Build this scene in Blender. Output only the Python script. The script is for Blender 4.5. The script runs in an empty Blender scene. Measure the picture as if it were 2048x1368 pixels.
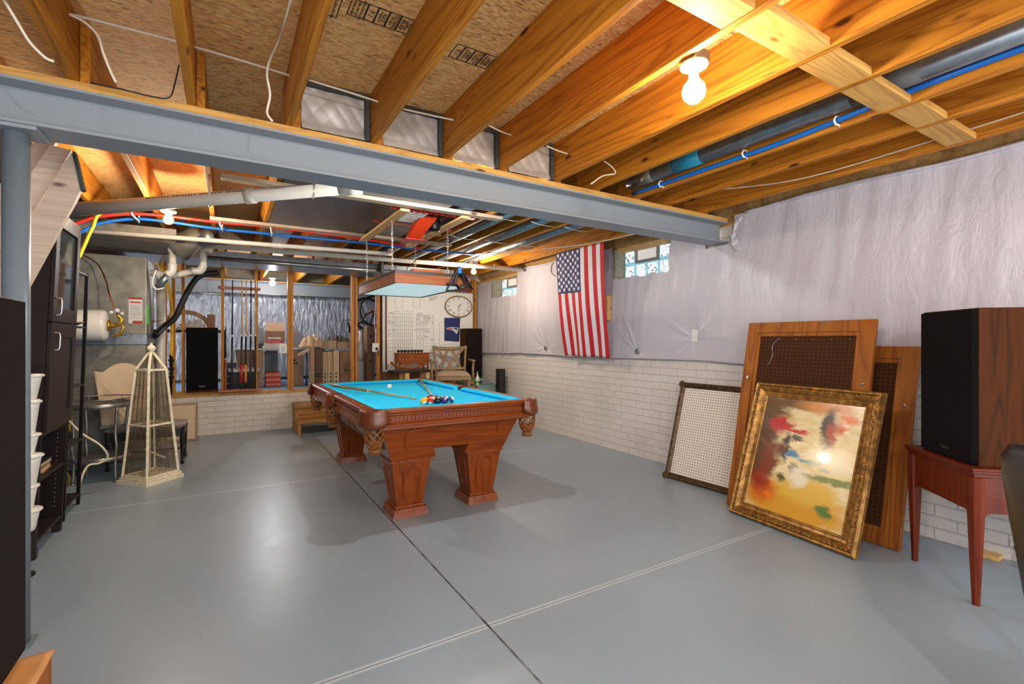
import bpy, bmesh, math, random
from mathutils import Vector, Matrix, noise, Euler
PI = math.pi
random.seed(7)
sc = bpy.context.scene
C = sc.collection

# ------------------------------------------------------------------ camera, world, exposure
CAM_H, F_PX, YAW, V0 = 1.38, 955.0, 0.54, 682.0
cam_data = bpy.data.cameras.new('camera')
cam_data.sensor_width = 36.0
cam_data.lens = F_PX / 2048 * 36.0
cam_data.shift_y = -2.0 / 2048
cam_data.clip_start = 0.02
cam = bpy.data.objects.new('camera', cam_data)
cam.location = (0, 0, CAM_H)
cam.rotation_euler = (PI / 2, 0, -YAW)
C.objects.link(cam)
sc.camera = cam
sc.view_settings.view_transform = 'Standard'
sc.view_settings.look = 'None'
sc.view_settings.gamma = 1
sc.view_settings.use_curve_mapping = False
sc.view_settings.exposure = 1.5
sc.cycles.use_denoising = True
sc.cycles.max_bounces = 7
sc.cycles.diffuse_bounces = 4
sc.cycles.glossy_bounces = 3
sc.cycles.transmission_bounces = 4
sc.cycles.transparent_max_bounces = 8
sc.cycles.caustics_reflective = False
sc.cycles.caustics_refractive = False
sc.cycles.sample_clamp_indirect = 6.0
world = bpy.data.worlds.new('world')
sc.world = world
world.use_nodes = True
world.node_tree.nodes['Background'].inputs[0].default_value = (0.95, 0.965, 1.0, 1)
world.node_tree.nodes['Background'].inputs[1].default_value = 1.35

# ------------------------------------------------------------------ image rays -> world points (used only to read sizes off the photograph)
_F = Vector((math.sin(YAW), math.cos(YAW), 0)); _R = Vector((math.cos(YAW), -math.sin(YAW), 0))
_C = Vector((0, 0, CAM_H))
def _ray(u, v): return _F + _R * ((u - 1024) / F_PX) + Vector((0, 0, (V0 - v) / F_PX))
def _pl(u, v, ax, val):
    r = _ray(u, v); return _C + r * ((val - _C[ax]) / r[ax])
def gx(u, v, x): return _pl(u, v, 0, x)
def gy(u, v, y): return _pl(u, v, 1, y)
def gz(u, v, z): return _pl(u, v, 2, z)

# ------------------------------------------------------------------ materials
def lin(c):
    r = []
    for x in c[:3]:
        x = x / 255.0
        r.append(x / 12.92 if x <= 0.04045 else ((x + 0.055) / 1.055) ** 2.4)
    return (r[0], r[1], r[2], 1.0)
def newmat(name):
    m = bpy.data.materials.new(name); m.use_nodes = True
    nt = m.node_tree; b = nt.nodes['Principled BSDF']
    return m, nt, b
def N(nt, t, **kw):
    n = nt.nodes.new(t)
    for k, v in kw.items():
        if k in n.inputs.keys(): n.inputs[k].default_value = v
        else: setattr(n, k, v)
    return n
def L(nt, a, b): nt.links.new(a, b)
def ramp(nt, fac, stops):
    r = nt.nodes.new('ShaderNodeValToRGB')
    el = r.color_ramp.elements
    while len(el) < len(stops): el.new(0.5)
    for e, (p, c) in zip(el, stops): e.position = p; e.color = c
    L(nt, fac, r.inputs[0]); return r.outputs[0]
def coords(nt, scale=(1, 1, 1), rand=True, rot=(0, 0, 0)):
    tc = N(nt, 'ShaderNodeTexCoord'); mp = N(nt, 'ShaderNodeMapping')
    mp.inputs['Scale'].default_value = scale; mp.inputs['Rotation'].default_value = rot
    L(nt, tc.outputs['Object'], mp.inputs['Vector'])
    if rand:
        oi = N(nt, 'ShaderNodeObjectInfo'); mu = N(nt, 'ShaderNodeVectorMath', operation='SCALE')
        cx = N(nt, 'ShaderNodeCombineXYZ'); 
        L(nt, oi.outputs['Random'], cx.inputs[0]); L(nt, oi.outputs['Random'], cx.inputs[1]); L(nt, oi.outputs['Random'], cx.inputs[2])
        L(nt, cx.outputs[0], mu.inputs[0]); mu.inputs['Scale'].default_value = 37.0
        ad = N(nt, 'ShaderNodeVectorMath', operation='ADD')
        L(nt, mp.outputs[0], ad.inputs[0]); L(nt, mu.outputs[0], ad.inputs[1])
        return ad.outputs[0]
    return mp.outputs[0]
def bump(nt, b, h, strength=0.3, dist=0.01):
    n = N(nt, 'ShaderNodeBump'); n.inputs['Strength'].default_value = strength; n.inputs['Distance'].default_value = dist
    L(nt, h, n.inputs['Height']); L(nt, n.outputs[0], b.inputs['Normal'])
def plain(name, col, rough=0.5, metal=0.0, var=0.08, bmp=0.0, scale=20, coat=0.0, spec=0.5):
    m, nt, b = newmat(name)
    b.inputs['Roughness'].default_value = rough; b.inputs['Metallic'].default_value = metal
    b.inputs['Coat Weight'].default_value = coat
    b.inputs['Specular IOR Level'].default_value = spec
    v = coords(nt); nz = N(nt, 'ShaderNodeTexNoise', Scale=float(scale), Detail=4.0); L(nt, v, nz.inputs['Vector'])
    c = lin(col); k = 1 - var; k2 = 1 + var
    L(nt, ramp(nt, nz.outputs[0], [(0.3, (c[0]*k, c[1]*k, c[2]*k, 1)), (0.7, (min(1, c[0]*k2), min(1, c[1]*k2), min(1, c[2]*k2), 1))]), b.inputs['Base Color'])
    if bmp: bump(nt, b, nz.outputs[0], bmp, 0.004)
    return m
def wood(name, dark, light, axis=1, rough=0.55, grain=9.0, coat=0.0, knots=True, bmp=0.12):
    """wood with the grain along the given local axis"""
    m, nt, b = newmat(name)
    s = [grain] * 3; s[axis] = grain * 0.07
    v = coords(nt, tuple(s))
    n1 = N(nt, 'ShaderNodeTexNoise', Scale=0.9, Detail=2.0, Distortion=0.6); L(nt, v, n1.inputs['Vector'])
    mul = N(nt, 'ShaderNodeMath', operation='MULTIPLY'); mul.inputs[1].default_value = 11.0; L(nt, n1.outputs[0], mul.inputs[0])
    pp = N(nt, 'ShaderNodeMath', operation='PINGPONG'); pp.inputs[1].default_value = 0.5; L(nt, mul.outputs[0], pp.inputs[0])
    s2 = [160] * 3; s2[axis] = 3.0
    v2 = coords(nt, tuple(s2)); n2 = N(nt, 'ShaderNodeTexNoise', Scale=1.0, Detail=2.0); L(nt, v2, n2.inputs['Vector'])
    ad = N(nt, 'ShaderNodeMath', operation='MULTIPLY_ADD'); L(nt, n2.outputs[0], ad.inputs[0]); ad.inputs[1].default_value = 0.45; L(nt, pp.outputs[0], ad.inputs[2])
    d, l = lin(dark), lin(light)
    mid = tuple((d[i] * 0.35 + l[i] * 0.65) for i in range(3)) + (1,)
    col = ramp(nt, ad.outputs[0], [(0.12, d), (0.36, mid), (0.75, l)])
    if knots:
        s3 = [7.0] * 3; s3[axis] = 2.6
        v3 = coords(nt, tuple(s3)); vo = N(nt, 'ShaderNodeTexVoronoi', Scale=1.0); L(nt, v3, vo.inputs['Vector'])
        kf = ramp(nt, vo.outputs['Distance'], [(0.06, (1, 1, 1, 1)), (0.13, (0, 0, 0, 1))])
        mx = N(nt, 'ShaderNodeMixRGB'); L(nt, kf, mx.inputs[0]); L(nt, col, mx.inputs[1]); mx.inputs[2].default_value = (d[0]*0.3, d[1]*0.25, d[2]*0.25, 1)
        col = mx.outputs[0]
    oi = N(nt, 'ShaderNodeObjectInfo'); hs = N(nt, 'ShaderNodeHueSaturation')
    mr = N(nt, 'ShaderNodeMapRange'); mr.inputs['To Min'].default_value = 0.88; mr.inputs['To Max'].default_value = 1.1
    L(nt, oi.outputs['Random'], mr.inputs[0]); L(nt, mr.outputs[0], hs.inputs['Value']); L(nt, col, hs.inputs['Color'])
    L(nt, hs.outputs[0], b.inputs['Base Color'])
    b.inputs['Roughness'].default_value = rough; b.inputs['Coat Weight'].default_value = coat; b.inputs['Specular IOR Level'].default_value = 0.28
    if bmp: bump(nt, b, n2.outputs[0], bmp, 0.002)
    return m
def emit(name, col, strength):
    m, nt, b = newmat(name)
    b.inputs['Base Color'].default_value = col; b.inputs['Emission Color'].default_value = col; b.inputs['Emission Strength'].default_value = strength
    return m
M = {}
M['joist'] = wood('pine_joist', (126, 62, 2), (192, 124, 34), 1, 0.6, 7)
M['pine_x'] = wood('pine_x', (172, 116, 50), (214, 164, 88), 0, 0.6, 8)
M['pine_y'] = wood('pine_y', (192, 138, 78), (232, 190, 128), 1, 0.6, 8)
M['stud'] = wood('pine_stud', (158, 90, 22), (204, 136, 54), 2, 0.6, 8)
M['greyboard'] = wood('weathered_board', (150, 122, 96), (196, 172, 146), 0, 0.7, 8)
M['stairwood'] = wood('painted_stair_board', (190, 164, 142), (220, 196, 172), 0, 0.6, 5, bmp=0.1)
M['cherry'] = wood('cherry_wood', (96, 34, 0), (136, 62, 6), 0, 0.34, 5, coat=0.2, knots=False, bmp=0.03)
M['cherry_z'] = wood('cherry_wood_upright', (96, 34, 0), (136, 62, 6), 2, 0.34, 5, coat=0.2, knots=False, bmp=0.03)
M['mahog'] = wood('worn_mahogany', (70, 14, 0), (104, 34, 0), 2, 0.5, 5, coat=0.1, knots=False, bmp=0.04)
M['walnut'] = wood('walnut_veneer', (40, 16, 0), (72, 34, 2), 2, 0.9, 5, knots=False, bmp=0.03)
M['rackwood'] = plain('rack_wood', (156, 74, 20), 0.4)
M['oldwood'] = wood('frame_back_wood', (112, 54, 6), (158, 92, 26), 2, 0.6, 4, knots=False)
M['taupe'] = wood('grey_oak', (112, 88, 64), (160, 134, 102), 2, 0.6, 8, knots=False)
M['dresser'] = wood('small_cabinet_wood', (100, 44, 6), (146, 78, 22), 0, 0.4, 6, knots=False)
M['stepwood'] = wood('step_wood', (140, 92, 36), (186, 138, 76), 0, 0.5, 7)
M['black'] = plain('black_lacquer', (22, 20, 20), 0.35)
M['blackmetal'] = plain('black_metal', (26, 22, 22), 0.4, 0.6)
M['espresso'] = wood('espresso_wood', (22, 15, 14), (38, 28, 26), 2, 0.45, 6, knots=False, bmp=0.03)
M['grille'] = plain('speaker_cloth', (15, 13, 14), 0.95, 0, 0.35, 0.5, 900, spec=0.15)
M['grille_brown'] = plain('brown_speaker_cloth', (28, 21, 17), 1.0, 0, 0.3, 0.4, 500, spec=0.15)
M['beam'] = plain('blue_grey_steel_paint', (142, 149, 154), 0.45, 0, 0.03, 0.08, 90)
M['column'] = plain('grey_column_paint', (116, 128, 134), 0.35, 0, 0.03)
M['galv'] = plain('galvanised_steel', (150, 158, 164), 0.34, 0.85, 0.22, 0.05, 14)
M['galvdull'] = plain('dull_galvanised_steel', (138, 134, 122), 0.5, 0.55, 0.25, 0.05, 9)
M['foil'] = plain('silver_foil', (196, 188, 178), 0.45, 0.35, 0.12, 0.5, 16)
M['pvc'] = plain('white_pvc', (216, 208, 192), 0.35, 0, 0.03)
M['white'] = plain('white_paint', (226, 224, 218), 0.5, 0, 0.03)
M['cable'] = plain('white_cable', (222, 206, 184), 0.5, 0, 0.03)
M['porcelain'] = plain('white_porcelain', (228, 224, 214), 0.2, 0, 0.03)
M['blackrubber'] = plain('black_rubber', (22, 22, 24), 0.5)
M['redpex'] = plain('red_tube', (216, 40, 28), 0.35, 0, 0.03)
M['bluepex'] = plain('blue_tube', (20, 100, 186), 0.35, 0, 0.03)
M['yellow'] = plain('yellow_gas_line', (236, 178, 20), 0.4, 0, 0.03)
M['copper'] = plain('copper', (150, 70, 44), 0.3, 0.8)
M['brass'] = plain('brass', (196, 158, 60), 0.25, 0.9)
M['chrome'] = plain('chrome', (210, 210, 212), 0.15, 1.0, 0.03)
M['pewter'] = plain('brushed_metal', (150, 146, 140), 0.35, 0.8, 0.12)
M['cloth'] = plain('blue_billiard_cloth', (36, 206, 255), 0.9, 0, 0.02, 0.1, 400, spec=0.2)
M['leather'] = plain('brown_leather', (104, 48, 16), 0.35, 0, 0.2, 0.2, 60, coat=0.3)
M['netleather'] = plain('gold_brown_leather', (140, 80, 28), 0.3, 0.15, 0.2, 0.2, 60, coat=0.4)
M['cardboard'] = plain('cardboard', (170, 140, 112), 0.8, 0, 0.06, 0.1, 12)
M['cardboard_light'] = plain('light_cardboard', (200, 174, 142), 0.8, 0, 0.06, 0.1, 12)
M['cardboard_dark'] = plain('dark_cardboard', (138, 106, 82), 0.8, 0, 0.08, 0.1, 12)
M['kraft'] = plain('brown_paper', (206, 142, 76), 0.55, 0, 0.15, 0.6, 9)
M['red'] = plain('red_paint', (190, 30, 22), 0.35)
M['redorange'] = plain('orange_red_card', (206, 72, 40), 0.6)
M['ink'] = plain('black_ink', (36, 32, 32), 0.7)
M['stampink'] = plain('brown_black_ink', (50, 34, 24), 0.8)
M['grey'] = plain('grey_fabric', (120, 122, 126), 0.9, 0, 0.1, 0.4, 60)
M['greyplastic'] = plain('pale_grey_plastic', (188, 192, 192), 0.4)
M['bluebin'] = plain('dark_blue_plastic', (62, 76, 100), 0.3)
M['linen'] = plain('cream_linen', (214, 190, 156), 0.8, 0, 0.05, 0.2, 300)
M['cushion'] = plain('taupe_upholstery', (164, 144, 120), 0.9, 0, 0.1, 0.3, 200)
M['floral'] = plain('grey_floral_upholstery', (150, 138, 128), 0.9, 0, 0.3, 0.3, 50)
M['ivory'] = plain('distressed_ivory_paint', (222, 210, 180), 0.6, 0, 0.18, 0.2, 30)
M['rust'] = plain('rusty_wire', (112, 94, 66), 0.5, 0.3, 0.35)
M['insul'] = plain('yellow_insulation', (164, 126, 74), 0.95, 0, 0.25, 1.0, 26)
M['steel'] = plain('worn_steel', (150, 150, 150), 0.35, 0.9)
M['leatherette'] = plain('black_leatherette', (26, 25, 25), 0.3, 0, 0.1, 0.15, 200)
M['mesh'] = plain('brown_mesh_fabric', (84, 66, 62), 0.7, 0, 0.2, 0.6, 500)
M['thread'] = plain('pale_thread', (206, 200, 196), 0.6)
M['green'] = plain('pale_green_plastic', (128, 162, 146), 0.4)
M['greentag'] = plain('green_tag', (70, 170, 60), 0.5)
M['darkgreen'] = plain('dark_green_metal', (34, 54, 48), 0.5)
M['tape'] = plain('dark_tape', (84, 82, 80), 0.5)
M['mastic'] = plain('dark_grey_mastic', (66, 64, 60), 0.8, 0, 0.2, 0.4, 40)
M['teal'] = plain('teal_tape', (30, 140, 170), 0.4)
M['lens_trim'] = plain('dark_trim', (44, 38, 36), 0.5)

# ------------------------------------------------------------------ mesh helpers
def nb(): return bmesh.new()
def box(bm, x0, x1, y0, y1, z0, z1, mi=0, bev=0.0):
    t = bmesh.new() if bev else bm
    vs = [t.verts.new(p) for p in ((x0,y0,z0),(x1,y0,z0),(x1,y1,z0),(x0,y1,z0),(x0,y0,z1),(x1,y0,z1),(x1,y1,z1),(x0,y1,z1))]
    fs = [t.faces.new([vs[i] for i in q]) for q in ((0,3,2,1),(4,5,6,7),(0,1,5,4),(1,2,6,5),(2,3,7,6),(3,0,4,7))]
    for f_ in fs: f_.material_index = mi
    if bev:
        bmesh.ops.bevel(t, geom=t.edges[:], offset=bev, segments=2, profile=0.5, affect='EDGES')
        merge(bm, t, mi)
    return bm
def merge(bm, t, mi=None, mat=None):
    mp = {}
    for v in t.verts: mp[v] = bm.verts.new(mat @ v.co if mat else v.co)
    for f_ in t.faces:
        try: g = bm.faces.new([mp[v] for v in f_.verts])
        except ValueError: continue
        g.material_index = f_.material_index if mi is None else mi; g.smooth = f_.smooth
    t.free()
def place(bm, t, loc=(0,0,0), rot=(0,0,0), mi=None, scale=(1,1,1)):
    mt = Matrix.Translation(loc) @ Euler(rot).to_matrix().to_4x4() @ Matrix.Diagonal((*scale, 1))
    merge(bm, t, mi, mt)
def tube(bm, pts, r, seg=10, mi=0, cap=True, closed=False):
    """round tube through the points; r is a number or one radius per point"""
    pts = [Vector(p) for p in pts]; n = len(pts)
    rs = r if isinstance(r, (list, tuple)) else [r] * n
    rings = []; up = None
    for i, p in enumerate(pts):
        a = pts[(i - 1) % n] if (i > 0 or closed) else p
        b = pts[(i + 1) % n] if (i < n - 1 or closed) else p
        d = (b - a)
        if d.length < 1e-9: d = Vector((0, 0, 1))
        d.normalize()
        if up is None:
            up = d.orthogonal().normalized()
        else:
            up = up - d * up.dot(d)
            if up.length < 1e-6: up = d.orthogonal()
            up.normalize()
        s = d.cross(up)
        rings.append([bm.verts.new(p + (up * math.cos(2*PI*k/seg) + s * math.sin(2*PI*k/seg)) * rs[i]) for k in range(seg)])
    m = n if closed else n - 1
    for i in range(m):
        A, B = rings[i], rings[(i + 1) % n]
        for k in range(seg):
            f_ = bm.faces.new((A[k], A[(k+1) % seg], B[(k+1) % seg], B[k])); f_.smooth = True; f_.material_index = mi
    if cap and not closed:
        for R_, rev in ((rings[0], True), (rings[-1], False)):
            f_ = bm.faces.new(R_[::-1] if rev else R_); f_.material_index = mi
    return bm
def curve_pts(pts, n=8):
    """Catmull-Rom through the points"""
    P = [Vector(p) for p in pts]; P = [P[0] * 2 - P[1]] + P + [P[-1] * 2 - P[-2]]; out = []
    for i in range(1, len(P) - 2):
        for k in range(n):
            t = k / n
            out.append(0.5 * ((2*P[i]) + (-P[i-1] + P[i+1]) * t + (2*P[i-1] - 5*P[i] + 4*P[i+1] - P[i+2]) * t*t + (-P[i-1] + 3*P[i] - 3*P[i+1] + P[i+2]) * t**3))
    out.append(P[-2]); return out
def lathe(bm, prof, seg=20, cx=0, cy=0, mi=0, smooth=True, sx=1, sy=1):
    """profile [(r, z)...] turned about the vertical axis"""
    rings = []
    for r, z in prof:
        if r < 1e-6: rings.append([bm.verts.new((cx, cy, z))])
        else: rings.append([bm.verts.new((cx + sx*r*math.cos(2*PI*k/seg), cy + sy*r*math.sin(2*PI*k/seg), z)) for k in range(seg)])
    for A, B in zip(rings, rings[1:]):
        for k in range(seg):
            k2 = (k + 1) % seg
            if len(A) == 1 and len(B) == 1: continue
            if len(A) == 1: q = (A[0], B[k2], B[k])
            elif len(B) == 1: q = (A[k], A[k2], B[0])
            else: q = (A[k], A[k2], B[k2], B[k])
            f_ = bm.faces.new(q); f_.smooth = smooth; f_.material_index = mi
    return bm
def ball(bm, c, r, mi=0, seg=16, rings=10, s=(1, 1, 1)):
    t = bmesh.new(); bmesh.ops.create_uvsphere(t, u_segments=seg, v_segments=rings, radius=r)
    for f_ in t.faces: f_.smooth = True
    place(bm, t, c, (0, 0, 0), mi, s); return bm
def prism(bm, poly, axis, a, b, mi=0):
    """polygon of 2-D points pushed along an axis (0 x, 1 y, 2 z) from a to b; the points are the two other axes in order"""
    def mk(p, d):
        q = list(p); q.insert(axis, d); return bm.verts.new(q)
    A = [mk(p, a) for p in poly]; B = [mk(p, b) for p in poly]; n = len(poly)
    fs = [bm.faces.new(A[::-1]), bm.faces.new(B)] + [bm.faces.new((A[i], A[(i+1) % n], B[(i+1) % n], B[i])) for i in range(n)]
    for f_ in fs: f_.material_index = mi
    return bm
def frustum(bm, x0, x1, y0, y1, z0, X0, X1, Y0, Y1, z1, mi=0):
    """box with different bottom (small letters) and top (capitals) rectangles"""
    vs = [bm.verts.new(p) for p in ((x0,y0,z0),(x1,y0,z0),(x1,y1,z0),(x0,y1,z0),(X0,Y0,z1),(X1,Y0,z1),(X1,Y1,z1),(X0,Y1,z1))]
    for q in ((0,3,2,1),(4,5,6,7),(0,1,5,4),(1,2,6,5),(2,3,7,6),(3,0,4,7)):
        bm.faces.new([vs[i] for i in q]).material_index = mi
    return bm
def sheet(bm, nu, nv, fn, mi=0, keep=None, smooth=True):
    g = [[bm.verts.new(fn(i / nu, j / nv)) for j in range(nv + 1)] for i in range(nu + 1)]
    for i in range(nu):
        for j in range(nv):
            if keep and not keep((i + .5) / nu, (j + .5) / nv): continue
            f_ = bm.faces.new((g[i][j], g[i+1][j], g[i+1][j+1], g[i][j+1])); f_.smooth = smooth
            f_.material_index = mi(i, j) if callable(mi) else mi
    return g
MW = {}
def obj(name, bm, mats, parent=None, world=True, recentre=True):
    """link the bmesh as ONE mesh object; the coordinates are world ones unless world=False (then they are the parent's)"""
    bmesh.ops.recalc_face_normals(bm, faces=bm.faces[:])
    off = Vector((0, 0, 0))
    if parent is not None:
        if world: bm.transform(MW[parent.name].inverted())
    elif recentre and len(bm.verts):
        xs = [v.co for v in bm.verts]
        off = Vector((sum(c.x for c in xs) / len(xs), sum(c.y for c in xs) / len(xs), min(c.z for c in xs)))
        bm.transform(Matrix.Translation(-off))
    me = bpy.data.meshes.new(name); bm.to_mesh(me); bm.free()
    for m in (mats if isinstance(mats, (list, tuple)) else [mats]): me.materials.append(m)
    o = bpy.data.objects.new(name, me); C.objects.link(o); o.location = off
    if parent is not None: o.parent = parent; o.location = (0, 0, 0)
    MW[o.name] = (MW[parent.name] if parent is not None else Matrix.Translation(off))
    return o
def tag(o, label, cat, group=None, kind=None):
    o['label'] = label; o['category'] = cat
    if group: o['group'] = group
    if kind: o['kind'] = kind
    return o
def thing(name, label, cat, loc=(0, 0, 0), rotz=0.0, group=None, rot=None):
    o = bpy.data.objects.new(name, None); C.objects.link(o)
    o.empty_display_size = 0.05
    e = Euler(rot) if rot else Euler((0, 0, rotz))
    o.location = loc; o.rotation_euler = e
    MW[o.name] = Matrix.Translation(loc) @ e.to_matrix().to_4x4()
    return tag(o, label, cat, group)
def part(name, bm, mats, parent, label=None):
    o = obj(name, bm, mats, parent, world=False)
    if label: o['label'] = label
    return o
def wpart(name, bm, mats, parent, label=None):
    o = obj(name, bm, mats, parent, world=True)
    if label: o['label'] = label
    return o
def struct(name, bm, mats):
    o = obj(name, bm, mats, recentre=False); o['kind'] = 'structure'; return o
def copy_tree(o, parent=None):
    c = o.copy(); C.objects.link(c)
    if parent is not None: c.parent = parent
    MW[c.name] = MW[o.name]
    for ch in [x for x in o.children]: copy_tree(ch, c)
    return c
def move(o, loc, rot=(0, 0, 0)):
    o.location = loc; o.rotation_euler = rot
    MW[o.name] = Matrix.Translation(loc) @ Euler(rot).to_matrix().to_4x4()
def text_bm(s, size, depth=0.0006):
    """letters as mesh, centred on the origin in the x-y plane, reading along x"""
    cu = bpy.data.curves.new('t', 'FONT'); cu.body = s; cu.size = size; cu.align_x = 'CENTER'; cu.align_y = 'CENTER'
    cu.extrude = depth; cu.resolution_u = 2
    o = bpy.data.objects.new('t', cu); C.objects.link(o)
    dg = bpy.context.evaluated_depsgraph_get()
    me = bpy.data.meshes.new_from_object(o.evaluated_get(dg)); t = bmesh.new(); t.from_mesh(me)
    bpy.data.objects.remove(o); bpy.data.curves.remove(cu); bpy.data.meshes.remove(me)
    return t
def lerp(a, b_, t_): return a + (b_ - a) * t_
BULB_F, BULB_W, BULB_C = 125.0, 450.0, 200.0       # radiance of the bulbs
# ================================================================== SETTING
WX = 4.23        # face of the wall with the windows
KY = 8.30        # face of the low wall at the back
JB = 2.575       # underside of the joists
# ---- floor: painted concrete with three saw joints
m, nt, b = newmat('painted_concrete')
v = coords(nt, rand=False)
n1 = N(nt, 'ShaderNodeTexNoise', Scale=0.9, Detail=6.0); L(nt, v, n1.inputs['Vector'])
n2 = N(nt, 'ShaderNodeTexNoise', Scale=9.0, Detail=6.0, Roughness=0.7); L(nt, v, n2.inputs['Vector'])
base = ramp(nt, n1.outputs[0], [(0.3, lin((138, 153, 164))), (0.7, lin((148, 163, 174)))])
sp = N(nt, 'ShaderNodeSeparateXYZ'); L(nt, v, sp.inputs[0])
def line_mask(sock, at, w):
    s = N(nt, 'ShaderNodeMath', operation='SUBTRACT'); L(nt, sock, s.inputs[0]); s.inputs[1].default_value = at
    a = N(nt, 'ShaderNodeMath', operation='ABSOLUTE'); L(nt, s.outputs[0], a.inputs[0])
    mr = N(nt, 'ShaderNodeMapRange'); mr.inputs['From Min'].default_value = w * 0.75; mr.inputs['From Max'].default_value = w; mr.inputs['To Min'].default_value = 1; mr.inputs['To Max'].default_value = 0
    L(nt, a.outputs[0], mr.inputs[0]); return mr.outputs[0]
def mixc(f, a, c2):
    mx = N(nt, 'ShaderNodeMixRGB'); L(nt, f, mx.inputs[0]); L(nt, a, mx.inputs[1])
    if isinstance(c2, tuple): mx.inputs[2].default_value = c2
    else: L(nt, c2, mx.inputs[2])
    return mx.outputs[0]
col = mixc(line_mask(sp.outputs[1], 5.10, 0.009), base, lin((196, 208, 214)))
col = mixc(line_mask(sp.outputs[1], 2.045, 0.021), col, lin((176, 190, 198)))
col = mixc(line_mask(sp.outputs[1], 2.045, 0.004), col, lin((112, 120, 128)))
jn = ramp(nt, n2.outputs[0], [(0.42, lin((44, 46, 50))), (0.6, lin((110, 116, 126)))])
col = mixc(line_mask(sp.outputs[0], 1.091, 0.0065), col, jn)
sc3 = N(nt, 'ShaderNodeTexNoise', Scale=1.0, Detail=3.0); mp = N(nt, 'ShaderNodeMapping'); mp.inputs['Scale'].default_value = (26, 3.4, 1); mp.inputs['Rotation'].default_value = (0, 0, 0.8)
L(nt, v, mp.inputs['Vector']); L(nt, mp.outputs[0], sc3.inputs['Vector'])
scr = ramp(nt, sc3.outputs[0], [(0.73, (0, 0, 0, 1)), (0.78, (0.3, 0.3, 0.3, 1))])
col = mixc(scr, col, lin((104, 108, 112)))
L(nt, col, b.inputs['Base Color'])
L(nt, ramp(nt, n2.outputs[0], [(0.3, (0.30,)*3 + (1,)), (0.7, (0.40,)*3 + (1,))]), b.inputs['Roughness'])
b.inputs['Coat Weight'].default_value = 0.25; b.inputs['Coat Roughness'].default_value = 0.3
bump(nt, b, n1.outputs[0], 0.15, 0.01)
M['floor'] = m
bm = nb(); box(bm, -2.4, 4.5, -1.6, 8.45, -0.1, 0.0); struct('floor', bm, M['floor'])
M['farfloor'] = plain('blue_floor_paint', (110, 156, 206), 0.4, 0, 0.06, 0, 3)
bm = nb(); box(bm, -2.4, 4.5, 8.45, 11.6, 0.4, 0.56); struct('floor_storage', bm, M['farfloor'])

# ---- brick-form concrete, painted white
def brickmat(name, ax, c1, c2):
    m, nt, b = newmat(name)
    tc = N(nt, 'ShaderNodeTexCoord'); s = N(nt, 'ShaderNodeSeparateXYZ'); L(nt, tc.outputs['Object'], s.inputs[0])
    cx = N(nt, 'ShaderNodeCombineXYZ'); L(nt, s.outputs[ax], cx.inputs[0]); L(nt, s.outputs[2], cx.inputs[1])
    br = N(nt, 'ShaderNodeTexBrick'); br.offset = 0.5
    br.inputs['Scale'].default_value = 1.0; br.inputs['Brick Width'].default_value = 0.245; br.inputs['Row Height'].default_value = 0.083
    br.inputs['Mortar Size'].default_value = 0.006; br.inputs['Mortar Smooth'].default_value = 0.5
    nz = N(nt, 'ShaderNodeTexNoise', Scale=5.0, Detail=3.0); L(nt, cx.outputs[0], nz.inputs['Vector'])
    va = N(nt, 'ShaderNodeVectorMath', operation='MULTIPLY_ADD'); L(nt, nz.outputs['Color'], va.inputs[0]); va.inputs[1].default_value = (0.012, 0.008, 0); L(nt, cx.outputs[0], va.inputs[2])
    L(nt, va.outputs[0], br.inputs['Vector'])
    n3 = N(nt, 'ShaderNodeTexNoise', Scale=38.0, Detail=5.0); L(nt, cx.outputs[0], n3.inputs['Vector'])
    n4 = N(nt, 'ShaderNodeTexNoise', Scale=1.6, Detail=4.0); L(nt, cx.outputs[0], n4.inputs['Vector'])
    base = ramp(nt, n4.outputs[0], [(0.3, lin(c2)), (0.65, lin(c1))])
    mx = N(nt, 'ShaderNodeMixRGB'); mx.blend_type = 'MULTIPLY'; f = N(nt, 'ShaderNodeMath', operation='MULTIPLY'); f.inputs[1].default_value = 0.42
    L(nt, br.outputs['Fac'], f.inputs[0]); L(nt, f.outputs[0], mx.inputs[0]); L(nt, base, mx.inputs[1]); mx.inputs[2].default_value = (0.62, 0.6, 0.58, 1)
    L(nt, mx.outputs[0], b.inputs['Base Color']); b.inputs['Roughness'].default_value = 0.5
    h = N(nt, 'ShaderNodeMath', operation='MULTIPLY_ADD'); L(nt, br.outputs['Fac'], h.inputs[0]); h.inputs[1].default_value = -1.0; L(nt, n3.outputs[0], h.inputs[2])
    bump(nt, b, h.outputs[0], 0.75, 0.007)
    return m
M['brick_y'] = brickmat('white_brick_form_side', 1, (222, 214, 206), (206, 198, 190))
M['brick_x'] = brickmat('white_brick_form_back', 0, (224, 212, 198), (206, 194, 180))
M['concrete'] = plain('raw_concrete', (150, 142, 122), 0.85, 0, 0.2, 0.4, 30)
W1 = (3.60, 4.52); W2 = (6.82, 7.68)     # the two window openings along y
bm = nb()
box(bm, WX, WX + .3, -1.6, 11.6, 0, 2.13)
for a, c_ in ((-1.6, W1[0]), (W1[1], W2[0]), (W2[1], 11.6)): box(bm, WX, WX + .3, a, c_, 2.13, 2.50)
box(bm, WX + .30, WX + .34, -1.6, 11.6, 2.4, 2.87); struct('wall_right', bm, M['brick_y'])
bm = nb(); box(bm, -2.4, WX, KY, KY + .15, 0, 0.565); struct('wall_back', bm, M['brick_x'])
M['bluewall'] = plain('blue_grey_wall', (104, 118, 150), 0.6, 0, 0.05)
bm = nb()
box(bm, -1.95, -1.80, 0.6, 8.3, 0, 2.86)
for k in range(18): box(bm, -1.80, -1.785, 0.6, 8.3, 0.03 + k * .16, 0.175 + k * .16)
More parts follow.
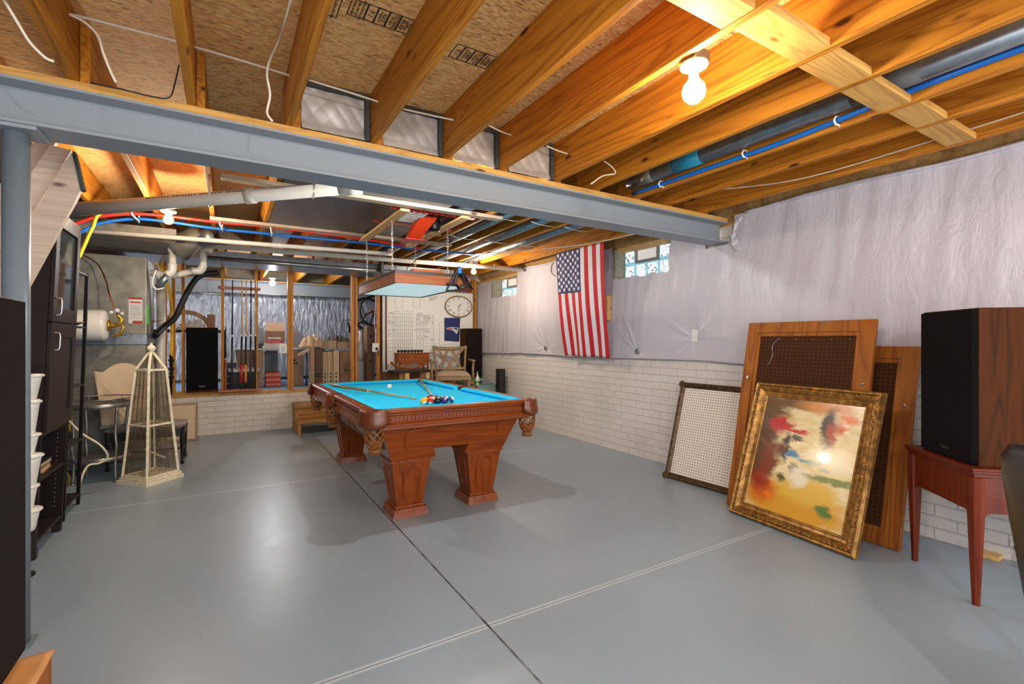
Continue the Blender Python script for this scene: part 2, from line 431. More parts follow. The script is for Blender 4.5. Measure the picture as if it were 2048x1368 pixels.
struct('wall_left', bm, M['bluewall'])
M['osbwall'] = plain('brown_board', (128, 76, 44), 0.7, 0, 0.15, 0.1, 14)
bm = nb(); box(bm, 2.34, WX, KY + .16, KY + .18, 0.6, 2.57); box(bm, -2.4, -1.2, KY + .16, KY + .18, 0.6, 2.57); struct('wall_partition', bm, M['osbwall'])
bm = nb(); box(bm, -2.4, 4.5, 11.45, 11.6, 0.4, 2.9); struct('wall_far', bm, M['concrete'])
# sill plate, insulation and rim above the window wall
bm = nb(); box(bm, WX + .02, WX + .28, -1.6, 11.4, 2.50, 2.54); struct('trim_sill_plate', bm, M['pine_y'])
bm = nb()
def ins(u, w):
    y = -1.5 + u * 9.8; z = 2.50 + w * 0.36
    return Vector((4.17 - 0.10 * math.sin(w * PI) * (0.7 + 0.6 * noise.noise(Vector((y * 5, z * 9, 3)))) - 0.03 * noise.noise(Vector((y * 22, z * 22, 1))), y, z))
sheet(bm, 260, 8, lambda u, w: ins(u, w) + Vector((.09, 0, .04))); tag(obj('wall_insulation', bm, M['insul']), 'yellow mineral insulation stuffed between the joists and the top of the window wall', 'insulation', kind='stuff')

# ---- subfloor overhead: oriented strand board
m, nt, b = newmat('strand_board')
v = coords(nt, (16, 52, 9), False); vo = N(nt, 'ShaderNodeTexVoronoi', Scale=2.4); L(nt, v, vo.inputs['Vector'])
v2 = coords(nt, (20, 90, 10), False); na = N(nt, 'ShaderNodeTexNoise', Scale=1.0, Detail=5.0); L(nt, v2, na.inputs['Vector'])
v3 = coords(nt, (1.2, 1.2, 1), False); nc = N(nt, 'ShaderNodeTexNoise', Scale=1.0, Detail=2.0); L(nt, v3, nc.inputs['Vector'])
cA = ramp(nt, vo.outputs['Color'], [(0.1, lin((206, 150, 84))), (0.5, lin((228, 176, 108))), (0.9, lin((240, 202, 138)))])
cB = ramp(nt, na.outputs[0], [(0.32, lin((120, 78, 46))), (0.44, (1, 1, 1, 1))])
mx = N(nt, 'ShaderNodeMixRGB'); mx.blend_type = 'MULTIPLY'; mx.inputs[0].default_value = 0.75; L(nt, cA, mx.inputs[1]); L(nt, cB, mx.inputs[2])
L(nt, mx.outputs[0], b.inputs['Base Color']); b.inputs['Roughness'].default_value = 0.75; bump(nt, b, na.outputs[0], 0.3, 0.003)
bm = nb(); box(bm, -2.4, 4.5, -1.6, 11.6, 2.861, 2.88); ceiling = struct('ceiling', bm, m)
def stamp(x, y, cells, ang=0.0, s=1.0, lines=()):
    """printed grade stamp on the underside of the board, read from below"""
    bm = nb(); z0, z1 = 2.8592, 2.8609; h = 0.16 * s; x0 = 0
    def fr(a, b_, c_, d): box(bm, a, b_, c_, d, z0, z1)
    for w, txt in cells:
        w *= s
        fr(x0, x0 + w, -h/2, -h/2 + .004); fr(x0, x0 + w, h/2 - .004, h/2); fr(x0, x0 + .004, -h/2, h/2); fr(x0 + w - .004, x0 + w, -h/2, h/2)
        for i, ln in enumerate(txt):
            t = text_bm(ln, (0.040 if len(ln) < 6 else 0.021) * s, 0.0004)
            # underside lettering runs along y, mirrored so that it reads from below
            place(bm, t, (x0 + w * (i + 1) / (len(txt) + 1), 0, z0 + .0008), (PI, 0, PI / 2))
        x0 += w
    bm.transform(Matrix.Translation((x, y, 0)) @ Matrix.Rotation(ang, 4, 'Z'))
    wp = bpy.data.objects  # keep name lookups local
    o = obj('printed_stamp', bm, M['stampink'], recentre=False); o.parent = ceiling
    return o
cells = [(.10, ['PANEL GRADE', 'SUBFLOOR 23/32', 'SIZED FOR SPACING']), (.06, ["7'-7"]), (.07, ['STRENGTH', 'AXIS']), (.07, ['THIS SIDE', 'DOWN']), (.08, ['EXPOSURE', '24 OC', 'T&G'])]
stamp(0.468, 2.18, cells, s=.74); stamp(0.99, 2.24, cells[1:], s=.80); stamp(0.345, 2.22, cells[:1], s=.9); stamp(0.80, 2.26, cells[-1:], s=.8)

# ------------------------------------------------------------------ joists, each a thing of its own
JX = [-1.06, -0.60, -0.15, 0.305, 0.765, 1.235, 1.655, 2.125, 2.515, 2.965, 3.35, 3.83]
ordw = ['first', 'second', 'third', 'fourth', 'fifth', 'sixth', 'seventh', 'eighth', 'ninth', 'tenth', 'eleventh', 'twelfth', 'thirteenth', 'fourteenth']
for i, x in enumerate(JX):
    bm = nb(); box(bm, x - .019, x + .019, -1.6, 3.12, JB, 2.861, 0, 0.003)
    n = len(JX) - i
    tag(obj('ceiling_joist', bm, M['joist']), 'bare pine joist before the steel beam, %s from the plastic-covered wall' % ordw[n-1], 'joist', 'front ceiling joists')
    if x < 3.7:
        x2 = x + .04
        bm = nb(); box(bm, x2 - .019, x2 + .019, 2.92, 8.44, JB, 2.861, 0, 0.003)
        tag(obj('ceiling_joist', bm, M['joist']), 'bare pine joist behind the steel beam, %s from the plastic-covered wall' % ordw[n-1], 'joist', 'rear ceiling joists')
bm = nb(); box(bm, 3.87, 3.908, 2.92, 8.44, JB, 2.861, 0, 0.003)
tag(obj('ceiling_joist', bm, M['joist']), 'bare pine joist behind the steel beam, directly above the hanging flag', 'joist', 'rear ceiling joists')
for i, x in enumerate([-0.7, 0.0, 0.62, 1.25, 1.9, 2.55, 3.2]):
    bm = nb(); box(bm, x - .019, x + .019, 8.5, 11.4, JB + .03, 2.861, 0)
    tag(obj('ceiling_joist', bm, M['joist']), 'pale joist over the storage room, %s from the cue rack side' % ordw[i], 'joist', 'storage room joists')
# flat blocking between the joists
for i in range(5, 11):
    a, c_ = JX[i] + .0195, JX[i+1] - .0195; dy = 0.012 * ((i * 7) % 3 - 1)
    bm = nb(); box(bm, a, c_, 1.01 + dy, 1.15 + dy, JB + .002, JB + .040, 0, 0.004)
    tag(obj('blocking_board', bm, M['pine_x']), 'flat pine block between joists, %s in the row starting above the bare bulb' % ordw[i-5], 'board', 'blocks between the joists')

# ------------------------------------------------------------------ steel beam, its sill and column
def ibeam(x0, x1, yc, z0, z1, w=0.2, ft=0.013, wt=0.01):
    bm = nb(); h = w / 2
    poly = [(yc-h, z0), (yc+h, z0), (yc+h, z0+ft), (yc+wt/2+.008, z0+ft+.004), (yc+wt/2, z0+ft+.012), (yc+wt/2, z1-ft-.012), (yc+wt/2+.008, z1-ft-.004), (yc+h, z1-ft), (yc+h, z1), (yc-h, z1),
            (yc-h, z1-ft), (yc-wt/2-.008, z1-ft-.004), (yc-wt/2, z1-ft-.012), (yc-wt/2, z0+ft+.012), (yc-wt/2-.008, z0+ft+.004), (yc-h, z0+ft)]
    prism(bm, poly, 0, x0, x1); return bm
tag(obj('steel_beam', ibeam(-1.78, 4.19, 3.0, 2.335, 2.535), M['beam']), 'blue-grey painted steel I-beam crossing the whole room under the joists', 'beam')
tag(obj('steel_beam', ibeam(-2.3, 4.2, 10.95, 2.33, 2.58), M['beam']), 'dark blue-grey steel beam at the back of the storage room', 'beam')
bm = nb(); box(bm, -1.78, 4.19, 2.905, 3.095, 2.536, 2.574, 0, 0.003)
tag(obj('beam_plate', bm, M['pine_x']), 'long pale plank lying on top of the blue-grey steel beam', 'plank')
t = thing('steel_column', 'round grey steel column under the end of the steel beam', 'column', (-0.812, 3.0, 0))
bm = nb(); lathe(bm, [(0, 0.012), (.047, 0.012), (.047, 2.318), (0, 2.318)], 28); part('shaft', bm, M['column'], t)
bm = nb(); box(bm, -.09, .09, -.09, .09, 2.318, 2.334); part('top_plate', bm, M['beam'], t)
bm = nb(); box(bm, -.06, .06, -.06, .06, 0.0, 0.012); part('base_plate', bm, M['column'], t)

# quilted foil panels closing the bays over the beam
def quilt(x0, x1, yy):
    bm = nb(); sd = x0 * 7
    def fn(u, w):
        x = x0 + u * (x1 - x0); z = 2.58 + w * .25
        q = (abs(math.sin((x + z * .75) * 36)) ** .4 + .5 * abs(math.sin((x - z * .9) * 30)) ** .4) * .0045 + .012 * noise.noise(Vector((x * 7 + sd, z * 7, 1)))
        if w < .2: q += .02 * (1 - w / .2)
        return Vector((x, yy - q, z))
    sheet(bm, 44, 26, fn)
    return bm
for i in range(3, 7):
    a, c_ = JX[i] + .062, JX[i+1] - .021
    t = thing('foil_panel', 'quilted silver foil panel over the steel beam, %s bay from the bare-board side' % ordw[i-3], 'panel', ((a + c_) / 2, 2.93, 2.575), group='foil panels over the beam')
    wpart('foil', quilt(a, c_, 2.93), M['foil'], t)
    bm = nb(); box(bm, a, c_, 2.905, 2.935, 2.825, 2.86, 0, .006); box(bm, c_ - .03, c_, 2.89, 2.93, 2.58, 2.84, 0, .006)
    wpart('sealant', bm, M['mastic'], t, 'dark grey sealant band')

# ------------------------------------------------------------------ white plastic sheeting on the window wall
pl_m, nt, b = newmat('white_plastic_sheet')
v = coords(nt, (2.2, 9, 3.2), False); nz = N(nt, 'ShaderNodeTexNoise', Scale=1.6, Detail=6.0, Distortion=0.8, Roughness=0.6); L(nt, v, nz.inputs['Vector'])
v2 = coords(nt, (4, 30, 9), False); n5 = N(nt, 'ShaderNodeTexNoise', Scale=1.0, Detail=4.0); L(nt, v2, n5.inputs['Vector'])
b.inputs['Base Color'].default_value = lin((196, 190, 196)); b.inputs['Roughness'].default_value = 0.30
ad = N(nt, 'ShaderNodeMath', operation='MULTIPLY_ADD'); L(nt, n5.outputs[0], ad.inputs[0]); ad.inputs[1].default_value = 0.35; L(nt, nz.outputs[0], ad.inputs[2])
bump(nt, b, ad.outputs[0], 0.30, 0.03)
M['plastic'] = pl_m
pins = [(4.12, 1.255), (6.02, 1.265), (3.305, 1.40)]
def plastic_x(y, z):
    n_ = noise.noise(Vector((y * 2.6 + .5 * noise.noise(Vector((z * 1.5, y, 0))), z * .55, 5.0)))
    d = 0.040 + 0.016 * n_ + 0.009 * noise.noise(Vector((y * 9 + z * 1.2, z * 1.3, 9.0)))
    d += 0.022 * math.sin(PI * min(1, max(0, (z - 1.16) / 1.4)))
    for py, pz in pins:
        dy, dz = y - py, z - pz; r = math.hypot(dy, dz)
        if r < .62:
            k = (1 - r / .62) ** 1.5; a_ = math.atan2(dz, dy)
            d = d * (1 - k) + .012 * k + .020 * k * min(1, r / .1) * max(0, noise.noise(Vector((math.cos(a_) * 3.2 + py, math.sin(a_) * 3.2, pz * 3 + r * .8))) * 1.8)
    return WX - d
def top_z(y):
    if y < 2.84: z = 2.598 + .010 * math.sin(y * 4)
    elif y < 3.16: z = 2.315
    elif y < 6.6: z = 2.56 + .01 * math.sin(y * 5)
    else: z = 2.56 - .10 * (y - 6.6)
    return z
def bot_z(y): return 1.175 + .012 * noise.noise(Vector((y * 1.7, 0, 0))) + .010 * math.sin(y * 2.2)
bm = nb(); Y0, Y1 = 0.1, 8.24
def pf(u, w):
    y = Y0 + u * (Y1 - Y0); z = bot_z(y) + w * (top_z(y) - bot_z(y)); return Vector((plastic_x(y, z), y, z))
def keep(u, w):
    y = Y0 + u * (Y1 - Y0); z = bot_z(y) + w * (top_z(y) - bot_z(y))
    if W1[0] + .02 * math.sin(z * 9) < y < W1[1] and z > 2.15 + .01 * math.sin(y * 20): return False
    if W2[0] < y < W2[1] and z > 2.16: return False
    return True
sheet(bm, 760, 90, pf, keep=keep)
# hem rolled along the lower edge and a torn fold along the top
pts = [(plastic_x(Y0 + k * .1, 1.18) - .004, Y0 + k * .1, bot_z(Y0 + k * .1)) for k in range(82)]
tube(bm, pts, [.010 + .005 * noise.noise(Vector((k * .6, 0, 0))) for k in range(82)], 8)
for a, c_ in ((.2, 2.82), (4.66, 6.75)):
    n_ = int((c_ - a) / .06); pts = [(plastic_x(a + k * .06, 2.5) - .006, a + k * .06, top_z(a + k * .06)) for k in range(n_)]
    tube(bm, pts, [.014 + .006 * noise.noise(Vector((k * .5, 1, 0))) for k in range(n_)], 8)
# the sheet gathered round the end of the beam
for k in range(3):
    tube(bm, curve_pts([(4.17, 2.76 + .02 * k, 2.24), (4.165 - .01 * k, 2.80 + .015 * k, 2.34), (4.175, 2.83, 2.44), (4.19, 2.80 - .02 * k, 2.56)], 5), [.012 + .006 * math.sin(i * 1.7 + k) for i in range(16)], 8)
plastic = tag(obj('plastic_sheet', bm, M['plastic'], recentre=False), 'wrinkled white plastic sheeting covering the upper half of the window wall', 'plastic sheet')
for k, (y, z, lb) in enumerate([(4.12, 1.255, 'between the flag and the switch plate'), (6.02, 1.265, 'beyond the flag, close to the corner window')]):
    t = thing('fixing_disc', 'round silver washer pinning the plastic sheet, ' + lb, 'washer', (4.205, y, z), group='washers on the plastic sheet')
    bm = nb()
    for r_ in (.030, .019): tube(bm, [(0, r_ * math.cos(a * PI / 10), r_ * math.sin(a * PI / 10)) for a in range(20)], .0045, 6, closed=True)
    for a in range(6): tube(bm, [(0, .006 * math.cos(a * PI / 3), .006 * math.sin(a * PI / 3)), (0, .03 * math.cos(a * PI / 3), .03 * math.sin(a * PI / 3))], .003, 5)
    part('ring', bm, M['steel'], t)
    bm = nb(); ball(bm, (0, 0, 0), .009, s=(.5, 1, 1)); part('screw_head', bm, M['steel'], t)
t = thing('wall_plate', 'narrow white switch plate pressed into the white plastic sheet', 'switch plate', (4.205, 3.30, 1.37))
bm = nb(); box(bm, -.004, .004, -.036, .036, 0, .13, 0, .003); part('plate', bm, M['white'], t)
bm = nb(); box(bm, -.008, -.003, -.006, .006, .055, .075); part('toggle', bm, M['white'], t)
bm = nb(); box(bm, 4.10, 4.17, 4.52, 4.60, 1.64, 1.95, 0, .003)
tag(obj('wooden_block', bm, M['pine_y']), 'upright pale wooden block on the wall beside the flag', 'block')

# ------------------------------------------------------------------ glass block windows
gm, nt, b = newmat('glass_block')
v = coords(nt, (1, 1, 1), True); nz = N(nt, 'ShaderNodeTexNoise', Scale=17.0, Detail=2.0, Distortion=2.4); L(nt, v, nz.inputs['Vector'])
gc = ramp(nt, nz.outputs[0], [(0.36, lin((74, 84, 96))), (0.44, lin((168, 184, 200))), (0.52, lin((244, 248, 252))), (0.7, lin((228, 240, 252)))])
L(nt, gc, b.inputs['Base Color']); L(nt, gc, b.inputs['Emission Color']); b.inputs['Emission Strength'].default_value = 0.42; b.inputs['Roughness'].default_value = 0.1
M['glassblock'] = gm
rim_m, nt, b = newmat('glass_block_rim')
b.inputs['Base Color'].default_value = lin((150, 196, 206)); b.inputs['Emission Color'].default_value = lin((150, 205, 220)); b.inputs['Emission Strength'].default_value = 0.16; b.inputs['Roughness'].default_value = 0.12
M['glassrim'] = rim_m
M['ventframe'] = plain('grey_vent_frame', (150, 140, 136), 0.5)
vm, nt, b = newmat('frosted_vent_glass'); b.inputs['Base Color'].default_value = lin((226, 222, 216)); b.inputs['Emission Color'].default_value = lin((236, 232, 226)); b.inputs['Emission Strength'].default_value = 0.14
M['ventglass'] = vm
def window(nm, y0, y1, z0, z1, X=4.40):
    """glass block panel: bottom row of blocks, and a hopper vent set into the top row"""
    t = thing(nm, nm.replace('_', ' '), 'window', (X, (y0 + y1) / 2, z0)); del t['label']; del t['category']; t['kind'] = 'structure'
    n = 4; w = (y1 - y0) / n; h = (z1 - z0) / 2
    for i in range(n):
        for j in range(2):
            if j == 1 and i in (1, 2): continue
            a, c_ = y0 + i * w, y0 + (i + 1) * w; p, q = z0 + j * h, z0 + (j + 1) * h
            bm = nb(); box(bm, X - .02, X + .05, a + .003, c_ - .003, p + .003, q - .003, 1, .008)
            box(bm, X - .026, X - .019, a + .024, c_ - .024, p + .024, q - .024, 0, .003)
            wpart('glass_block', bm, [M['glassblock'], M['glassrim']], t)
    a, c_ = y0 + w, y0 + 3 * w; p, q = z0 + h, z1
    bm = nb(); fw = .032
    for (A, B, P_, Q_) in ((a, c_, p, p + fw), (a, c_, q - fw, q), (a, a + fw, p + fw, q - fw), (c_ - fw, c_, p + fw, q - fw)): box(bm, X - .03, X + .02, A, B, P_, Q_, 0, .003)
    wpart('vent_frame', bm, M['ventframe'], t)
    bm = nb(); box(bm, X - .012, X - .002, a + fw, c_ - fw, p + fw, q - fw); wpart('vent_glass', bm, M['ventglass'], t)
    return t
window('window_1', 3.75, 4.50, 2.15, 2.54)
window('window_2', 6.92, 7.66, 2.15, 2.52)
for k, (a, c_) in enumerate((W1, W2)):
    bm = nb(); box(bm, WX - .012, 4.42, c_ - .014, c_ - .001, 2.131, 2.53); box(bm, WX - .012, 4.42, a + .001, a + .012, 2.131, 2.53); box(bm, WX - .012, 4.42, a + .012, c_ - .014, 2.131, 2.14)
    box(bm, 4.46, 4.52, a - .02, c_ + .03, 2.12, 2.56)
    struct('trim_%d' % (k + 1), bm, M['concrete'])

# ------------------------------------------------------------------ stud wall on the low wall, sill
bm = nb(); box(bm, -0.78, WX - .02, KY - .012, KY + .14, 0.566, 0.61, 0, .003); box(bm, -0.78, 0.4, KY - .005, KY + .135, 0.611, 0.645, 0, .003)
tag(obj('sill_plank', bm, M['pine_x']), 'pine sill plank along the top of the low white wall', 'plank')
studs = [(-0.74, 'outermost, against the metal plenum'), (-0.64, 'behind the yellow gas line'), (-0.525, 'just past the yellow gas line'), (-0.042, 'holding one end of the cue rack'), (0.403, 'holding the other end of the cue rack'),
         (0.862, 'nearer half of the doubled one with the switch'), (0.905, 'farther half of the doubled one with the switch'), (1.845, 'first half of the pair before the bicycle'), (1.905, 'second half of the pair before the bicycle'), (2.285, 'slim one carrying the white outlet'), (3.70, 'short visible piece above the whiteboard'), (4.10, 'beside the clock'), (4.16, 'in the corner by the plastic sheet')]
for x, lb in studs:
    bm = nb(); box(bm, x - .019, x + .019, KY + .02, KY + .11, 0.646 if x < .4 else 0.611, 2.574, 0, .002)
    if x == 0.403: bm.free(); bm = nb(); box(bm, x - .019, x + .019, KY + .02, KY + .11, 0.646, 2.574, 0, .002)
    tag(obj('wall_stud', bm, M['stud']), 'pine stud on the low white wall, ' + lb, 'stud', 'studs of the open wall')
# ================================================================== POOL TABLE
TX0, TX1, TY0, TY1, TZ = 0.85, 2.30, 3.40, 6.08, 0.88
TC = ((TX0 + TX1) / 2, (TY0 + TY1) / 2)
pt = thing('pool_table', 'carved cherry wood pool table with bright blue cloth and tapered square legs', 'pool table', (TC[0], TC[1], 0))
RW = 0.115      # wooden rail width
ym = TC[1]
def rail_run(x0, y0, x1, y1, nx, ny):
    """one wooden rail from (x0,y0) to (x1,y1); (nx,ny) points outwards; built from its moulded section"""
    bm = nb(); d = Vector((x1 - x0, y1 - y0, 0)); n = Vector((nx, ny, 0))
    sec = [(-RW, TZ - .012), (-RW, TZ - .002), (-RW + .02, TZ), (-.020, TZ), (-.004, TZ - .006), (.0, TZ - .016), (-.004, TZ - .026), (-.018, TZ - .032), (-.018, TZ - .040), (-.026, TZ - .050), (-.026, TZ - .095), (-.018, TZ - .104), (-.010, TZ - .110), (-.010, TZ - .124), (-.016, TZ - .128), (-.016, TZ - .145), (-.030, TZ - .152), (-RW, TZ - .152)]
    a = Vector((x0, y0, 0)); A = [bm.verts.new(a + n * s + Vector((0, 0, z))) for s, z in sec]; B = [bm.verts.new(a + d + n * s + Vector((0, 0, z))) for s, z in sec]
    k = len(sec); bm.faces.new(A[::-1]); bm.faces.new(B)
    for i in range(k): bm.faces.new((A[i], A[(i+1) % k], B[(i+1) % k], B[i]))
    # dentil band
    ln = d.length; cnt = int(ln / .030); u = d.normalized()
    for i in range(cnt):
        c_ = a + u * ((i + .5) * ln / cnt) + n * (-.024)
        t = bmesh.new(); box(t, -.011, .011, -.006, .006, TZ - .088, TZ - .055, 0, .003)
        merge(bm, t, 0, Matrix.Translation((c_.x, c_.y, 0)) @ Matrix.Rotation(math.atan2(u.y, u.x), 4, 'Z'))
    # sights on the top of the rail
    for i in range(1, 4):
        c_ = a + d * (i / 4) - n * .055
        t = bmesh.new(); box(t, -.008, .008, -.003, .003, TZ - .001, TZ + .0008)
        merge(bm, t, 1, Matrix.Translation((c_.x, c_.y, 0)) @ Matrix.Rotation(math.atan2(u.y, u.x) + PI / 2, 4, 'Z'))
    return bm
g = .085
RM = [M['cherry'], M['ivory']]
for a in ((TX0 + g, TY0, TX1 - g, TY0, 0, -1), (TX0 + g, TY1, TX1 - g, TY1, 0, 1), (TX0, TY0 + g, TX0, ym - .055, -1, 0), (TX0, ym + .055, TX0, TY1 - g, -1, 0), (TX1, TY0 + g, TX1, ym - .055, 1, 0), (TX1, ym + .055, TX1, TY1 - g, 1, 0)):
    wpart('rail', rail_run(*a), RM, pt)
# cushions: cloth-covered wedge along the inside of each rail
def cushion(x0, y0, x1, y1, nx, ny):
    bm = nb(); n = Vector((nx, ny, 0)); d = Vector((x1 - x0, y1 - y0, 0)).normalized()
    o_ = [(-RW + .022, TZ + .001), (-RW - .040, TZ - .006), (-RW - .046, TZ - .014), (-RW - .020, TZ - .042), (-RW + .022, TZ - .042)]
    A, B = [], []
    for s, z in o_:
        cut = max(0, -(s + RW)) * 1.0
        A.append(bm.verts.new(Vector((x0, y0, 0)) + d * cut + n * s + Vector((0, 0, z)))); B.append(bm.verts.new(Vector((x1, y1, 0)) - d * cut + n * s + Vector((0, 0, z))))
    k = len(o_); bm.faces.new(A[::-1]); bm.faces.new(B)
    for i in range(k): bm.faces.new((A[i], A[(i+1) % k], B[(i+1) % k], B[i]))
    return bm
q = .135
for a in ((TX0 + q, TY0, TX1 - q, TY0, 0, -1), (TX0 + q, TY1, TX1 - q, TY1, 0, 1), (TX0, TY0 + q, TX0, ym - .06, -1, 0), (TX0, ym + .06, TX0, TY1 - q, -1, 0), (TX1, TY0 + q, TX1, ym - .06, 1, 0), (TX1, ym + .06, TX1, TY1 - q, 1, 0)):
    wpart('rail_cushion', cushion(*a), M['cloth'], pt, 'bright blue cloth cushion')
BZ = TZ - .036
bm = nb(); box(bm, TX0 + .07, TX1 - .07, TY0 + .07, TY1 - .07, BZ - .05, BZ); wpart('bed', bm, M['cloth'], pt, 'bright blue cloth bed')
# pockets: leather shield, rim, open diamond net and fringe
def pocket(cx, cy, ox, oy, side=False):
    """centre of the hole, (ox, oy) unit vector outwards"""
    p = thing('tmp', '', '', (0, 0, 0)); bpy.data.objects.remove(p)
    bm = nb(); ang0 = math.atan2(oy, ox); half = .95 if not side else .8
    R0 = .088 if not side else .066; n = 22
    prof = [(0, TZ - .004), (.010, TZ + .003), (.030, TZ + .002), (.036, TZ - .008), (.034, TZ - .03), (.040, TZ - .06), (.046, TZ - .09), (.042, TZ - .115), (.030, TZ - .13), (.012, TZ - .13), (0, TZ - .05)]
    rings = []
    for i in range(n + 1):
        w = -1 + 2 * i / n; a = ang0 + w * half * (1.35 if not side else 1.5); cut = .028 * max(0, abs(w) - .55) / .45
        rings.append([bm.verts.new((cx + math.cos(a) * (R0 + r), cy + math.sin(a) * (R0 + r), z if z > TZ - .1 else z + cut)) for r, z in prof])
    k = len(prof)
    for A, B in zip(rings, rings[1:]):
        for j in range(k):
            f_ = bm.faces.new((A[j], A[(j+1) % k], B[(j+1) % k], B[j])); f_.smooth = True
    bm.faces.new(rings[0]); bm.faces.new(rings[-1][::-1])
    sh = wpart('pocket', bm, M['leather'], pt, 'brown leather pocket')
    ox_, oy_ = cx + ox * .035, cy + oy * .035
    bm = nb(); zt, zb = TZ - .115, TZ - .275
    def R(z):
        t_ = (zt - z) / (zt - zb); return .062 + .012 * math.sin(t_ * PI * .9) - .026 * t_ ** 2.2
    for s in range(8):
        for sg in (1, -1):
            pts = []
            for i in range(13):
                t_ = i / 12; z = zt + (zb - zt) * t_; a = s * PI / 4 + sg * t_ * PI * .75
                pts.append((ox_ + math.cos(a) * R(z), oy_ + math.sin(a) * R(z), z))
            tube(bm, pts, .0048, 5, cap=False)
    tube(bm, [(ox_ + math.cos(a * PI / 9) * .062, oy_ + math.sin(a * PI / 9) * .062, zt) for a in range(18)], .007, 6, closed=True)
    lathe(bm, [(R(zb + .06) - .004, zb + .06), (R(zb + .03) - .003, zb + .03), (.034, zb)], 16, ox_, oy_)
    wob = [.036, .040]
    for k_ in range(20):
        a = k_ * PI / 10; tube(bm, [(ox_ + math.cos(a) * .032, oy_ + math.sin(a) * .032, zb + .004), (ox_ + math.cos(a) * .040, oy_ + math.sin(a) * .040, zb - .040)], [.004, .006], 5)
    lathe(bm, [(.0, zb - .002), (.033, zb - .002), (.039, zb - .036), (0, zb - .036)], 18, ox_, oy_)
    obj('pocket_net', bm, M['netleather'], sh)
    # dark hole in the bed
    bm = nb(); lathe(bm, [(0, BZ + .0012), (.058 if not side else .05, BZ + .0012), (.058 if not side else .05, BZ - .02), (0, BZ - .02)], 20, cx - ox * .01, cy - oy * .01)
    obj('pocket_opening', bm, M['black'], sh)
r2 = math.sqrt(.5); e_ = .095
for cx, cy, ox, oy, s in ((TX0 + e_, TY0 + e_, -r2, -r2, 0), (TX1 - e_, TY0 + e_, r2, -r2, 0), (TX0 + e_, TY1 - e_, -r2, r2, 0), (TX1 - e_, TY1 - e_, r2, r2, 0), (TX0 + .055, ym, -1, 0, 1), (TX1 - .055, ym, 1, 0, 1)):
    pocket(cx, cy, ox, oy, bool(s))
# tapered body with inset panels
FX0, FX1, FY0, FY1 = 1.085, 2.055, 3.595, 5.885     # body footprint where it meets the legs
GX0, GX1, GY0, GY1 = .985, 2.165, 3.50, 5.98         # at the top
zb_, zt_ = .455, TZ - .150

bm = nb()
def rect(t_): return (lerp(FX0, GX0, t_), lerp(FX1, GX1, t_), lerp(FY0, GY0, t_), lerp(FY1, GY1, t_))
t1 = .27
a0, a1 = rect(t1), rect(1)
frustum(bm, *a0, lerp(zb_, zt_, t1), *a1, zt_)
lw = .36
b0, b1 = rect(0), rect(t1)
for sx in (0, 1):
    for sy in (0, 1):
        def cr(r):
            X0, X1, Y0_, Y1_ = r
            return ((X0, X0 + lw) if not sx else (X1 - lw, X1)) + ((Y0_, Y0_ + lw) if not sy else (Y1_ - lw, Y1_))
        frustum(bm, *cr(b0), zb_, *cr(b1), lerp(zb_, zt_, t1))
# bead along the top and rounded panel mouldings on the four faces
tube(bm, [(a1[0] + .004, a1[2] + .004, zt_ - .008), (a1[1] - .004, a1[2] + .004, zt_ - .008), (a1[1] - .004, a1[3] - .004, zt_ - .008), (a1[0] + .004, a1[3] - .004, zt_ - .008)], .008, 6, closed=True)
def rrect(w, h, r, n=5):
    p = []
    for cx, cy, a in ((w/2 - r, h/2 - r, 0), (-w/2 + r, h/2 - r, 90), (-w/2 + r, -h/2 + r, 180), (w/2 - r, -h/2 + r, 270)):
        for i in range(n + 1): p.append((cx + r * math.cos(math.radians(a + 90 * i / n)), cy + r * math.sin(math.radians(a + 90 * i / n))))
    return p
tc_ = .60; zc = lerp(zb_, zt_, tc_); rc = rect(tc_); sl = (GY0 - FY0) / (zt_ - zb_); slx = (GX0 - FX0) / (zt_ - zb_)
for yy, s in ((rc[2], 1), (rc[3], -1)):
    tube(bm, [((rc[0] + rc[1]) / 2 + u, yy + s * (sl * w) - s * .001, zc + w) for u, w in rrect(.80, .155, .04)], .0075, 5, closed=True)
for xx, s in ((rc[0], 1), (rc[1], -1)):
    for k in (-1, 1):
        tube(bm, [(xx + s * (slx * w) - s * .001, ym + k * .58 + u, zc + w) for u, w in rrect(1.0, .155, .04)], .0075, 5, closed=True)
wpart('body', bm, M['cherry'], pt)
# legs: header moulding, tapering shaft with oval panels, stepped plinth
def leg(cx, cy):
    bm = nb(); h0 = .155; h1 = .105
    box(bm, cx - .172, cx + .172, cy - .172, cy + .172, .437, .455, 0, .004)
    box(bm, cx - .160, cx + .160, cy - .160, cy + .160, .424, .437, 0, .004)
    frustum(bm, cx - h1, cx + h1, cy - h1, cy + h1, .085, cx - h0, cx + h0, cy - h0, cy + h0, .424)
    box(bm, cx - .118, cx + .118, cy - .118, cy + .118, .062, .085, 0, .006)
    frustum(bm, cx - .145, cx + .145, cy - .145, cy + .145, .0, cx - .130, cx + .130, cy - .130, cy + .130, .064)
    for ax in (0, 1):
        for s in (-1, 1):
            for rr, w_ in ((.0062, 1.0), (.0045, .84)):
                pts = []
                for u, w in rrect(.15 * w_, .27 * (.5 + w_ / 2), .045):
                    z = .255 + w; hw = lerp(h1, h0, (z - .085) / .339) + .001; sc_ = lerp(.72, 1.05, (z - .085) / .339)
                    p = (u * sc_, s * hw) if ax == 0 else (s * hw, u * sc_)
                    pts.append((cx + p[0], cy + p[1], z))
                tube(bm, pts, rr, 5, closed=True)
    wpart('leg', bm, M['cherry_z'], pt)
for cx in (1.250, 1.890):
    for cy in (3.765, 5.715): leg(cx, cy)

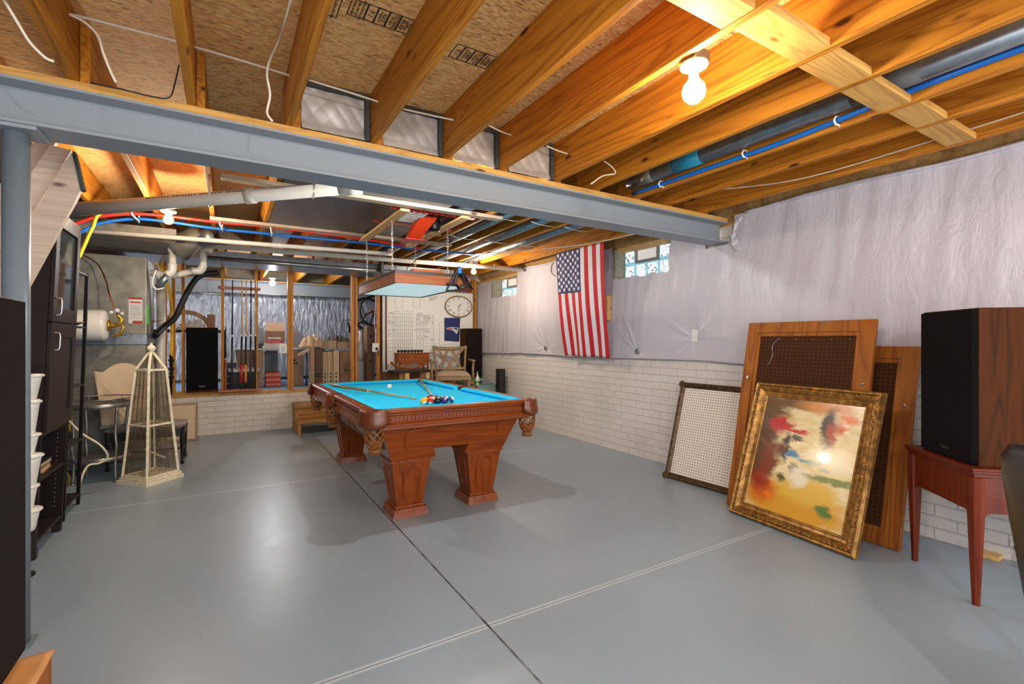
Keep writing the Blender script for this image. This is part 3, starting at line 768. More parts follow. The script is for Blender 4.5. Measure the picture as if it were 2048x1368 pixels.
# ------------------------------------------------------------------ balls and cues on the cloth
BR = .0286
def ballmat(nm, c_): return plain(nm, c_, 0.12, 0, 0.02, coat=0.6)
ballcols = {'yellow': (240, 176, 20), 'blue': (16, 70, 120), 'red': (206, 20, 24), 'purple': (66, 24, 116), 'orange': (232, 110, 40), 'green': (14, 92, 60), 'maroon': (106, 26, 30), 'black': (18, 18, 20)}
BM = {k: ballmat('ball_' + k, c_) for k, c_ in ballcols.items()}
BM['cream'] = ballmat('ball_cream', (240, 232, 208))
def make_ball(col, stripe, loc, rot):
    t = bmesh.new(); bmesh.ops.create_uvsphere(t, u_segments=28, v_segments=20, radius=BR)
    for f_ in t.faces:
        f_.smooth = True; zc_ = f_.calc_center_median().z / BR
        f_.material_index = 1 if (stripe and abs(zc_) > .55) else (1 if (not stripe and zc_ > .93) else 0)
    t.transform(Euler(rot).to_matrix().to_4x4()); t.transform(Matrix.Translation(loc))
    return obj('billiard_ball', t, [BM[col], BM['cream']])
# the rack: a triangle, base row of five towards the camera
base = gz(847, 802.5, BZ + BR); base.z = BZ + BR
end = gz(902, 799.5, BZ + BR); dx_ = (end - base); dx_.z = 0; st = dx_ / 4; st = st.normalized() * max(.0575, min(.062, st.length))
perp = Vector((-st.y, st.x, 0)).normalized()
rackdef = [[('yellow', 1), ('red', 1), ('black', 0), ('purple', 0), ('blue', 1)],
           [('yellow', 0), ('orange', 1), ('green', 1), ('purple', 1)],
           [('maroon', 1), ('orange', 0), ('green', 0)], [('red', 0), ('blue', 0)], [('maroon', 0)]]
rowname = ['front row', 'second row', 'third row', 'fourth row', 'tip']
for r_, row in enumerate(rackdef):
    for i, (cn, stp) in enumerate(row):
        p = base + st * (i + r_ / 2) + perp * (r_ * .0515)
        o = make_ball(cn, stp, p, (random.uniform(.4, 1.3), random.uniform(-.6, .6), random.uniform(0, 6)))
        tag(o, '%s %s ball in the %s of the racked triangle on the blue cloth' % ('striped' if stp else 'solid', cn, rowname[r_]), 'ball', 'balls in the rack')
cb = gz(779, 773, BZ + BR); t = bmesh.new(); bmesh.ops.create_uvsphere(t, u_segments=28, v_segments=20, radius=BR)
for f_ in t.faces: f_.smooth = True
t.transform(Matrix.Translation((cb.x, cb.y, BZ + BR)))
tag(obj('cue_ball', t, BM['cream']), 'white cue ball lying alone on the blue cloth', 'ball')
M['cuewood'] = wood('cue_maple', (170, 128, 80), (214, 178, 126), 2, 0.25, 8, knots=False, bmp=0)
M['cuebutt'] = wood('cue_butt_wood', (110, 70, 36), (150, 104, 60), 2, 0.25, 8, knots=False, bmp=0)
def make_cue(a, b_, label, butt=None, shaft=None, group=None, wrap=None, name='billiard_cue', extra=None):
    """cue with its butt end at a and its tip at b"""
    a, b_ = Vector(a), Vector(b_); d = b_ - a; ln = d.length
    rot = d.to_track_quat('Z', 'Y').to_euler()
    t = thing(name, label, 'cue', tuple(a), group=group, rot=tuple(rot))
    bm = nb(); tube(bm, [(0, 0, 0), (0, 0, .01), (0, 0, ln * .30), (0, 0, ln * .48)], [.013, .0155, .0140, .0115], 12); part('butt', bm, butt or M['cuebutt'], t)
    bm = nb(); tube(bm, [(0, 0, ln * .485), (0, 0, ln * .985)], [.0113, .0068], 12); part('shaft', bm, shaft or M['cuewood'], t)
    bm = nb(); tube(bm, [(0, 0, ln * .985), (0, 0, ln * .995)], .007, 10); part('ferrule', bm, M['porcelain'], t, 'white ferrule')
    bm = nb(); tube(bm, [(0, 0, ln * .475), (0, 0, ln * .492)], .0122, 12); part('joint_ring', bm, M['porcelain'], t, 'white joint ring')
    bm = nb(); tube(bm, [(0, 0, ln * .995), (0, 0, ln)], .0065, 10); part('tip', bm, M['teal'], t, 'blue chalked tip')
    if wrap:
        bm = nb(); tube(bm, [(0, 0, ln * .06), (0, 0, ln * .22)], .0165, 12); part('wrap', bm, wrap, t)
    return t
p1 = gz(672, 775, .93); p2 = gz(832, 797.5, BZ + .008)
make_cue((.985, 5.50, TZ + .020), (p2.x, p2.y, BZ + .009), 'wooden cue resting across the table rail and pointing at the racked balls', wrap=M['cuebutt'])
make_cue((2.125, 5.86, TZ + .016), (1.715, 4.37, BZ + .011), 'wooden cue reaching from the far corner pocket to the racked balls')

# ------------------------------------------------------------------ lamp over the table
LX0, LX1, LY0, LY1, LZ = 1.285, 2.03, 4.16, 5.50, 1.90
lt = thing('table_light', 'brown framed rectangular fluorescent light hanging over the pool table', 'lamp', ((LX0 + LX1) / 2, (LY0 + LY1) / 2, LZ))
lm, nt, b = newmat('lamp_diffuser'); b.inputs['Base Color'].default_value = lin((196, 210, 206)); b.inputs['Roughness'].default_value = .35
v = coords(nt, (3, 1, 1), False); nz = N(nt, 'ShaderNodeTexNoise', Scale=3.0, Detail=3.0); L(nt, v, nz.inputs['Vector'])
L(nt, ramp(nt, nz.outputs[0], [(.3, lin((206, 222, 220))), (.7, lin((240, 248, 246)))]), b.inputs['Base Color'])
b.inputs['Emission Color'].default_value = lin((214, 232, 230)); b.inputs['Emission Strength'].default_value = .17  # weak emission put into the diffuser so that it looks pale and bright
M['lampwood'] = wood('lamp_frame_wood', (96, 50, 26), (138, 78, 44), 0, 0.35, 8, knots=False)
bm = nb(); th = .018; H_ = .085
for a in ((LX0, LX1, LY0, LY0 + th), (LX0, LX1, LY1 - th, LY1), (LX0, LX0 + th, LY0 + th, LY1 - th), (LX1 - th, LX1, LY0 + th, LY1 - th)): box(bm, *a, LZ, LZ + H_, 0, .002)
wpart('frame', bm, M['lampwood'], lt)
bm = nb(); box(bm, LX0 + th, LX1 - th, LY0 + th, LY1 - th, LZ + .006, LZ + .014); wpart('diffuser', bm, lm, lt, 'pale diffuser with a faint added glow')
bm = nb()
box(bm, LX0 + .004, LX1 - .004, LY0 + .004, LY1 - .004, LZ + H_, LZ + H_ + .03)
for a in ((LX0 + th, LX1 - th, LY0 + th, LY0 + th + .012), (LX0 + th, LX1 - th, LY1 - th - .012, LY1 - th), (LX0 + th, LX0 + th + .012, LY0 + th, LY1 - th), (LX1 - th - .012, LX1 - th, LY0 + th, LY1 - th)): box(bm, *a, LZ + .001, LZ + .006)
wpart('housing', bm, M['lens_trim'], lt, 'dark metal housing')
bm = nb(); box(bm, LX0 + .22, LX1 - .22, LY0 + .15, LY1 - .3, LZ + H_ + .03, LZ + H_ + .075, 0, .004); wpart('ballast_board', bm, M['rackwood'], lt)
def chain(p0, p1):
    bm = nb(); p0, p1 = Vector(p0), Vector(p1); n = int((p1 - p0).length / .028)
    for i in range(n):
        c_ = p0.lerp(p1, (i + .5) / n); a = (i % 2) * PI / 2
        pts = [(math.cos(k * PI / 4) * .007, 0, math.sin(k * PI / 4) * .017) for k in range(8)]
        t = bmesh.new(); tube(t, pts, .0021, 5, closed=True)
        merge(bm, t, 0, Matrix.Translation(c_) @ Matrix.Rotation(a, 4, 'Z'))
    return bm
for cx, cy in ((1.34, 5.36), (1.34, 4.42), (1.90, 5.36), (1.90, 4.42)):
    wpart('chain', chain((cx, cy, LZ + H_ + .03), (cx, cy, 2.515)), M['chrome'], lt)
bm = nb(); tube(bm, curve_pts([(1.62, 4.75, LZ + .17), (1.58, 4.70, 2.12), (1.64, 4.6, 2.2), (1.68, 4.45, 2.36), (1.68, 4.4, 2.46)], 6), .004, 6); wpart('power_cord', bm, M['blackrubber'], lt)
# triangle rack hooked on the lamp corner
rt = thing('triangle_rack', 'black plastic ball rack with a star-shaped outline hanging on the lamp corner', 'ball rack', (1.95, 4.10, 1.86))
def star_tri(s, inner):
    P = []
    for i in range(3):
        a = PI / 2 + i * 2 * PI / 3; P.append((s * math.cos(a), s * math.sin(a)))
    return P
bm = nb()
q0 = gy(917, 533, 4.12); q1 = gy(893, 581, 4.12); q2 = gy(945, 579, 4.12)
def loopbar(P, w, d):
    n = len(P)
    for i in range(n):
        a, b_ = Vector(P[i]), Vector(P[(i + 1) % n]); dd = (b_ - a); ln = dd.length
        t = bmesh.new(); box(t, -.0, ln, -d / 2, d / 2, -w / 2, w / 2, 0, .002)
        m4 = Matrix.Translation(a) @ dd.to_track_quat('X', 'Z').to_matrix().to_4x4(); merge(bm, t, 0, m4)
loopbar([q0, q1, q2], .008, .05)
wpart('outer_frame', bm, M['black'], rt)
bm = nb()
def bl(u, w): return q1 + (q2 - q1) * u + (q0 - (q1 + q2) / 2) * w
loopbar([bl(.5, .92), bl(.27, .30), bl(.05, .30), bl(.05, .26), bl(.38, .24), bl(.5, 0.03), bl(.62, .24), bl(.95, .26), bl(.95, .30), bl(.73, .30)], .010, .05)
wpart('inner_frame', bm, M['black'], rt)
bm = nb(); c_ = q0 + Vector((.0, -.03, -.03)); box(bm, c_.x - .016, c_.x + .016, c_.y - .012, c_.y + .002, c_.z - .04, c_.z + .015, 0, .004)
tag(obj('chalk_holder', bm, M['bluepex']), 'small blue and white clip at the top of the black ball rack', 'clip')
# ================================================================== FLAG, FRAMES, SPEAKER AND STAND ON THE WINDOW WALL SIDE
fl_m = [plain('flag_red', (196, 22, 36), .75, 0, .03, 0, 20), plain('flag_white', (226, 220, 224), .75, 0, .03), plain('flag_blue', (38, 42, 92), .75, 0, .03)]
P00 = gx(1112, 506, 3.90); P10 = gx(1208, 482, 3.90); P11 = gx(1222, 716, 4.12); P01 = gx(1132, 711, 4.12)
def flagpt(u, w, off=0.0):
    a = P00.lerp(P10, u); b_ = P01.lerp(P11, u); p = a.lerp(b_, w)
    p = p + Vector((1, 0, 0)) * (-.012 * math.sin(u * 13 + w * 1.5) * (.3 + w) - .02 * w * noise.noise(Vector((u * 4, w * 2, 2))) - off)
    p.x -= .03 * math.sin(w * PI) ; p.z += .006 * math.sin(u * 11) * w
    p.y += .03 * w * w * math.sin(u * 3)
    return p
bm = nb()
nu, nv = 13 * 5, 50
def mi(i, j):
    s = i // 5
    if s < 7 and j < nv * .40: return 2
    return 0 if s % 2 == (0 if True else 1) else 1
# stripes hang vertically: blue canton at the upper near-left corner, thirteen stripes
sheet(bm, nu, nv, lambda u, w: flagpt(u, w), mi)
for r_ in range(11):
    cols = 5 if r_ % 2 == 0 else 4
    # canton: 7 stripes wide (u 0..7/13), 40 % of the length; rows of the hoist run downwards
    pass
cu, cw = 7 / 13, .40
for i in range(11):
    for j in range(9):
        if (i + j) % 2: continue
        # the flag is turned a quarter, so the eleven columns run down and the nine rows run across
        u0, w0 = cu * (j + 1) / 10, cw * (i + 1) / 12
        c_ = flagpt(u0, w0, .004); du = (flagpt(u0 + .01, w0, .004) - c_).normalized(); dw = (flagpt(u0, w0 + .01, .004) - c_).normalized()
        R_ = .034; P = []
        for k in range(10):
            a = k * PI / 5; rr = R_ if k % 2 == 0 else R_ * .40
            P.append(bm.verts.new(c_ + du * (math.sin(a) * rr) - dw * (math.cos(a) * rr)))
        cc = bm.verts.new(c_)
        for k in range(10): bm.faces.new((cc, P[k], P[(k+1) % 10])).material_index = 1
flag = tag(obj('flag', bm, fl_m), 'red, white and blue national flag with stars and stripes hanging vertically from the joist', 'flag')
sol = flag.modifiers.new('thickness', 'SOLIDIFY'); sol.thickness = .0015

# ---- leaning frames: local x along the width, local z up the frame, local -y is the face turned to the room
def lean_frame(name, label, cat, p0, p1, top, H, group=None):
    """bottom corners p0 -> p1 on the floor (seen from the room), leaning back towards top direction"""
    p0, p1 = Vector(p0), Vector(p1); ex = (p1 - p0).normalized(); n = Vector((0, 0, 1)).cross(ex)      # n points to the wall
    d = math.sqrt(max(0, H * H - top * top)); ez = (Vector((0, 0, 1)) * top + n * d).normalized(); ey = ez.cross(ex)
    m3 = Matrix((ex, ey, ez)).transposed()
    t = thing(name, label, cat, tuple(p0), rot=tuple(m3.to_euler()), group=group)
    return t, (p1 - p0).length
def moulding(W, H, prof):
    """mitred frame: prof is [(inset from the outer edge, y)...]"""
    bm = nb(); rings = []
    for ins_, y in prof:
        rings.append([bm.verts.new(p) for p in ((ins_, y, ins_), (W - ins_, y, ins_), (W - ins_, y, H - ins_), (ins_, y, H - ins_))])
    n = len(prof)
    for i in range(n):
        A, B = rings[i], rings[(i + 1) % n]
        for k in range(4): bm.faces.new((A[k], A[(k+1) % 4], B[(k+1) % 4], B[k]))
    return bm
gm_, nt, b = newmat('antique_gold')
v = coords(nt, (1, 1, 1), False); nz = N(nt, 'ShaderNodeTexNoise', Scale=24.0, Detail=5.0); L(nt, v, nz.inputs['Vector'])
L(nt, ramp(nt, nz.outputs[0], [(.35, lin((112, 76, 30))), (.5, lin((146, 102, 44))), (.7, lin((182, 134, 62)))]), b.inputs['Base Color'])
b.inputs['Metallic'].default_value = .55; b.inputs['Roughness'].default_value = .38; bump(nt, b, nz.outputs[0], .35, .003)
M['gold'] = gm_
gd_, nt, b = newmat('dark_antique_gold')
v = coords(nt, (1, 1, 1), False); nz = N(nt, 'ShaderNodeTexNoise', Scale=30.0, Detail=5.0); L(nt, v, nz.inputs['Vector'])
L(nt, ramp(nt, nz.outputs[0], [(.35, lin((56, 38, 18))), (.55, lin((86, 60, 30))), (.75, lin((128, 92, 46)))]), b.inputs['Base Color'])
b.inputs['Metallic'].default_value = .4; b.inputs['Roughness'].default_value = .42; bump(nt, b, nz.outputs[0], .5, .004)
M['darkgold'] = gd_
# 1. abstract painting: free placement of smeared colour fields in the local x-z plane
def blobs(nt, v, items, base):
    col = base
    sp = N(nt, 'ShaderNodeSeparateXYZ'); L(nt, v, sp.inputs[0])
    for (cx, cz, sx, sz, c_, soft) in items:
        a = N(nt, 'ShaderNodeMath', operation='SUBTRACT'); L(nt, sp.outputs[0], a.inputs[0]); a.inputs[1].default_value = cx
        a2 = N(nt, 'ShaderNodeMath', operation='DIVIDE'); L(nt, a.outputs[0], a2.inputs[0]); a2.inputs[1].default_value = sx
        e = N(nt, 'ShaderNodeMath', operation='SUBTRACT'); L(nt, sp.outputs[2], e.inputs[0]); e.inputs[1].default_value = cz
        e2 = N(nt, 'ShaderNodeMath', operation='DIVIDE'); L(nt, e.outputs[0], e2.inputs[0]); e2.inputs[1].default_value = sz
        cb_ = N(nt, 'ShaderNodeCombineXYZ'); L(nt, a2.outputs[0], cb_.inputs[0]); L(nt, e2.outputs[0], cb_.inputs[1])
        ln = N(nt, 'ShaderNodeVectorMath', operation='LENGTH'); L(nt, cb_.outputs[0], ln.inputs[0])
        mr = N(nt, 'ShaderNodeMapRange'); mr.inputs['From Min'].default_value = 1 - soft; mr.inputs['From Max'].default_value = 1 + soft * .5; mr.inputs['To Min'].default_value = 1; mr.inputs['To Max'].default_value = 0
        L(nt, ln.outputs['Value'], mr.inputs[0]); col = mixc(mr.outputs[0], col, lin(c_))
    return col
pm, nt, b = newmat('abstract_painting')
tc = N(nt, 'ShaderNodeTexCoord')
w1 = N(nt, 'ShaderNodeMapping'); w1.inputs['Scale'].default_value = (7, 7, 16); L(nt, tc.outputs['Object'], w1.inputs['Vector'])
n1 = N(nt, 'ShaderNodeTexNoise', Scale=1.0, Detail=6.0, Roughness=.65); L(nt, w1.outputs[0], n1.inputs['Vector'])
vm_ = N(nt, 'ShaderNodeVectorMath', operation='SUBTRACT'); L(nt, n1.outputs['Color'], vm_.inputs[0]); vm_.inputs[1].default_value = (.5, .5, .5)
va = N(nt, 'ShaderNodeVectorMath', operation='MULTIPLY_ADD'); L(nt, vm_.outputs[0], va.inputs[0]); va.inputs[1].default_value = (.20, 0, .09); L(nt, tc.outputs['Object'], va.inputs[2])
base = ramp(nt, n1.outputs[0], [(.3, lin((196, 168, 104))), (.5, lin((222, 200, 146))), (.7, lin((236, 220, 178)))])
# canvas runs x .13 - .85, z .13 - 1.00 in the frame's own axes (read from the photograph)
items = []
for (u, w, su, sw, c_, so) in [
    (.02, .62, .20, .55, (88, 56, 26), .35), (.16, .40, .12, .22, (120, 52, 22), .5), (.50, .10, .60, .17, (206, 150, 44), .3), (.62, .24, .36, .12, (214, 172, 62), .35), (.16, .16, .16, .12, (196, 88, 20), .5), (.10, .24, .12, .10, (140, 46, 16), .6), (.24, .12, .06, .05, (226, 120, 24), .6),
    (.34, .97, .42, .06, (110, 76, 34), .4), (.70, .96, .34, .06, (200, 128, 44), .5), (.12, .90, .16, .10, (104, 74, 40), .5),
    (.72, .80, .085, .17, (66, 42, 26), .4), (.76, .74, .05, .10, (166, 62, 26), .5), (.90, .88, .10, .05, (214, 110, 36), .5), (.84, .80, .05, .05, (196, 84, 30), .6), (.73, .60, .018, .09, (110, 60, 44), .5),
    (.22, .76, .13, .075, (176, 22, 16), .4), (.40, .725, .14, .022, (186, 24, 20), .3), (.33, .64, .05, .06, (34, 28, 28), .5), (.42, .66, .055, .035, (64, 56, 52), .5), (.34, .52, .05, .09, (52, 38, 30), .5), (.27, .55, .07, .08, (104, 44, 22), .6), (.44, .39, .03, .05, (62, 46, 34), .6),
    (.42, .515, .055, .032, (30, 116, 152), .4), (.58, .485, .13, .020, (84, 138, 140), .5), (.74, .45, .05, .018, (122, 156, 150), .6), (.50, .34, .10, .09, (228, 216, 184), .5), (.82, .37, .26, .028, (112, 122, 54), .4), (.82, .12, .075, .055, (86, 116, 54), .4), (.34, .30, .05, .04, (92, 70, 34), .6), (.78, .55, .24, .10, (238, 226, 190), .6)]:
    items.append((.115 + .71 * u, .115 + .855 * w, .71 * su, .855 * sw, c_, so))
L(nt, blobs(nt, va.outputs[0], items, base), b.inputs['Base Color'])
b.inputs['Roughness'].default_value = .25; b.inputs['Coat Weight'].default_value = .8; b.inputs['Coat Roughness'].default_value = .04
bump(nt, b, n1.outputs[0], .15, .003)
PH = 1.085
t, PW = lean_frame('framed_painting', 'abstract painting in red, ochre and cream in a wide gold frame leaning on the boards', 'painting', fl0 := (3.505, 2.400, 0), (3.415, 1.462, 0), 1.03, PH)
def carved_frame(W, H, wd):
    prof = [(0, .0), (0, -.030), (.012, -.048), (.022, -.046), (.030, -.034), (.050, -.040), (.062, -.030), (wd * .62, -.018), (wd * .80, -.012), (wd * .84, -.020), (wd * .92, -.018), (wd, -.006), (wd, 0)]
    return moulding(W, H, prof)
bm = carved_frame(PW, PH, .115)
# beaded inner row and leaf carving on the outer band
def around(W, H, ins_, step):
    P = []
    for (a, b_) in (((ins_, ins_), (W - ins_, ins_)), ((W - ins_, ins_), (W - ins_, H - ins_)), ((W - ins_, H - ins_), (ins_, H - ins_)), ((ins_, H - ins_), (ins_, ins_))):
        n = int(math.hypot(b_[0] - a[0], b_[1] - a[1]) / step); ang = math.atan2(b_[1] - a[1], b_[0] - a[0])
        for i in range(n): P.append((a[0] + (b_[0] - a[0]) * (i + .5) / n, a[1] + (b_[1] - a[1]) * (i + .5) / n, ang, i / n))
    return P
for x, z, a, f_ in around(PW, PH, .098, .020):
    ball(bm, (x, -.019, z), .0062, seg=6, rings=4)
for x, z, a, f_ in around(PW, PH, .040, .034):
    k = 1 if int(f_ * 97) % 2 else -1
    tt = bmesh.new(); bmesh.ops.create_uvsphere(tt, u_segments=8, v_segments=5, radius=.013)
    for q_ in tt.faces: q_.smooth = True
    merge(bm, tt, 0, Matrix.Translation((x, -.040, z)) @ Matrix.Rotation(-a + k * .6, 4, 'Y') @ Matrix.Diagonal((1.5, .45, .55, 1)))
part('frame', bm, M['gold'], t)
bm = nb(); box(bm, .11, PW - .11, -.012, -.004, .11, PH - .11); part('canvas', bm, pm, t, 'glossy abstract canvas')
bm = nb(); box(bm, .05, PW - .05, -.003, .0, .05, PH - .05); part('backing', bm, M['oldwood'], t)
# 2. white pegboard in a dark carved frame
def pegmat(name, c_, hole, px=.026):
    m, nt, b = newmat(name); tc = N(nt, 'ShaderNodeTexCoord'); s = N(nt, 'ShaderNodeSeparateXYZ'); L(nt, tc.outputs['Object'], s.inputs[0])
    outs = []
    for ax in (0, 2):
        p = N(nt, 'ShaderNodeMath', operation='PINGPONG'); p.inputs[1].default_value = px / 2; L(nt, s.outputs[ax], p.inputs[0]); outs.append(p.outputs[0])
    cx = N(nt, 'ShaderNodeCombineXYZ'); L(nt, outs[0], cx.inputs[0]); L(nt, outs[1], cx.inputs[1])
    ln = N(nt, 'ShaderNodeVectorMath', operation='LENGTH'); L(nt, cx.outputs[0], ln.inputs[0])
    L(nt, ramp(nt, ln.outputs['Value'], [(.0036, lin(hole)), (.0048, lin(c_))]), b.inputs['Base Color']); b.inputs['Roughness'].default_value = .8; b.inputs['Specular IOR Level'].default_value = .15
    return m
M['pegwhite'] = pegmat('white_pegboard', (226, 214, 200), (48, 38, 32))
M['pegbrown'] = pegmat('brown_pegboard', (68, 38, 16), (14, 8, 4), .030)
H2 = .985
t, W2_ = lean_frame('pegboard_panel', 'white pegboard in a dark gilt frame with shell corners leaning on the brick', 'framed pegboard', (3.835, 3.365, 0), (3.875, 2.62, 0), .945, H2)
bm = moulding(W2_, H2, [(0, 0), (0, -.02), (.012, -.034), (.024, -.028), (.034, -.032), (.050, -.016), (.056, -.010), (.056, 0)])
for x, z, a, f_ in around(W2_, H2, .022, .030):
    tt = bmesh.new(); bmesh.ops.create_uvsphere(tt, u_segments=7, v_segments=4, radius=.010)
    merge(bm, tt, 0, Matrix.Translation((x, -.030, z)) @ Matrix.Rotation(-a + .5, 4, 'Y') @ Matrix.Diagonal((1.5, .5, .6, 1)))
part('frame', bm, M['darkgold'], t)
for cx, cz in ((.022, .022), (W2_ - .022, .022), (.022, H2 - .022), (W2_ - .022, H2 - .022)):
    bm = nb()
    for k in range(9):
        a = k * 2 * PI / 9; ball(bm, (cx + .024 * math.cos(a), -.034, cz + .024 * math.sin(a)), .013, seg=8, rings=5, s=(1, .7, 1))
    ball(bm, (cx, -.038, cz), .018, seg=10, rings=6); part('corner_ornament', bm, M['darkgold'], t)
bm = nb(); box(bm, .054, W2_ - .054, -.008, -.002, .054, H2 - .054); part('pegboard', bm, M['pegwhite'], t, 'white perforated board')
# 3 and 4. two frames seen from the back with brown pegboard
def back_frame(name, label, p0, p1, top, H, wire=True):
    t, W = lean_frame(name, label, 'framed pegboard', p0, p1, top, H)
    bm = moulding(W, H, [(0, .02), (0, -.010), (.004, -.016), (.088, -.016), (.088, -.004), (.118, -.004), (.118, .004), (.10, .02)])
    part('frame', bm, M['oldwood'], t)
    bm = nb(); box(bm, .112, W - .112, .0, .006, .112, H - .112); part('pegboard', bm, M['pegbrown'], t, 'dark brown perforated board')
    for x in (.05, W - .05):
        bm = nb(); tube(bm, [(x + .008 * math.cos(k * PI / 5), -.020, H * .70 + .008 * math.sin(k * PI / 5)) for k in range(10)], .0025, 6, closed=True); box(bm, x - .006, x + .006, -.021, -.016, H * .70 - .018, H * .70 - .004)
        part('hanger', bm, M['chrome'], t, 'small metal hanger')
    for k in range(6):
        bm = nb(); ball(bm, (.16 + (W - .32) * k / 5, -.004, H - .145), .0050, seg=6, rings=4); part('nail', bm, M['steel'], t)
    if wire:
        bm = nb(); tube(bm, curve_pts([(.20, -.006, H - .38), (.24, -.010, H - .29), (.23, -.008, H - .2), (.28, -.006, H - .13)], 5), .0022, 5); part('wire', bm, M['steel'], t)
    return t
back_frame('pegboard_panel', 'largest pale wooden frame with dark pegboard, rising behind the gold painting', (3.64, 2.53, 0), (3.66, 1.575, 0), 1.535, 1.57)
back_frame('pegboard_panel', 'narrow visible wooden frame with dark pegboard between the painting and the speaker stand', (3.83, 2.50, 0), (3.785, 1.375, 0), 1.34, 1.37, False)

# ---- reddish stand with the near speaker
ang = math.radians(-43)
st_ = thing('side_table', 'worn reddish mahogany table with tapered legs under the near speaker', 'table', (3.318, .893, 0), ang)
Wd, Dp, Ht = .635, .587, .72     # local x away from the corner along the short side, local y along the long one
bm = nb()
box(bm, -.006, Wd + .006, -.006, Dp + .006, Ht - .014, Ht, 0, .004); box(bm, .0, Wd, .0, Dp, Ht - .030, Ht - .014, 0, .003); box(bm, .010, Wd - .01, .010, Dp - .01, Ht - .050, Ht - .030, 0, .003)
part('top', bm, M['mahog'], st_)
for nm_, a in (('front', 0), ('back', 1), ('side_a', 2), ('side_b', 3)):
    bm = nb(); z0, z1 = Ht - .235, Ht - .050; ln = Dp if a < 2 else Wd
    poly = [(.045, z1), (.045, z0 - .03), (.06, z0 - .022), (.075, z0 - .006), (.09, z0), (ln - .09, z0), (ln - .075, z0 - .006), (ln - .06, z0 - .022), (ln - .045, z0 - .03), (ln - .045, z1)]
    if a < 2: prism(bm, poly, 0, (.018 if a == 0 else Wd - .036), (.036 if a == 0 else Wd - .018))
    else: prism(bm, poly, 1, (.018 if a == 2 else Dp - .036), (.036 if a == 2 else Dp - .018))
    part('apron', bm, M['mahog'], st_)
for x in (.034, Wd - .034):
    for y in (.034, Dp - .034):
        bm = nb()
        lathe(bm, [(0, 0), (.016, 0), (.017, .01), (.036, Ht - .24), (.036, Ht - .05), (0, Ht - .05)], 8, x, y, smooth=False)
        part('leg', bm, M['mahog'], st_)
def speaker(label, loc, rotz, w, d, h, side=None, badge=True, group='tower speakers', fabric=None):
    """local -x is the cloth front; w along y, d along x"""
    t = thing('loudspeaker', label, 'speaker', loc, rotz, group)
    bm = nb(); box(bm, .022, d, 0, w, 0, h, 0, .003); part('cabinet', bm, side or M['walnut'], t)
    bm = nb(); frustum(bm, 0, .022, 0, 0, 0, 0, .022, 0, 0, 0) if False else None
    P = [(0.0, .018), (.0, w - .018), (.02, w - .002), (.02, .002)]
    prism(bm, P, 2, .008, h - .008); part('grille', bm, fabric or M['grille'], t, 'dark cloth grille')
    if badge:
        bm = nb(); tt = text_bm('Technics', .020, .0006)
        place(bm, tt, (-.002, w * .5, .055), (PI / 2, 0, -PI / 2)); part('badge', bm, M['steel'], t, 'small silver name badge')
    return t
speaker('black loudspeaker with a walnut side standing on the reddish table', (3.375, .905, .7202), ang, .46, .36, .835)
# a rounded moulding is missing from the cloth edge, a white cable loop shows at its foot
# ---- office chair at the edge of the picture
oc = thing('office_chair', 'black leatherette office chair with a brown mesh edge and pale stitching', 'chair', (2.335, .195, 0), math.radians(35))
def pad(w, h, th, nx=14, nz=14, bulge=.03, taper=0.0):
    bm = nb()
    for s in (1, -1):
        def fn(u, v_):
            x = (u - .5) * 2; z = (v_ - .5) * 2; k = max(abs(x), abs(z)); e = max(0, 1 - k ** 4)
            wl = w / 2 * (1 - taper * (1 - v_)); r = math.sqrt(x * x + z * z) + 1e-6; sq = 1 - .12 * (abs(x * z)) ** 2
            return Vector((x * wl * sq, s * (th / 2 * math.sqrt(max(0, 1 - k ** 3)) + bulge * e * .3), h * v_ + (0 if abs(x) < .01 else -.10 * h * 0) - .04 * h * x * x * (1 if v_ > .5 else 0)))
        sheet(bm, nx, nz, fn)
    bmesh.ops.remove_doubles(bm, verts=bm.verts[:], dist=.0008); return bm
bm = pad(.56, .60, .11, taper=.25); bm.transform(Matrix.Translation((0, .20, .44)) @ Matrix.Rotation(math.radians(-6), 4, 'X')); bkr = part('backrest', bm, M['leatherette'], oc)
bm = pad(.57, .13, .13); bm.transform(Matrix.Translation((0, .145, .955)) @ Matrix.Rotation(math.radians(-6), 4, 'X')); obj('top_trim', bm, M['mesh'], bkr, world=False)['label'] = 'brown mesh trim'
for s_ in (-1, 1):
    bm = nb(); tube(bm, curve_pts([(-.26, .145 + s_ * .060, .965), (-.12, .145 + s_ * .069, .968), (.12, .145 + s_ * .069, .968), (.26, .145 + s_ * .060, .965)], 5), .0025, 5); obj('stitching', bm, M['thread'], bkr, world=False)
bm = pad(.54, .52, .11); bm.transform(Matrix.Translation((0, .20, .44)) @ Matrix.Rotation(math.radians(90), 4, 'X')); part('seat', bm, M['leatherette'], oc)
for s in (-1, 1):
    bm = nb(); pts = curve_pts([(s * .30, -.16, .62), (s * .31, -.05, .655), (s * .31, .12, .655), (s * .29, .21, .62)], 5); tube(bm, pts, [.026] * len(pts), 10); bm2 = part('armrest', bm, M['mesh'], oc, 'brown mesh armrest')
    bm = nb(); pts = curve_pts([(s * .31, .0, .64), (s * .34, .0, .5), (s * .24, .0, .40)], 6); tube(bm, pts, .018, 8); obj('arm_bracket', bm, M['black'], bm2, world=False)
bm = nb(); lathe(bm, [(0, .10), (.03, .10), (.03, .38), (.07, .40), (0, .40)], 14); part('gas_column', bm, M['black'], oc)
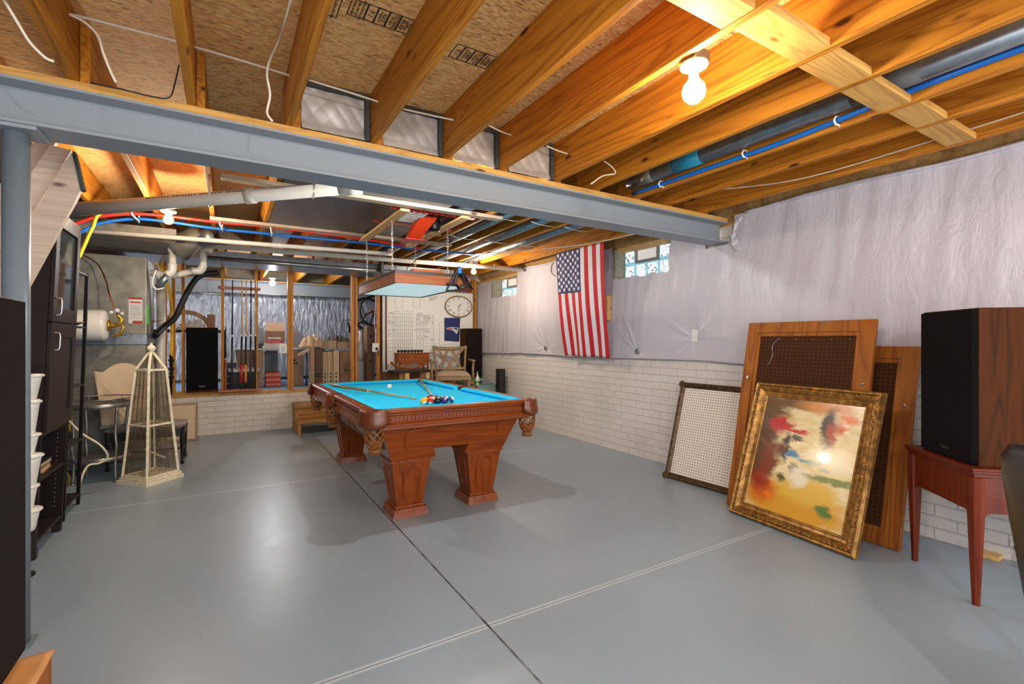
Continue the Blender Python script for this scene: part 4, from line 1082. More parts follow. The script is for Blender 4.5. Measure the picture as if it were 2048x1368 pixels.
for k in range(5):
    a = k * 2 * PI / 5; bm = nb(); tube(bm, [(0, 0, .11), (.16 * math.cos(a), .16 * math.sin(a), .10), (.29 * math.cos(a), .29 * math.sin(a), .075)], [.028, .022, .016], 8); l_ = part('leg', bm, M['black'], oc)
    bm = nb(); tt = bmesh.new(); lathe(tt, [(0, -.02), (.026, -.02), (.028, 0), (.026, .02), (0, .02)], 14); place(bm, tt, (.29 * math.cos(a), .29 * math.sin(a), .028), (PI / 2, 0, a)); obj('caster', bm, M['black'], l_, world=False)
# floor outlet plate by the brick foot
p = gz(1922, 1103, .0)
bm = nb(); box(bm, 4.13, 4.226, .995, 1.10, .0, .028, 0, .003); box(bm, 4.124, 4.131, 1.02, 1.035, .006, .018)
tag(obj('wood_scrap', bm, M['pine_y']), 'small scrap of pale wood on the floor against the brick under the reddish table', 'wood scrap')
def V3_(p): return Vector((p.x, p.y, 0.009))
# ================================================================== LEFT SIDE
# near speaker on a low stand
t = thing('speaker_stand', 'low wooden stand with brown paper on top under the brown-fronted speaker', 'stand', (-.62, 1.30, 0))
bm = nb(); box(bm, -.24, .262, -.28, .254, .0, .625, 0, .004); part('cabinet', bm, M['oldwood'], t)
bm = nb()
def pap(u, w):
    x = -.20 + u * .466; y = -.27 + w * .53
    return Vector((x, y, .6275 + .006 + .006 * noise.noise(Vector((x * 14, y * 14, 1)))))
sheet(bm, 30, 34, pap)
paper = part('paper_cover', bm, M['kraft'], t, 'crumpled brown paper'); md = paper.modifiers.new('th', 'SOLIDIFY'); md.thickness = .002
sp = speaker('large loudspeaker with brown cloth on the low paper-topped stand, behind the steel column', (-.408, 1.585, .642), PI, .46, .36, .838, M['espresso'], False, 'tower speakers', M['grille_brown'])

# tall dark cabinet, tipped slightly towards the room
cabt = thing('display_cabinet', 'tall dark brown cabinet with a glass upper door, solid lower door and open shelves', 'cabinet', (-1.03, 4.70, 0), rot=(0, math.radians(2.2), 0))
# local: front plane x = 0, cabinet goes to x = -.42, y from -1.0 to 0
D_, LN, HC = .42, .58, 2.232
E = M['espresso']
bm = nb(); box(bm, -D_, 0, -.02, 0, .06, HC); 
for x in (-.05, -D_): box(bm, x, x + .05, -.05, 0, 0, .06)
holes = nb()
part('side_panel', bm, E, cabt)
bm = nb(); box(bm, -D_, 0, -LN, -LN + .02, .06, HC)
for x in (-.05, -D_): box(bm, x, x + .05, -LN, -LN + .05, 0, .06)
part('side_panel', bm, E, cabt)
for k in range(20): 
    z = .18 + k * .033; tube(holes, [(-.045, -.0205, z), (-.045, -.0225, z)], .0030, 6)
part('shelf_pin_holes', holes, M['cardboard_light'], cabt, 'row of pale shelf pin holes').update_tag()
for z, n_ in ((.115, 'bottom_shelf'), (.50, 'shelf'), (.79, 'shelf'), (HC, 'top_panel')):
    bm = nb(); box(bm, -D_ + .002, -.004, -LN + .02, -.02, z - .02, z); part(n_, bm, E, cabt)
bm = nb(); box(bm, -D_, -D_ + .008, -LN + .02, -.02, .06, HC - .02); part('back_panel', bm, E, cabt)
def door(z0, z1, glass):
    y0, y1 = -LN + .004, -.004; fw = .075
    bm = nb()
    for a in ((y0, y0 + fw, z0, z1), (y1 - fw, y1, z0, z1), (y0 + fw, y1 - fw, z0, z0 + fw + .02), (y0 + fw, y1 - fw, z1 - fw - .02, z1)): box(bm, .001, .024, *a, 0, .002)
    if not glass: box(bm, .004, .014, y0 + fw, y1 - fw, z0 + fw + .02, z1 - fw - .02)
    d = part('door', bm, E, cabt, None)
    if glass:
        bm = nb(); box(bm, .006, .010, y0 + fw, y1 - fw, z0 + fw + .02, z1 - fw - .02)
        g_, nt, b = newmat('cabinet_glass'); b.inputs['Base Color'].default_value = lin((60, 66, 70)); b.inputs['Roughness'].default_value = .02; b.inputs['Alpha'].default_value = .45; b.inputs['Specular IOR Level'].default_value = 1.0
        obj('glass_pane', bm, g_, d, world=False)['label'] = 'reflective glass pane'
    zz = z0 + .10 if glass else z1 - .12
    bm = nb(); tube(bm, curve_pts([(.024, y0 + .035, zz - .055), (.052, y0 + .035, zz - .050), (.056, y0 + .035, zz), (.052, y0 + .035, zz + .050), (.024, y0 + .035, zz + .055)], 5), .0055, 8); obj('handle', bm, M['chrome'], d, world=False)['label'] = 'curved chrome handle'
    return d
door(.80, 1.500, False); door(1.506, 2.226, True)
bk = [('book', 'dark green book lying on the open shelf of the dark cabinet', (38, 52, 56), .030, 0), ('book', 'tan book at the bottom of the pair on the open cabinet shelf', (176, 126, 84), .036, 1)]
zb0 = .5005
for nm_, lb, c_, h, k in reversed(bk):
    o = thing(nm_, lb, 'book', (-1.19 + .021, 4.44, zb0), .06 * k)
    bm = nb(); box(bm, -.10, .12, -.12, .12, .0, .003); box(bm, -.10, .12, -.12, .12, h - .003, h); box(bm, -.104, -.10, -.12, .12, 0, h); part('cover', bm, plain('cover_%d' % k, c_, .5), o)
    bm = nb(); box(bm, -.0995, .114, -.116, .116, .0032, h - .0032); part('pages', bm, M['cardboard_light'], o); zb0 += h + .0006
# stack of white bowls between the column and the cabinet
zc_ = 0.262; bx, by = -1.015, 3.870
bm = nb(); lathe(bm, [(0, 0), (.05, 0), (.05, .012), (.014, .02), (.014, .245), (.05, .252), (.05, .2615), (0, .2615)], 16, bx, by); tag(obj('plant_stand', bm, M['blackmetal']), 'small black stand under the stack of white pots', 'stand')
for k, (r, h, lb) in enumerate([(.072, .13, 'lowest'), (.060, .14, 'second from the bottom'), (.078, .18, 'third from the bottom'), (.066, .12, 'fourth from the bottom'), (.070, .20, 'tall one below the top'), (.080, .15, 'topmost')]):
    t = thing('stacked_pot', 'white rimmed pot in the tall stack beside the steel column, ' + lb, 'pot', (bx, by, zc_), group='white pots stacked by the column')
    bm = nb(); lathe(bm, [(0, 0), (r * .62, 0), (r * .70, .01), (r * .92, h * .75), (r, h * .93), (r * .96, h * .93), (r * .86, h * .72), (r * .6, .02), (0, .02)], 24); part('bowl', bm, M['porcelain'], t)
    bm = nb(); tube(bm, [(r * 1.02 * math.cos(a * PI / 12), r * 1.02 * math.sin(a * PI / 12), h * .94) for a in range(24)], .009, 7, closed=True); lathe(bm, [(0, h * .95), (r * .98, h * .95), (r * .98, h), (0, h)], 24); part('rim', bm, M['porcelain'], t)
    zc_ += h + .0005

# open metal shelf unit
et = thing('shelf_unit', 'narrow black metal shelf unit between the dark cabinet and the bar table', 'shelf', (-1.05, 5.36, 0), rot=(0, math.radians(1.7), 0))
BM_ = M['blackmetal']; eh = 1.95
for x in (-.02, -.40):
    for y in (-.02, -.46):
        bm = nb(); box(bm, x - .012, x + .012, y - .012, y + .012, 0, eh, 0, .002); part('post', bm, BM_, et)
for z in (.10, .56, 1.02, 1.50, eh - .01):
    bm = nb(); box(bm, -.412, -.008, -.472, -.008, z - .014, z, 0, .002); part('shelf', bm, M['espresso'] if z < eh - .1 else BM_, et)
# things on it
t = thing('dark_dish', 'dark oval dish on the upper shelf of the black metal unit', 'dish', (-1.10, 5.21, 1.508))
bm = nb(); lathe(bm, [(0, 0), (.05, 0), (.09, .02), (.10, .03), (.085, .028), (.045, .01), (0, .01)], 20, sy=.8); part('dish', bm, M['pewter'], t)
t = thing('pressure_regulator', 'boxy off-white device with steel valves on the lowest shelf of the black metal unit', 'device', (-1.18, 5.08, .1065))
bm = nb(); box(bm, -.05, .06, .02, .13, .24, .40, 0, .01); part('housing', bm, M['linen'], t)
bm = nb(); box(bm, -.10, .0, -.10, .0, .0, .22, 0, .004); part('base_plate', bm, M['cardboard_light'], t)
bm = nb()
for z in (.20, .26, .32, .38): lathe(bm, [(0, z - .012), (.030, z - .012), (.030, z + .012), (0, z + .012)], 12, .01, -.02)
tube(bm, [(.01, -.02, .10), (.01, -.02, .42)], .016, 10); tube(bm, [(.01, -.02, .26), (.09, .03, .26)], .012, 8); part('valve', bm, M['steel'], t)
bm = nb(); tube(bm, curve_pts([(.02, .02, .12), (.08, .06, .10), (.10, .02, .20), (.04, -.01, .28)], 6), .008, 7); part('pipe', bm, M['brass'], t)
# looping hose
h0 = [gy(134, 838, 5.45), gy(165, 868, 5.5), gy(200, 890, 5.55), gy(215, 912, 5.6), gy(200, 926, 5.6), gy(172, 936, 5.55), V3_(gy(150, 950, 5.5))]
bm = nb(); tube(bm, curve_pts(h0, 8), .009, 8); tag(obj('hose', bm, M['ivory']), 'thin cream hose looping beside the black metal shelf unit', 'hose')
t = thing('work_torch', 'yellow and black torch hanging behind the dark cabinet', 'torch', tuple(gx(139, 858, -1.30)))
q_ = gx(139, 858, -1.30)
bm = nb(); tube(bm, [(0, 0, -.02), (0, 0, .09)], .026, 12); part('handle', bm, M['yellow'], t)
bm = nb(); tube(bm, [(0, 0, -.09), (0, 0, -.02)], [.018, .030], 12); part('head', bm, M['blackrubber'], t)

# two-tier round metal bar table
bt = thing('bar_table', 'round two-tier brushed metal bar table with wavy legs', 'table', (-1.07, 6.20, 0))
def tier(z, r, hh):
    bm = nb(); lathe(bm, [(0, z - .012), (r - .006, z - .012), (r, z - .010), (r, z + hh), (r - .008, z + hh), (r - .008, z), (0, z)], 36); return bm
part('tabletop', tier(.735, .262, .035), M['pewter'], bt)
part('lower_shelf', tier(.215, .235, .032), M['pewter'], bt)
bm = nb(); tube(bm, [(.268 * math.cos(a * PI / 18), .268 * math.sin(a * PI / 18), .812) for a in range(36)], .006, 7, closed=True)
for k in range(6): a = k * PI / 3; tube(bm, [(.264 * math.cos(a), .264 * math.sin(a), .77), (.268 * math.cos(a), .268 * math.sin(a), .812)], .004, 6)
part('rail', bm, M['pewter'], bt)
for k in range(4):
    a = k * PI / 2 - .9; c_, s = math.cos(a), math.sin(a); bm = nb()
    pts = curve_pts([(r * c_, r * s, z) for r, z in ((.25, .73), (.235, .60), (.225, .48), (.24, .36), (.225, .25), (.225, .12), (.232, .02))], 5); tube(bm, pts, .013, 8); lathe(bm, [(0, 0), (.02, 0), (.018, .018), (0, .02)], 10, .232 * c_, .232 * s); part('leg', bm, M['pewter'], bt)

# obelisk-shaped wire bird cage
ob = thing('bird_cage', 'tall obelisk-shaped wooden bird cage in worn ivory paint with rusty wires', 'bird cage', (-.635, 5.91, 0), math.radians(43))
hb, hs, zs, zap = .178, .086, 1.10, 1.265          # half widths at base and shoulder
IV = M['ivory']
def hw(z): return lerp(hb - .02, hs, (z - .06) / (zs - .06))
bm = nb(); frustum(bm, -hb - .014, hb + .014, -hb - .014, hb + .014, 0, -hb - .010, hb + .010, -hb - .010, hb + .010, .035); box(bm, -hb, hb, -hb, hb, .035, .058, 0, .004); part('base', bm, IV, ob)
def bar(bm, a, b_, w=.011):
    a, b_ = Vector(a), Vector(b_); dd = b_ - a; t_ = bmesh.new(); box(t_, 0, dd.length, -w, w, -w, w, 0, .002)
    merge(bm, t_, 0, Matrix.Translation(a) @ dd.to_track_quat('X', 'Z').to_matrix().to_4x4())
for sx in (-1, 1):
    for sy in (-1, 1):
        bm = nb(); bar(bm, (sx * hw(.058), sy * hw(.058), .058), (sx * hs, sy * hs, zs)); bar(bm, (sx * hs, sy * hs, zs), (sx * .012, sy * .012, zap)); part('corner_post', bm, IV, ob)
for z, w in ((.07, .010), (.56, .009), (zs - .005, .010)):
    bm = nb(); k = hw(z)
    for a, b_ in (((-k, -k, z), (k, -k, z)), ((k, -k, z), (k, k, z)), ((k, k, z), (-k, k, z)), ((-k, k, z), (-k, -k, z))): bar(bm, a, b_, w)
    part('rail', bm, IV, ob)
bm = nb()
for sd in range(4):
    R4 = Matrix.Rotation(sd * PI / 2, 4, 'Z')
    nW = 15
    for i in range(1, nW):
        f_ = -1 + 2 * i / nW; zA, zB = .075, zs - .01
        a = R4 @ Vector((f_ * hw(zA), -hw(zA), zA)); b_ = R4 @ Vector((f_ * hw(zB), -hw(zB), zB)); tube(bm, [a, b_], .0021, 4, cap=False)
    for z in [.14 + .115 * k for k in range(8)] :
        k = hw(z); a = R4 @ Vector((-k, -k, z)); b_ = R4 @ Vector((k, -k, z)); tube(bm, [a, b_], .0022, 4, cap=False)
    for i in range(1, 6):
        f_ = -1 + 2 * i / 6; a = R4 @ Vector((f_ * hs, -hs, zs)); b_ = R4 @ Vector((f_ * .012, -.012, zap)); tube(bm, [a, b_], .0012, 4, cap=False)
part('wires', bm, M['rust'], ob, 'rusty vertical wires')
bm = nb(); lathe(bm, [(0, zap - .01), (.022, zap - .008), (.016, zap + .005), (.030, zap + .018), (.038, zap + .038), (.034, zap + .060), (.018, zap + .074), (.010, zap + .080), (.012, zap + .088), (.006, zap + .095), (0, zap + .096)], 18); part('finial', bm, IV, ob, 'round ivory ball finial')
bm = nb(); bar(bm, (-.02, .0, .07), (-.02, .0, .60), .008); bar(bm, (.0, .10, .30), (.10, -.06, .20), .007); part('perch', bm, IV, ob)

# bench chair with a loose shield-shaped back
ch = thing('side_chair', 'black framed chair with a floral seat standing behind the bird cage', 'chair', (-.76, 6.73, 0))
bm = nb(); P = []
frustum(bm, -.30, .33, -.22, .20, .40, -.34, .37, -.25, .23, .435)
sheet(bm, 12, 10, lambda u, w: Vector((-.34 + .71 * u, -.25 + .48 * w, .435 + .045 * (1 - (2 * u - 1) ** 4) * (1 - (2 * w - 1) ** 4)))); part('seat', bm, M['floral'], ch)
bm = nb()
for a in ((-.33, .36, -.235, -.21), (-.33, .36, .19, .215), (-.33, -.305, -.21, .19), (.335, .36, -.21, .19)): box(bm, *a, .315, .40)
part('apron', bm, M['black'], ch)
for x in (-.31, .34):
    for y in (-.215, .195):
        bm = nb(); lathe(bm, [(0, 0), (.016, 0), (.022, .03), (.013, .05), (.026, .33), (.026, .40), (0, .40)], 8, x, y, smooth=False); part('leg', bm, M['black'], ch)
bm = nb(); tube(bm, [(-.31, 0, .14), (.34, 0, .14)], .010, 6); tube(bm, [(-.31, -.215, .14), (-.31, .195, .14)], .010, 6); tube(bm, [(.34, -.215, .14), (.34, .195, .14)], .010, 6); part('stretcher', bm, M['black'], ch)
sh = thing('chair_back', 'loose cream linen chair back with a curved top leaning behind the bar table', 'chair back', (-.945, 6.575, .487), rot=(math.radians(-8), 0, math.radians(10)))
prof = []
for i in range(41):
    u = -1 + i / 20; x = .242 * u
    if abs(u) < .62: z = .655 - .075 * (abs(u) / .62) ** 2.2 + 0
    else: z = .58 - .030 * math.sin((abs(u) - .62) / .38 * PI) + .004 * (abs(u) - .62) / .38
    prof.append((x, z))
prof = [(-.180, .0), (.180, .0), (.205, .28)] + [p for p in reversed(prof)] + [(-.205, .28)]
bm = nb(); prism(bm, prof, 1, -.03, .03); bmesh.ops.bevel(bm, geom=[e for e in bm.edges if len(e.link_faces) == 2 and any(len(f.verts) > 8 for f in e.link_faces)], offset=.012, segments=2, affect='EDGES')
part('shield', bm, M['linen'], sh)
bm = nb(); box(bm, -.19, .19, -.020, .020, -.035, .0); part('foot_rail', bm, M['black'], sh)
# canvas in a thin frame leaning on the low wall
t, W_ = lean_frame('framed_canvas', 'pale canvas in a thin wooden frame leaning on the low white wall', 'picture', (-.78, 8.0, 0), (-.345, 7.985, 0), .50, .515)
bm = moulding(W_, .515, [(0, .012), (0, -.012), (.022, -.012), (.022, 0), (.0221, .012)]); part('frame', bm, M['taupe'], t)
bm = nb(); box(bm, .02, W_ - .02, -.004, .004, .02, .495); part('canvas', bm, M['linen'], t)
bm = nb(); lathe(bm, [(0, 0), (.022, 0), (.022, .52), (.027, .52), (.027, .56), (0, .57)], 14, -.70, 8.02); tag(obj('drain_pipe', bm, M['pvc']), 'short upright white pipe standing in front of the low white wall behind the chair', 'pipe')

# ------------------------------------------------------------------ plenum, tank
pl = thing('furnace_plenum', 'large dull galvanised furnace plenum with a red and white label', 'duct', (-1.33, 7.35, 0))
GD = M['galvdull']
bm = nb(); box(bm, -1.78, -.800, 7.0, 7.7, 1.46, 2.36, 0, .004)
for v_ in ((-1.78, 1.46, -.8, 2.36), (-1.78, 2.36, -.8, 1.46)): pass
wpart('upper_box', bm, GD, pl)
bm = nb(); box(bm, -1.78, -.790, 6.99, 7.7, 1.34, 1.459); wpart('collar', bm, M['galv'], pl, 'darker folded metal collar')
bm = nb(); box(bm, -1.78, -.805, 7.01, 7.7, .0, 1.339, 0, .004); wpart('lower_box', bm, GD, pl)
bm = nb(); box(bm, -.803, -.797, 6.995, 7.004, 1.47, 2.35); wpart('edge_strip', bm, M['white'], pl, 'bright cut edge of the sheet metal')
la, lb_ = gy(257, 594, 6.992), gy(284.5, 647, 6.992)
bm = nb(); box(bm, la.x, lb_.x, 6.994, 6.9995, lb_.z, la.z); lab = wpart('label', bm, M['white'], pl, 'white service label with red bands')
bm = nb(); w_ = lb_.x - la.x; h_ = la.z - lb_.z
box(bm, la.x, lb_.x, 6.992, 6.994, la.z - .08 * h_, la.z); box(bm, la.x + .3 * w_, lb_.x, 6.992, 6.994, lb_.z, lb_.z + .1 * h_); box(bm, la.x + .1 * w_, lb_.x - .1 * w_, 6.992, 6.994, la.z - .22 * h_, la.z - .17 * h_)
obj('red_print', bm, M['red'], lab)
bm = nb()
for k in range(9): box(bm, la.x + .1 * w_, lb_.x - .1 * w_, 6.992, 6.994, la.z - (.32 + .062 * k) * h_, la.z - (.31 + .062 * k) * h_)
obj('printed_lines', bm, M['ink'], lab)
tk = thing('expansion_tank', 'white horizontal expansion tank with a brass valve in front of the plenum', 'tank', (-1.3, 6.60, 1.42))
ta, tb_ = gy(150, 650, 6.6), gy(216, 650, 6.6); cz = ta.z; R_ = .165
bm = nb(); prof = [(0, 0), (R_ * .8, .0), (R_ * .97, .012), (R_, .03), (R_, .48), (R_ * .97, .50), (R_ * .8, .515), (0, .52)]
tt = bmesh.new(); lathe(tt, prof, 32); place(bm, tt, (tb_.x - .52, 6.6, cz), (0, PI / 2, 0)); wpart('shell', bm, M['porcelain'], tk)
bm = nb(); vx = tb_.x
tt = bmesh.new(); lathe(tt, [(0, 0), (.06, 0), (.06, .02), (.03, .03), (.03, .06), (0, .06)], 16); place(bm, tt, (vx, 6.6, cz), (0, PI / 2, 0))
tube(bm, curve_pts([(vx + .05, 6.6, cz), (vx + .10, 6.6, cz + .02), (vx + .11, 6.6, cz + .07), (vx + .08, 6.59, cz + .12)], 5), .020, 9)
tube(bm, curve_pts([(vx + .10, 6.6, cz + .05), (vx + .13, 6.58, cz - .02), (vx + .10, 6.58, cz - .09), (vx + .04, 6.58, cz - .12)], 5), .014, 8); tube(bm, [(vx + .10, 6.58, cz - .10), (vx + .20, 6.56, cz - .11)], .006, 6)
wpart('valve', bm, M['brass'], tk, 'shiny brass valve')
bm = nb(); c0 = Vector((vx + .08, 6.59, cz + .12)); 
tube(bm, curve_pts([c0, gy(219, 590, 6.6), gy(212, 562, 6.7), gy(195, 528, 6.8), gy(165, 510, 6.9), gy(150, 507, 6.95)], 6), .0065, 7); wpart('copper_tube', bm, M['copper'], tk, 'thin curved copper tube')
bm = nb(); ball(bm, (vx + .03, 6.58, cz + .14), .02); ball(bm, (vx + .08, 6.57, cz + .16), .024); ball(bm, (vx + .12, 6.58, cz + .13), .018); wpart('tag_bundle', bm, M['white'], tk)
bm = nb(); tube(bm, [(-1.45, 6.6, 0), (-1.45, 6.6, cz - R_ * .98)], .02, 8); box(bm, -1.60, -1.30, 6.50, 6.70, 0, .02); wpart('support_post', bm, M['blackmetal'], tk)
bm = nb(); lathe(bm, [(0, 0), (.05, 0), (.05, 2.2), (0, 2.2)], 20, -.735, 7.80); tag(obj('vent_pipe', bm, M['pvc']), 'upright white vent pipe between the plenum and the stud wall', 'pipe')
g1, g2 = gy(297, 610, 6.99), gy(303, 648, 6.99)
bm = nb(); box(bm, -.799, -.775, 7.02, 7.08, g2.z, g1.z); tag(obj('green_tag', bm, M['greentag']), 'bright green tag on the side of the plenum', 'tag')

# ------------------------------------------------------------------ underside of the stairs
sg = thing('staircase', 'underside of cream-painted wooden stairs behind the steel column', 'stairs', (-1.2, 3.7, 1.6))
def plank(top, end, low, y, th):
    """sloping board: two points on its upper edge, the end cut, two points on its lower edge; it runs down to the wall or the floor"""
    W2 = lambda q: (gy(*q, y).x, gy(*q, y).z)
    def down(a, b_):
        (x1, z1), (x2, z2) = W2(a), W2(b_); k = (z2 - z1) / (x2 - x1); x = -1.78; z = z1 + k * (x - x1)
        return (x, z) if z >= 0 else (x1 - z1 / k, 0.0)
    a, d = down(*top), down(*low); P = [a, W2(top[1])] + [W2(q) for q in end] + [W2(low[1]), d]
    if d[1] == 0.0 and a[1] > 0: P.append((-1.78, 0.0))
    bm = nb(); prism(bm, P, 1, y, y + th); return bm
wpart('stringer', plank([(62, 434), (143, 305)], [(163, 376)], [(62, 562), (150, 402)], 3.42, .04), M['stairwood'], sg)
wpart('tread_board', plank([(62, 345), (100, 290)], [], [(62, 432), (143, 300)], 3.50, .04), M['stairwood'], sg)
wpart('tread_board', plank([(62, 292), (80, 270)], [], [(62, 352), (112, 284)], 3.58, .04), M['stairwood'], sg)
bm = nb(); P = [gy(u, v_, 3.40) for u, v_ in ((143, 300), (150, 303), (168, 378), (160, 379))]; prism(bm, [(p.x, p.z) for p in P], 1, 3.41, 3.46); wpart('bracket', bm, M['darkgreen'], sg, 'dark green metal bracket')
bm = nb(); box(bm, -1.78, -1.15, 3.46, 3.52, .62, .66) if False else None

# ------------------------------------------------------------------ wooden step in front of the low wall
ws = thing('step_stool', 'two-step pine stair box in front of the low white wall', 'step', (1.35, 7.93, 0))
SW = M['stepwood']; x0, x1 = .905, 1.75
bm = nb(); box(bm, x0 - .01, x1, 7.86, 8.29, .365, .405, 0, .003); wpart('tread', bm, SW, ws)
bm = nb(); box(bm, x0 - .015, x1, 7.56, 7.90, .165, .205, 0, .003); wpart('tread', bm, SW, ws)
bm = nb(); box(bm, x0 + .04, x1, 7.90, 7.93, .206, .364); wpart('riser', bm, SW, ws)
for x in (x0, x1 - .045):
    bm = nb(); box(bm, x, x + .04, 7.90, 8.28, 0, .364); box(bm, x, x + .04, 7.58, 7.66, 0, .164); box(bm, x, x + .04, 7.66, 7.90, .10, .164); wpart('side_panel', bm, SW, ws)
# ================================================================== PIPES, DUCTS, CABLES, BULBS
bulb_w = emit('warm_bulb_glow', (1.0, 0.85, 0.66, 1), BULB_W)
bulb_f = emit('warm_bulb_glow_front', (1.0, 0.86, 0.64, 1), BULB_F)
bulb_added = emit('added_bulb_glow', (0.97, 0.985, 1.0, 1), 620.0)  # glow of the two bulbs added out of sight
bulb_c = emit('white_bulb_glow', (0.92, 0.95, 1.0, 1), BULB_C)
def bulb_fixture(label, loc, zc, mat, r=.036, drop=0.0):
    """porcelain lamp holder screwed to a box, bare globe under it; loc is the globe centre"""
    t = thing('ceiling_bulb', label, 'lamp', (loc[0], loc[1], zc), group='bare bulbs')
    d = zc - loc[2] 
    bm = nb(); lathe(bm, [(0, 0), (.058, 0), (.058, -.008), (.050, -.014), (.030, -.020), (.020, -.035), (.020, -(d - r * 1.15)), (0, -(d - r * 1.15))], 24); part('holder', bm, M['porcelain'], t)
    bm = nb(); lathe(bm, [(0, -d - r), (r * .5, -d - r * .87), (r * .87, -d - r * .5), (r, -d), (r * .87, -d + r * .5), (r * .55, -d + r * .9), (r * .42, -d + r * 1.15), (0, -d + r * 1.15)], 20); part('bulb', bm, mat, t, 'glowing glass bulb')
    bm = nb(); box(bm, -.045, .045, -.045, .045, 0, .05); part('junction_box', bm, M['steel'], t)
    return t
bulb_fixture('largest glowing bare bulb, in a white holder in front of the steel beam', (1.715, 1.350, 2.445), 2.560, bulb_f, .049)
bulb_fixture('glowing bare bulb under the wide white drain pipe', (-.414, 4.94, 2.400), 2.476, bulb_w)
bulb_fixture('glowing bare bulb in the far corner beside the window', (3.12, 6.30, 2.395), 2.50, bulb_w)
bulb_fixture('brightest white bulb in the storage room behind the cue rack', (.735, 9.8, 2.445), 2.54, bulb_c, .05)
bulb_fixture('added unseen bulb high behind the steel beam, brightening the pool table and back half', (1.46, 3.36, 2.492), 2.560, bulb_added, .030)  # added out of sight to brighten the table, brick and rear floor
bulb_fixture('added unseen fill bulb over the open end of the room, behind the viewer', (.6, -1.0, 2.46), 2.560, bulb_added)  # added out of sight as fill light from behind the camera

def pipe(name, label, cat, pts, r, mat, seg=14, group=None, smooth=0):
    bm = nb(); tube(bm, curve_pts(pts, smooth) if smooth else pts, r, seg); return tag(obj(name, bm, mat), label, cat, group)
def coupling(bm, a, b_, r): tube(bm, [a, b_], r, 14)
V3 = Vector
# wide drain pipe sloping up to the beam
dp = thing('drain_pipe', 'wide white drain pipe sloping across under the joists behind the beam', 'pipe', (-.2, 3.9, 2.3))
a, b_ = V3((-1.0, 4.54, 2.302)), V3((.80, 3.61, 2.508))
bm = nb(); tube(bm, [a, b_], .048, 22); wpart('pipe', bm, M['pvc'], dp)
bm = nb()
for f_ in (.64,): c_ = a.lerp(b_, f_); d_ = (b_ - a).normalized(); tube(bm, [c_ - d_ * .03, c_ + d_ * .03], .057, 22)
wpart('coupling', bm, M['pvc'], dp)
c_ = b_; bm = nb(); tube(bm, [c_ - d_ * .10, c_ + d_ * .06], .054, 22); wpart('coupling', bm, M['pvc'], dp)
for f_ in (.50, .86):
    c_ = a.lerp(b_, f_); bm = nb(); pts = [(c_.x, c_.y - .006, 2.574), (c_.x, c_.y - .05, c_.z + .03), (c_.x, c_.y - .048, c_.z), (c_.x, c_.y - .03, c_.z - .040), (c_.x, c_.y + .01, c_.z - .050), (c_.x, c_.y + .05, c_.z - .02), (c_.x, c_.y + .05, c_.z + .02)]
    tube(bm, pts, .008, 7); wpart('hanger', bm, M['pvc'], dp, 'white plastic hook hanger')
bm = nb(); ex, up_ = d_, V3((0, 0, 1)); nr = d_.cross(up_).normalized()
nr2 = -nr if nr.y > 0 else nr
for k in range(34):
    if k % 9 == 8: continue
    c_ = a.lerp(b_, .30 + .010 * k) + (nr2 * .86 + up_.cross(V3((0,0,0))) + V3((0, 0, .48))).normalized() * .0484
    t_ = bmesh.new(); box(t_, -.006, .006, -.0004, .0004, -.004, .004); merge(bm, t_, 0, Matrix.Translation(c_) @ (d_.to_track_quat('X', 'Z').to_matrix().to_4x4()))
wpart('printed_text', bm, M['ink'], dp, 'small dark print along the pipe')
# two long condensate pipes under the joists
pipe('water_pipe', 'upper of the two long white pipes running across under the joists', 'pipe', [(-1.45, 6.0, 2.425), (1.72, 6.0, 2.485), (1.80, 6.03, 2.487), (1.82, 6.10, 2.52), (1.82, 6.10, 2.574)], .024, M['pvc'])
pp = thing('vent_pipe', 'lower long white pipe with elbows, running from the plenum to the window wall', 'pipe', (1.8, 6.5, 2.4))
def H(u, v_, y): return gy(u, v_, y)
e1 = H(345, 490, 6.5)
bm = nb(); tube(bm, [(e1.x + .04, 6.5, 2.473), (4.10, 6.55, 2.535)], .034, 18); wpart('run', bm, M['pvc'], pp)
bm = nb(); tube(bm, curve_pts([(e1.x + .10, 6.5, 2.474), (e1.x + .03, 6.5, 2.468), (e1.x, 6.5, 2.43), (e1.x, 6.5, 2.37)], 6), .042, 18); wpart('elbow', bm, M['pvc'], pp)
z1 = H(344, 538, 6.5).z; z2 = H(320, 575, 6.5)
bm = nb(); tube(bm, [(e1.x, 6.5, 2.38), (e1.x, 6.5, z1)], .034, 18); wpart('drop', bm, M['pvc'], pp)
bm = nb(); tube(bm, curve_pts([(e1.x, 6.5, z1 + .06), (e1.x - .005, 6.5, z1 - .02), (e1.x - .05, 6.5, z1 - .07)], 6), .042, 18); wpart('elbow', bm, M['pvc'], pp)
bm = nb(); tube(bm, [(e1.x - .03, 6.5, z1 - .05), (z2.x - .02, 6.52, z2.z - .0)], .036, 18); wpart('branch', bm, M['galv'], pp, 'grey metal branch')
bm = nb(); tube(bm, curve_pts([H(312, 540, 6.46), H(305, 565, 6.46), H(312, 578, 6.46), H(328, 576, 6.46)], 6), .009, 7); wpart('strap', bm, M['white'], pp, 'perforated white strap')
for x in (1.0, 2.6, 3.6):
    bm = nb(); tube(bm, [(x, 6.54, 2.574), (x, 6.545, 2.50)], .007, 6); wpart('hanger', bm, M['white'], pp)
p2 = thing('vent_pipe', 'short white pipe with two elbows below the sheet metal, beside the yellow gas line', 'pipe', (-.2, 7.0, 2.2))
A_ = H(405, 500, 6.9); B_ = H(405, 532, 6.9); C_ = H(388, 541, 6.9); D_2 = H(300, 545, 6.9)
